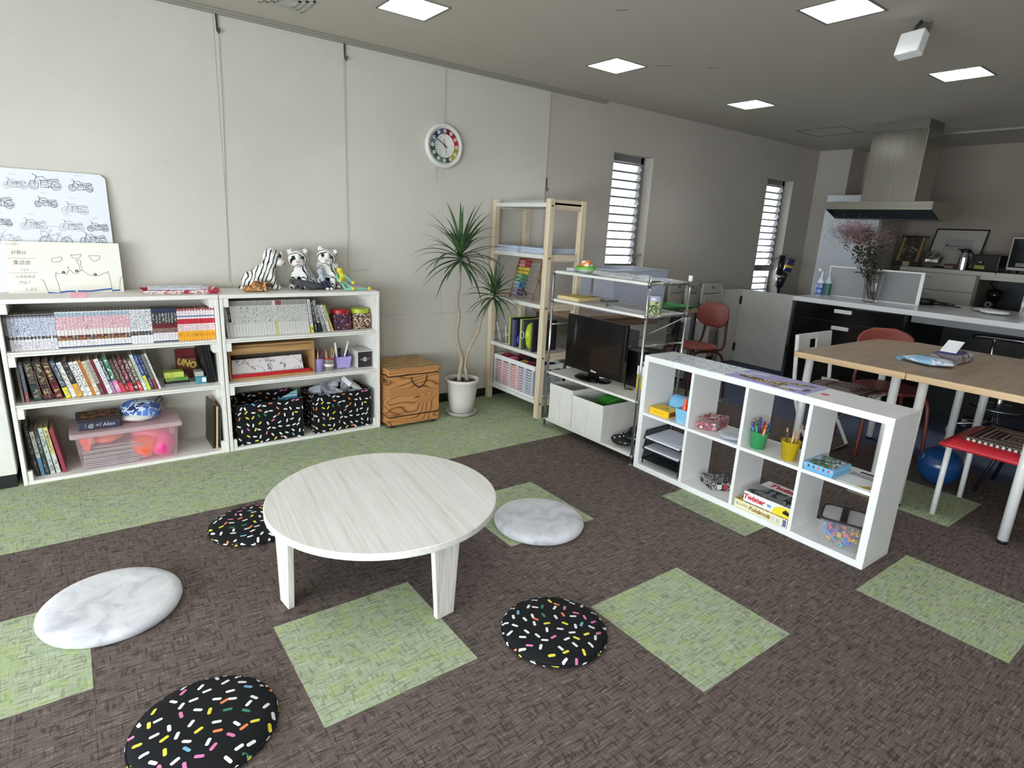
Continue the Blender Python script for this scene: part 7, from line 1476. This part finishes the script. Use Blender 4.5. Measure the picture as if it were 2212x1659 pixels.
wt = thing('worktop', 'long white worktop of the kitchen counter', 'worktop', (5.1, -0.5, IZ-0.0395)); MB().box(IX0-0.065, IX1, IY0, IY1, IZ-0.0395, IZ).build('worktop_slab', M((214, 214, 216), 0.18), wt, bevel=0.003)
zi = IZ+0.0004
gs = thing('splash_screen', 'low white-framed splash screen with grey mesh on the worktop', 'splash screen', (5.0, 0.39, zi)); x = 4.985
MB().box(x, x+0.016, 0.030, 0.770, zi, zi+0.012).box(x, x+0.016, 0.030, 0.770, zi+0.250, zi+0.262).box(x, x+0.016, 0.030, 0.056, zi+0.012, zi+0.250).box(x, x+0.016, 0.760, 0.770, zi+0.012, zi+0.250).build('screen_frame', M_PLW, gs, bevel=0.002, seg=1)
MB().box(x+0.006, x+0.009, 0.056, 0.760, zi+0.012, zi+0.250).build('mesh_pane', M_NET, gs)
va = thing('glass_vase', 'clear cut-glass vase holding dried flowers on the worktop', 'vase', (4.83, 0.325, zi))
MB().lathe([(0.0001, 0), (0.048, 0), (0.056, 0.006), (0.062, 0.08), (0.066, 0.15), (0.078, 0.228), (0.074, 0.228), (0.060, 0.15), (0.056, 0.08), (0.050, 0.012), (0.0001, 0.012)], (4.83, 0.325, zi), 12, smooth=False).build('vase_body', M_GLASS, va)
df = thing('dried_flowers', 'bunch of dried smoky pink flowers and dark leaves in the glass vase', 'flowers', (4.83, 0.325, zi+0.013))
R = random.Random(31); k = MB(); tips = []
for i in range(15):
    a = R.uniform(0, 6.28); tx = Vector((4.83+R.uniform(-0.10, 0.06), 0.325+R.uniform(0.02, 0.26), zi+R.uniform(0.40, 0.58))); base_ = Vector((4.83+0.025*math.cos(a), 0.325+0.025*math.sin(a), zi+0.02)); mid = base_.lerp(tx, 0.5)+Vector((0, -0.02, 0.03)); k.tube([base_, mid, tx], [0.0025, 0.0022, 0.0014], 5); tips.append((base_, mid, tx))
k.build('stem', M((84, 72, 50), 0.8), df)
k = MB()
for b_, m_, t_2 in tips:
    for j in range(46):
        t = R.uniform(0.35, 1.0); p = (b_.lerp(m_, t*2) if t < 0.5 else m_.lerp(t_2, t*2-1)) + Vector((R.uniform(-1, 1), R.uniform(-1, 1), R.uniform(-1, 1)))*0.028; d = Vector((R.uniform(-1, 1), R.uniform(-1, 1), R.uniform(-0.5, 1))).normalized(); s = d.orthogonal().normalized(); l = R.uniform(0.022, 0.038)
        k.add([p, p+d*l*0.5+s*l*0.28, p+d*l, p+d*l*0.5-s*l*0.28], [(0,1,2,3)])
stuff(k.build('dry_leaves', M((62, 60, 44), 0.8, var=0.4, vs=40), df))
k = MB()
for i in range(5200):
    c = Vector((4.80, 0.50, zi+0.535)); p = c + Vector((R.gauss(0, 0.055), R.gauss(0, 0.095), R.gauss(0, 0.042))); p.z -= (p.y-0.50)*-0.12; d = Vector((R.uniform(-1, 1), R.uniform(-1, 1), R.uniform(-1, 1))).normalized(); s = d.orthogonal().normalized(); k.add([p, p+d*0.020, p+d*0.011+s*0.0045], [(0,1,2)])
stuff(k.build('smoky_plumes', M((140, 110, 112), 0.9, var=0.25), df))
for (x, y, h, r, bc2, lc2, lab, trig) in ((4.86, 0.765, 0.135, 0.036, (220,224,230), (66,96,176), 'white pump bottle with a blue label at the end of the worktop', True), (4.865, 0.700, 0.140, 0.026, (196,206,214), (54,104,86), 'slim clear bottle with a green label beside the pump bottle', False)):
    t = thing('bottle', lab, 'bottle', (x, y, zi))
    MB().lathe([(0.0001, 0), (r, 0), (r, h*0.9), (r*0.75, h), (0.013, h+0.022), (0.012, h+0.04), (0.0001, h+0.04)], (x, y, zi), 24, sy=0.8 if trig else 1.0).build('bottle_body', M(bc2, 0.3), t)
    lb = MB().lathe([(r+0.0006, 0.012), (r+0.0006, h*0.82)], (x, y, zi), 24, sy=0.8 if trig else 1.0).build('label_band', M(lc2, 0.5), t)
    if trig:
        MB().cyl((x, y, zi+h+0.03), (x, y, zi+h+0.085), 0.010, 0.006, 12).box(x-0.055, x+0.02, y-0.012, y+0.012, zi+h+0.08, zi+h+0.10).build('trigger_head', M_PLW, t)
        text('消毒', 0.036, M((206, 214, 232), 0.6), t, 'label_text', (x-r-0.0012, y-0.005, zi+0.085), FACE_X); text('除菌', 0.030, M((206, 214, 232), 0.6), t, 'label_text', (x-r-0.0012, y-0.005, zi+0.042), FACE_X)
o = thing('black_pan', 'black long-handled pan lying on the worktop beside the splash screen', 'pan', (5.15, 0.0, zi)); MB().lathe([(0.0001, 0), (0.07, 0), (0.085, 0.045), (0.082, 0.045), (0.067, 0.004), (0.0001, 0.004)], (5.24, 0.085, zi), 24).build('pan_body', M_BLACK, o); MB().tube([(5.20, 0.02, zi+0.035), (5.10, -0.17, zi+0.03)], [0.008, 0.010], 8).build('handle', M_BLACK, o); MB().tube([(5.23, 0.02, zi+0.012), (5.19, -0.19, zi+0.012)], 0.006, 8).build('spatula_handle', M_BLACK, o)
o = thing('white_cloths', 'crumpled white cloths on the worktop by the frame edge', 'cloth', (5.10, -0.42, zi)); lump('cloth', (5.06, -0.44, zi+0.017), (0.07, 0.09, 0.0145), M_PLW, o, 95, 0.25); lump('cloth', (5.20, -0.36, zi+0.017), (0.07, 0.08, 0.0145), M((196, 196, 196), 0.6), o, 96, 0.25)
o = thing('steel_flask', 'tall steel flask standing on the worktop at the frame edge', 'flask', (4.84, -0.665, zi)); MB().lathe([(0.0001, 0), (0.030, 0), (0.032, 0.004), (0.032, 0.19), (0.029, 0.195), (0.029, 0.225), (0.0001, 0.227)], (4.84, -0.668, zi), 24).build('flask_body', M_CHROME, o); MB().lathe([(0.033, 0.192), (0.0335, 0.222), (0.0001, 0.224)], (4.84, -0.668, zi), 24).build('flask_cap', M((196, 196, 200), 0.3, 0.4), o)
# ------------------------------------------------------------------ cooker hood
hd = thing('cooker_hood', 'stainless steel cooker hood hanging from the ceiling over the counter', 'cooker hood', (5.6, 0.6, 2.41))
HY0, HY1, HX0 = 0.160, 1.010, 5.20
HX1 = 5.91
pr = [(HX0,1.657),(HX0,1.722),(HX1,1.722),(HX1,1.705),(5.875,1.665),(5.62,1.585),(5.40,1.585)]
for y0, y1 in ((HY0, HY0+0.012), (HY1-0.012, HY1)): MB().prism(pr, 'y', y0, y1).build('end_cheek', M_STEELH, hd, bevel=0.001, seg=1)
MB().box(HX0, HX0+0.010, HY0+0.012, HY1-0.012, 1.657, 1.722).build('front_lip', M_STEELH, hd)
MB().box(HX0+0.010, HX1, HY0+0.012, HY1-0.012, 1.710, 1.722).build('canopy_top', M_STEELH, hd)
MB().hexa([(HX0+0.04,HY0+0.012,1.70),(HX0+0.05,HY0+0.012,1.71),(HX0+0.05,HY1-0.012,1.71),(HX0+0.04,HY1-0.012,1.70),(5.40,HY0+0.012,1.588),(5.41,HY0+0.012,1.598),(5.41,HY1-0.012,1.598),(5.40,HY1-0.012,1.588)]).build('baffle_filter', M((60, 66, 70), 0.4, 0.6), hd)
MB().box(5.40, 5.62, HY0+0.012, HY1-0.012, 1.586, 1.598).build('underside', M((110, 112, 112), 0.4, 0.7), hd)
MB().hexa([(5.62,HY0+0.012,1.586),(5.875,HY0+0.012,1.666),(5.875,HY1-0.012,1.666),(5.62,HY1-0.012,1.586),(5.62,HY0+0.012,1.596),(5.875,HY0+0.012,1.676),(5.875,HY1-0.012,1.676),(5.62,HY1-0.012,1.596)]).build('rear_underside', M_STEELH, hd)
MB().box(5.515, 5.84, 0.420, 0.862, 1.722, 2.335).build('chimney', M_STEELV, hd, bevel=0.002)
MB().box(5.522, 5.834, 0.427, 0.855, 2.335, 2.409).build('chimney_collar', M((120, 118, 110), 0.5, 0.5), hd)
# ------------------------------------------------------------------ refrigerator and back cabinets
rf = thing('refrigerator', 'white refrigerator with a grey side, in the corner behind the hood', 'refrigerator', (6.65, 1.32, 0))
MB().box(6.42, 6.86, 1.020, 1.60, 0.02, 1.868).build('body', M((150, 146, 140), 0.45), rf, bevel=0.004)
MB().box(6.36, 6.4195, 1.022, 1.598, 0.72, 1.868).build('door', M((212, 216, 222), 0.35), rf, bevel=0.006); MB().box(6.36, 6.4195, 1.022, 1.598, 0.05, 0.715).build('door', M((212, 216, 222), 0.35), rf, bevel=0.006); MB().box(6.44, 6.84, 1.03, 1.59, 0.0, 0.02).build('feet_strip', M_BLACK, rf)
k = MB(); k.T = Matrix.Translation((6.62, 1.0198, 1.55)); k.lathe([(0.0001,0),(0.001,0)],(0,0,0),4); k = MB(); k.add([(6.60,1.0190,1.53),(6.625,1.0190,1.55),(6.61,1.0190,1.585)], [(0,1,2)]); k.build('gold_magnet', M((130, 110, 50), 0.4, 0.5), rf)
bc_ = thing('back_cabinets', 'grey-white kitchen cabinets along the end wall with drawers and an open bay', 'cabinet', (6.9, -0.5, 0))
CX0, CX1, CY0, CY1, CZ1 = 6.62, 7.24, -1.90, 0.985, 1.168
M_CAB = M((196, 192, 184), 0.4)
MB().box(CX0-0.012, CX1, CY0, 0.83, CZ1-0.038, CZ1).build('top_board', M_CAB, bc_, bevel=0.002)
MB().box(CX0, CX1, 0.150, 0.83, 0.0, CZ1-0.0385).build('carcass', M((150, 146, 140), 0.5), bc_)
for z0_, z1_ in ((0.962, 1.124), (0.79, 0.955), (0.40, 0.783), (0.05, 0.393)):
    d_ = MB().box(CX0-0.018, CX0-0.0005, 0.154, 0.826, z0_, z1_).build('drawer_front', M_CAB, bc_, bevel=0.0015, seg=1)
    zz = z1_-0.042; MB().box(CX0-0.040, CX0-0.028, 0.52, 0.645, zz-0.008, zz+0.008).box(CX0-0.028, CX0-0.018, 0.53, 0.54, zz-0.006, zz+0.006).box(CX0-0.028, CX0-0.018, 0.625, 0.635, zz-0.006, zz+0.006).build('handle', M((170, 168, 164), 0.3, 0.6), d_, bevel=0.002)
MB().box(CX0-0.006, CX1, 0.128, 0.148, 0.0, CZ1-0.0385).build('bay_side', M((120, 116, 104), 0.5), bc_)
MB().box(CX0-0.006, CX0+0.02, CY0, 0.126, CZ1-0.072, CZ1-0.0385).build('bay_rail', M_CAB, bc_)
MB().box(CX1-0.02, CX1, CY0, 0.127, 0.0, CZ1-0.0385).build('bay_back', M((64, 66, 70), 0.5), bc_); MB().box(CX0+0.02, CX1-0.02, CY0, 0.127, 0.78, 0.80).build('bay_shelf', M((90, 90, 92), 0.5), bc_); MB().box(CX0+0.02, CX1-0.02, CY0, CY0+0.02, 0, CZ1-0.0385).build('bay_side', M_CAB, bc_)
MB().box(CX0+0.03, CX1-0.02, CY0+0.02, 0.126, 0.0, 0.78).build('bay_base', M((70, 70, 72), 0.5), bc_)
zc2 = CZ1+0.0004
cf = thing('black_appliance', 'dark coffee machine hanging on a cord in the open bay of the back cabinets', 'coffee machine', (6.8, 0.02, 0.8004)); MB().lathe([(0.0001, 0), (0.055, 0), (0.06, 0.02), (0.035, 0.05), (0.03, 0.085), (0.045, 0.10), (0.062, 0.14), (0.058, 0.20), (0.0001, 0.215)], (6.76, 0.02, 0.8004), 24).build('machine_body', M((16, 16, 18), 0.2), cf); k = MB(); k.T = Matrix.Translation((6.698, 0.035, 0.862)) @ Matrix.Rotation(-PI/2, 4, 'Y'); k.lathe([(0.012, 0), (0.030, 0), (0.034, 0.010), (0.012, 0.012), (0.012, 0)], (0, 0, 0), 20); k.build('dial_ring', M((150, 150, 146), 0.4, 0.4), cf); MB().tube([(6.76, 0.03, 1.01), (6.70, 0.05, 1.06), (6.63, 0.015, 1.12), (6.60, 0.012, 1.168)], 0.004, 6).build('cord', M_BLACK, cf)
sc = thing('hanging_scroll', 'small brown patterned hanging scroll with a black rod, leaning on the end wall', 'scroll', (6.95, 0.87, zc2))
MB().hexa([(6.84,0.755,zc2+0.045),(6.845,0.755,zc2+0.045),(6.845,0.985,zc2+0.045),(6.84,0.985,zc2+0.045),(6.93,0.755,zc2+0.305),(6.935,0.755,zc2+0.305),(6.935,0.985,zc2+0.305),(6.93,0.985,zc2+0.305)]).build('scroll_sheet', M((96, 76, 60), 0.6), sc)
MB().hexa([(6.836,0.80,zc2+0.055),(6.8395,0.80,zc2+0.055),(6.8395,0.94,zc2+0.055),(6.836,0.94,zc2+0.055),(6.925,0.80,zc2+0.30),(6.929,0.80,zc2+0.30),(6.929,0.94,zc2+0.30),(6.925,0.94,zc2+0.30)]).build('painting', scribble('scroll_painting', (120, 108, 96), (54, 44, 40), 16.0, 0.06, tint=((84, 70, 62), (170, 160, 148))), sc)
for y in (0.772, 0.955): MB().hexa([(6.835,y,zc2+0.05),(6.839,y,zc2+0.05),(6.839,y+0.012,zc2+0.05),(6.835,y+0.012,zc2+0.05),(6.924,y,zc2+0.303),(6.928,y,zc2+0.303),(6.928,y+0.012,zc2+0.303),(6.924,y+0.012,zc2+0.303)]).build('gold_edge', M((170, 140, 76), 0.5), sc)
MB().cyl((6.932, 0.735, zc2+0.305), (6.932, 1.0, zc2+0.305), 0.0075, n=10).build('top_rod', M_BLACK, sc); MB().box(6.82, 6.87, 0.74, 1.0, zc2, zc2+0.042).build('stand', M_BLACK, sc, bevel=0.003); MB().box(6.808, 6.82, 0.83, 0.895, zc2, zc2+0.045).build('cream_plaque', M((176, 170, 140), 0.5), sc)
MB().tube([(6.932, 0.83, zc2+0.312), (6.932, 0.83, zc2+0.34), (6.932, 0.845, zc2+0.352), (6.932, 0.86, zc2+0.342)], 0.004, 7).build('hook', M_CHROME, sc)
pf = thing('framed_picture', 'large black-framed pale picture leaning on the end wall', 'picture', (7.1, 0.55, zc2))
Fp = lambda y, t: Vector((7.05+0.17*t, y, zc2+0.40*t)); y0, y1 = 0.305, 0.775; nrm = Vector((-0.40, 0, 0.17)).normalized()
def plate(k, ya, yb_, ta, tb, d0, d1): P = [(ya,ta),(yb_,ta),(yb_,tb),(ya,tb)]; k.hexa([Fp(y,t)+nrm*d0 for y,t in P]+[Fp(y,t)+nrm*d1 for y,t in P])
k = MB()
for a in ((y0,y1,0,0.025),(y0,y1,0.975,1),(y0,y0+0.010,0.025,0.975),(y1-0.010,y1,0.025,0.975)): plate(k, *a, 0, 0.014)
k.build('frame', M_BLACK, pf); k = MB(); plate(k, y0+0.009, y1-0.009, 0.02, 0.98, 0.001, 0.006); k.build('mount', M((178, 174, 166), 0.6), pf); k = MB(); plate(k, 0.41, 0.66, 0.45, 0.75, 0.0062, 0.0068); k.build('pale_print', M((160, 160, 156), 0.6, var=0.06, vs=16), pf); k = MB(); plate(k, 0.50, 0.645, 0.555, 0.57, 0.0069, 0.0074); plate(k, 0.62, 0.645, 0.57, 0.60, 0.0069, 0.0074); k.build('ink_line', M((84, 82, 78), 0.6), pf)
fo = thing('foil_bowl', 'crumpled silver foil shape standing before the black-framed picture', 'foil', (6.76, 0.61, zc2)); o_ = lump('foil_body', (6.76, 0.607, zc2+0.085), (0.06, 0.080, 0.080), M((206, 206, 204), 0.2, 1.0), fo, 97, 0.28, 14); 
for p in o_.data.polygons: p.use_smooth = False
kt = thing('steel_kettle', 'ribbed steel jug with a black lid on the back cabinets', 'jug', (6.80, 0.345, zc2)); MB().lathe([(0.0001, 0), (0.046, 0), (0.047, 0.05), (0.044, 0.12), (0.034, 0.17)], (6.80, 0.345, zc2), 14, smooth=False).build('jug_body', M_CHROME, kt); MB().lathe([(0.036, 0.168), (0.046, 0.195), (0.03, 0.205), (0.0001, 0.206)], (6.80, 0.345, zc2), 20).build('lid', M_BLACK, kt); MB().tube([(6.80, 0.305, zc2+0.185), (6.80, 0.275, zc2+0.15), (6.80, 0.285, zc2+0.07), (6.80, 0.30, zc2+0.05)], 0.008, 8).build('handle', M_BLACK, kt); MB().hexa([(6.79,0.38,zc2+0.18),(6.81,0.38,zc2+0.18),(6.81,0.38,zc2+0.20),(6.79,0.38,zc2+0.20),(6.795,0.415,zc2+0.198),(6.805,0.415,zc2+0.198),(6.805,0.415,zc2+0.204),(6.795,0.415,zc2+0.204)]).build('spout', M_BLACK, kt)
rb = thing('red_box', 'dark red and white box lying behind the jug on the back cabinets', 'box', (6.92, 0.44, zc2)); MB().box(6.88, 6.98, 0.39, 0.53, zc2, zc2+0.045).build('carton', M((92, 26, 30), 0.5), rb, bevel=0.002); MB().box(6.8785, 6.8797, 0.45, 0.525, zc2+0.006, zc2+0.03).build('white_patch', M((150, 146, 140), 0.6), rb)
cm = thing('coffee_maker', 'black coffee maker with a yellow label on the back cabinets', 'coffee maker', (6.85, 0.15, zc2)); MB().box(6.75, 6.98, 0.045, 0.255, zc2, zc2+0.16).build('machine_body', M_GLOSSBLACK, cm, bevel=0.006); MB().box(6.742, 6.751, 0.15, 0.235, zc2+0.022, zc2+0.055).build('yellow_label', M((150, 146, 40), 0.5), cm); MB().tube([(6.748, 0.17, zc2+0.08), (6.735, 0.19, zc2+0.088), (6.748, 0.215, zc2+0.082)], 0.010, 8).build('silver_latch', M_CHROME, cm)
mw = thing('toaster_oven', 'white toaster oven with a dark window at the frame edge, on the back cabinets', 'oven', (6.9, -0.22, zc2)); MB().box(6.72, 7.05, -0.46, -0.02, zc2+0.03, zc2+0.335).build('oven_body', M((196, 194, 190), 0.35), mw, bevel=0.014, seg=3); MB().box(6.712, 6.7205, -0.45, -0.035, zc2+0.055, zc2+0.318).build('oven_door', M((24, 26, 30), 0.12), mw, bevel=0.003); MB().box(6.709, 6.7125, -0.44, -0.075, zc2+0.12, zc2+0.30).build('window_glass', M((44, 48, 52), 0.08), mw); MB().box(6.7095, 6.712, -0.44, -0.09, zc2+0.066, zc2+0.10).build('control_strip', M((120, 122, 120), 0.4), mw)
for x in (6.75, 7.0):
    for y in (-0.44, -0.05): MB().cyl((x, y, zc2), (x, y, zc2+0.031), 0.012, n=10).build('foot', M_BLACK, mw)
MB().box(6.71, 7.06, -0.50, 0.0, zc2, zc2+0.0).build('unused', M_BLACK) if False else None
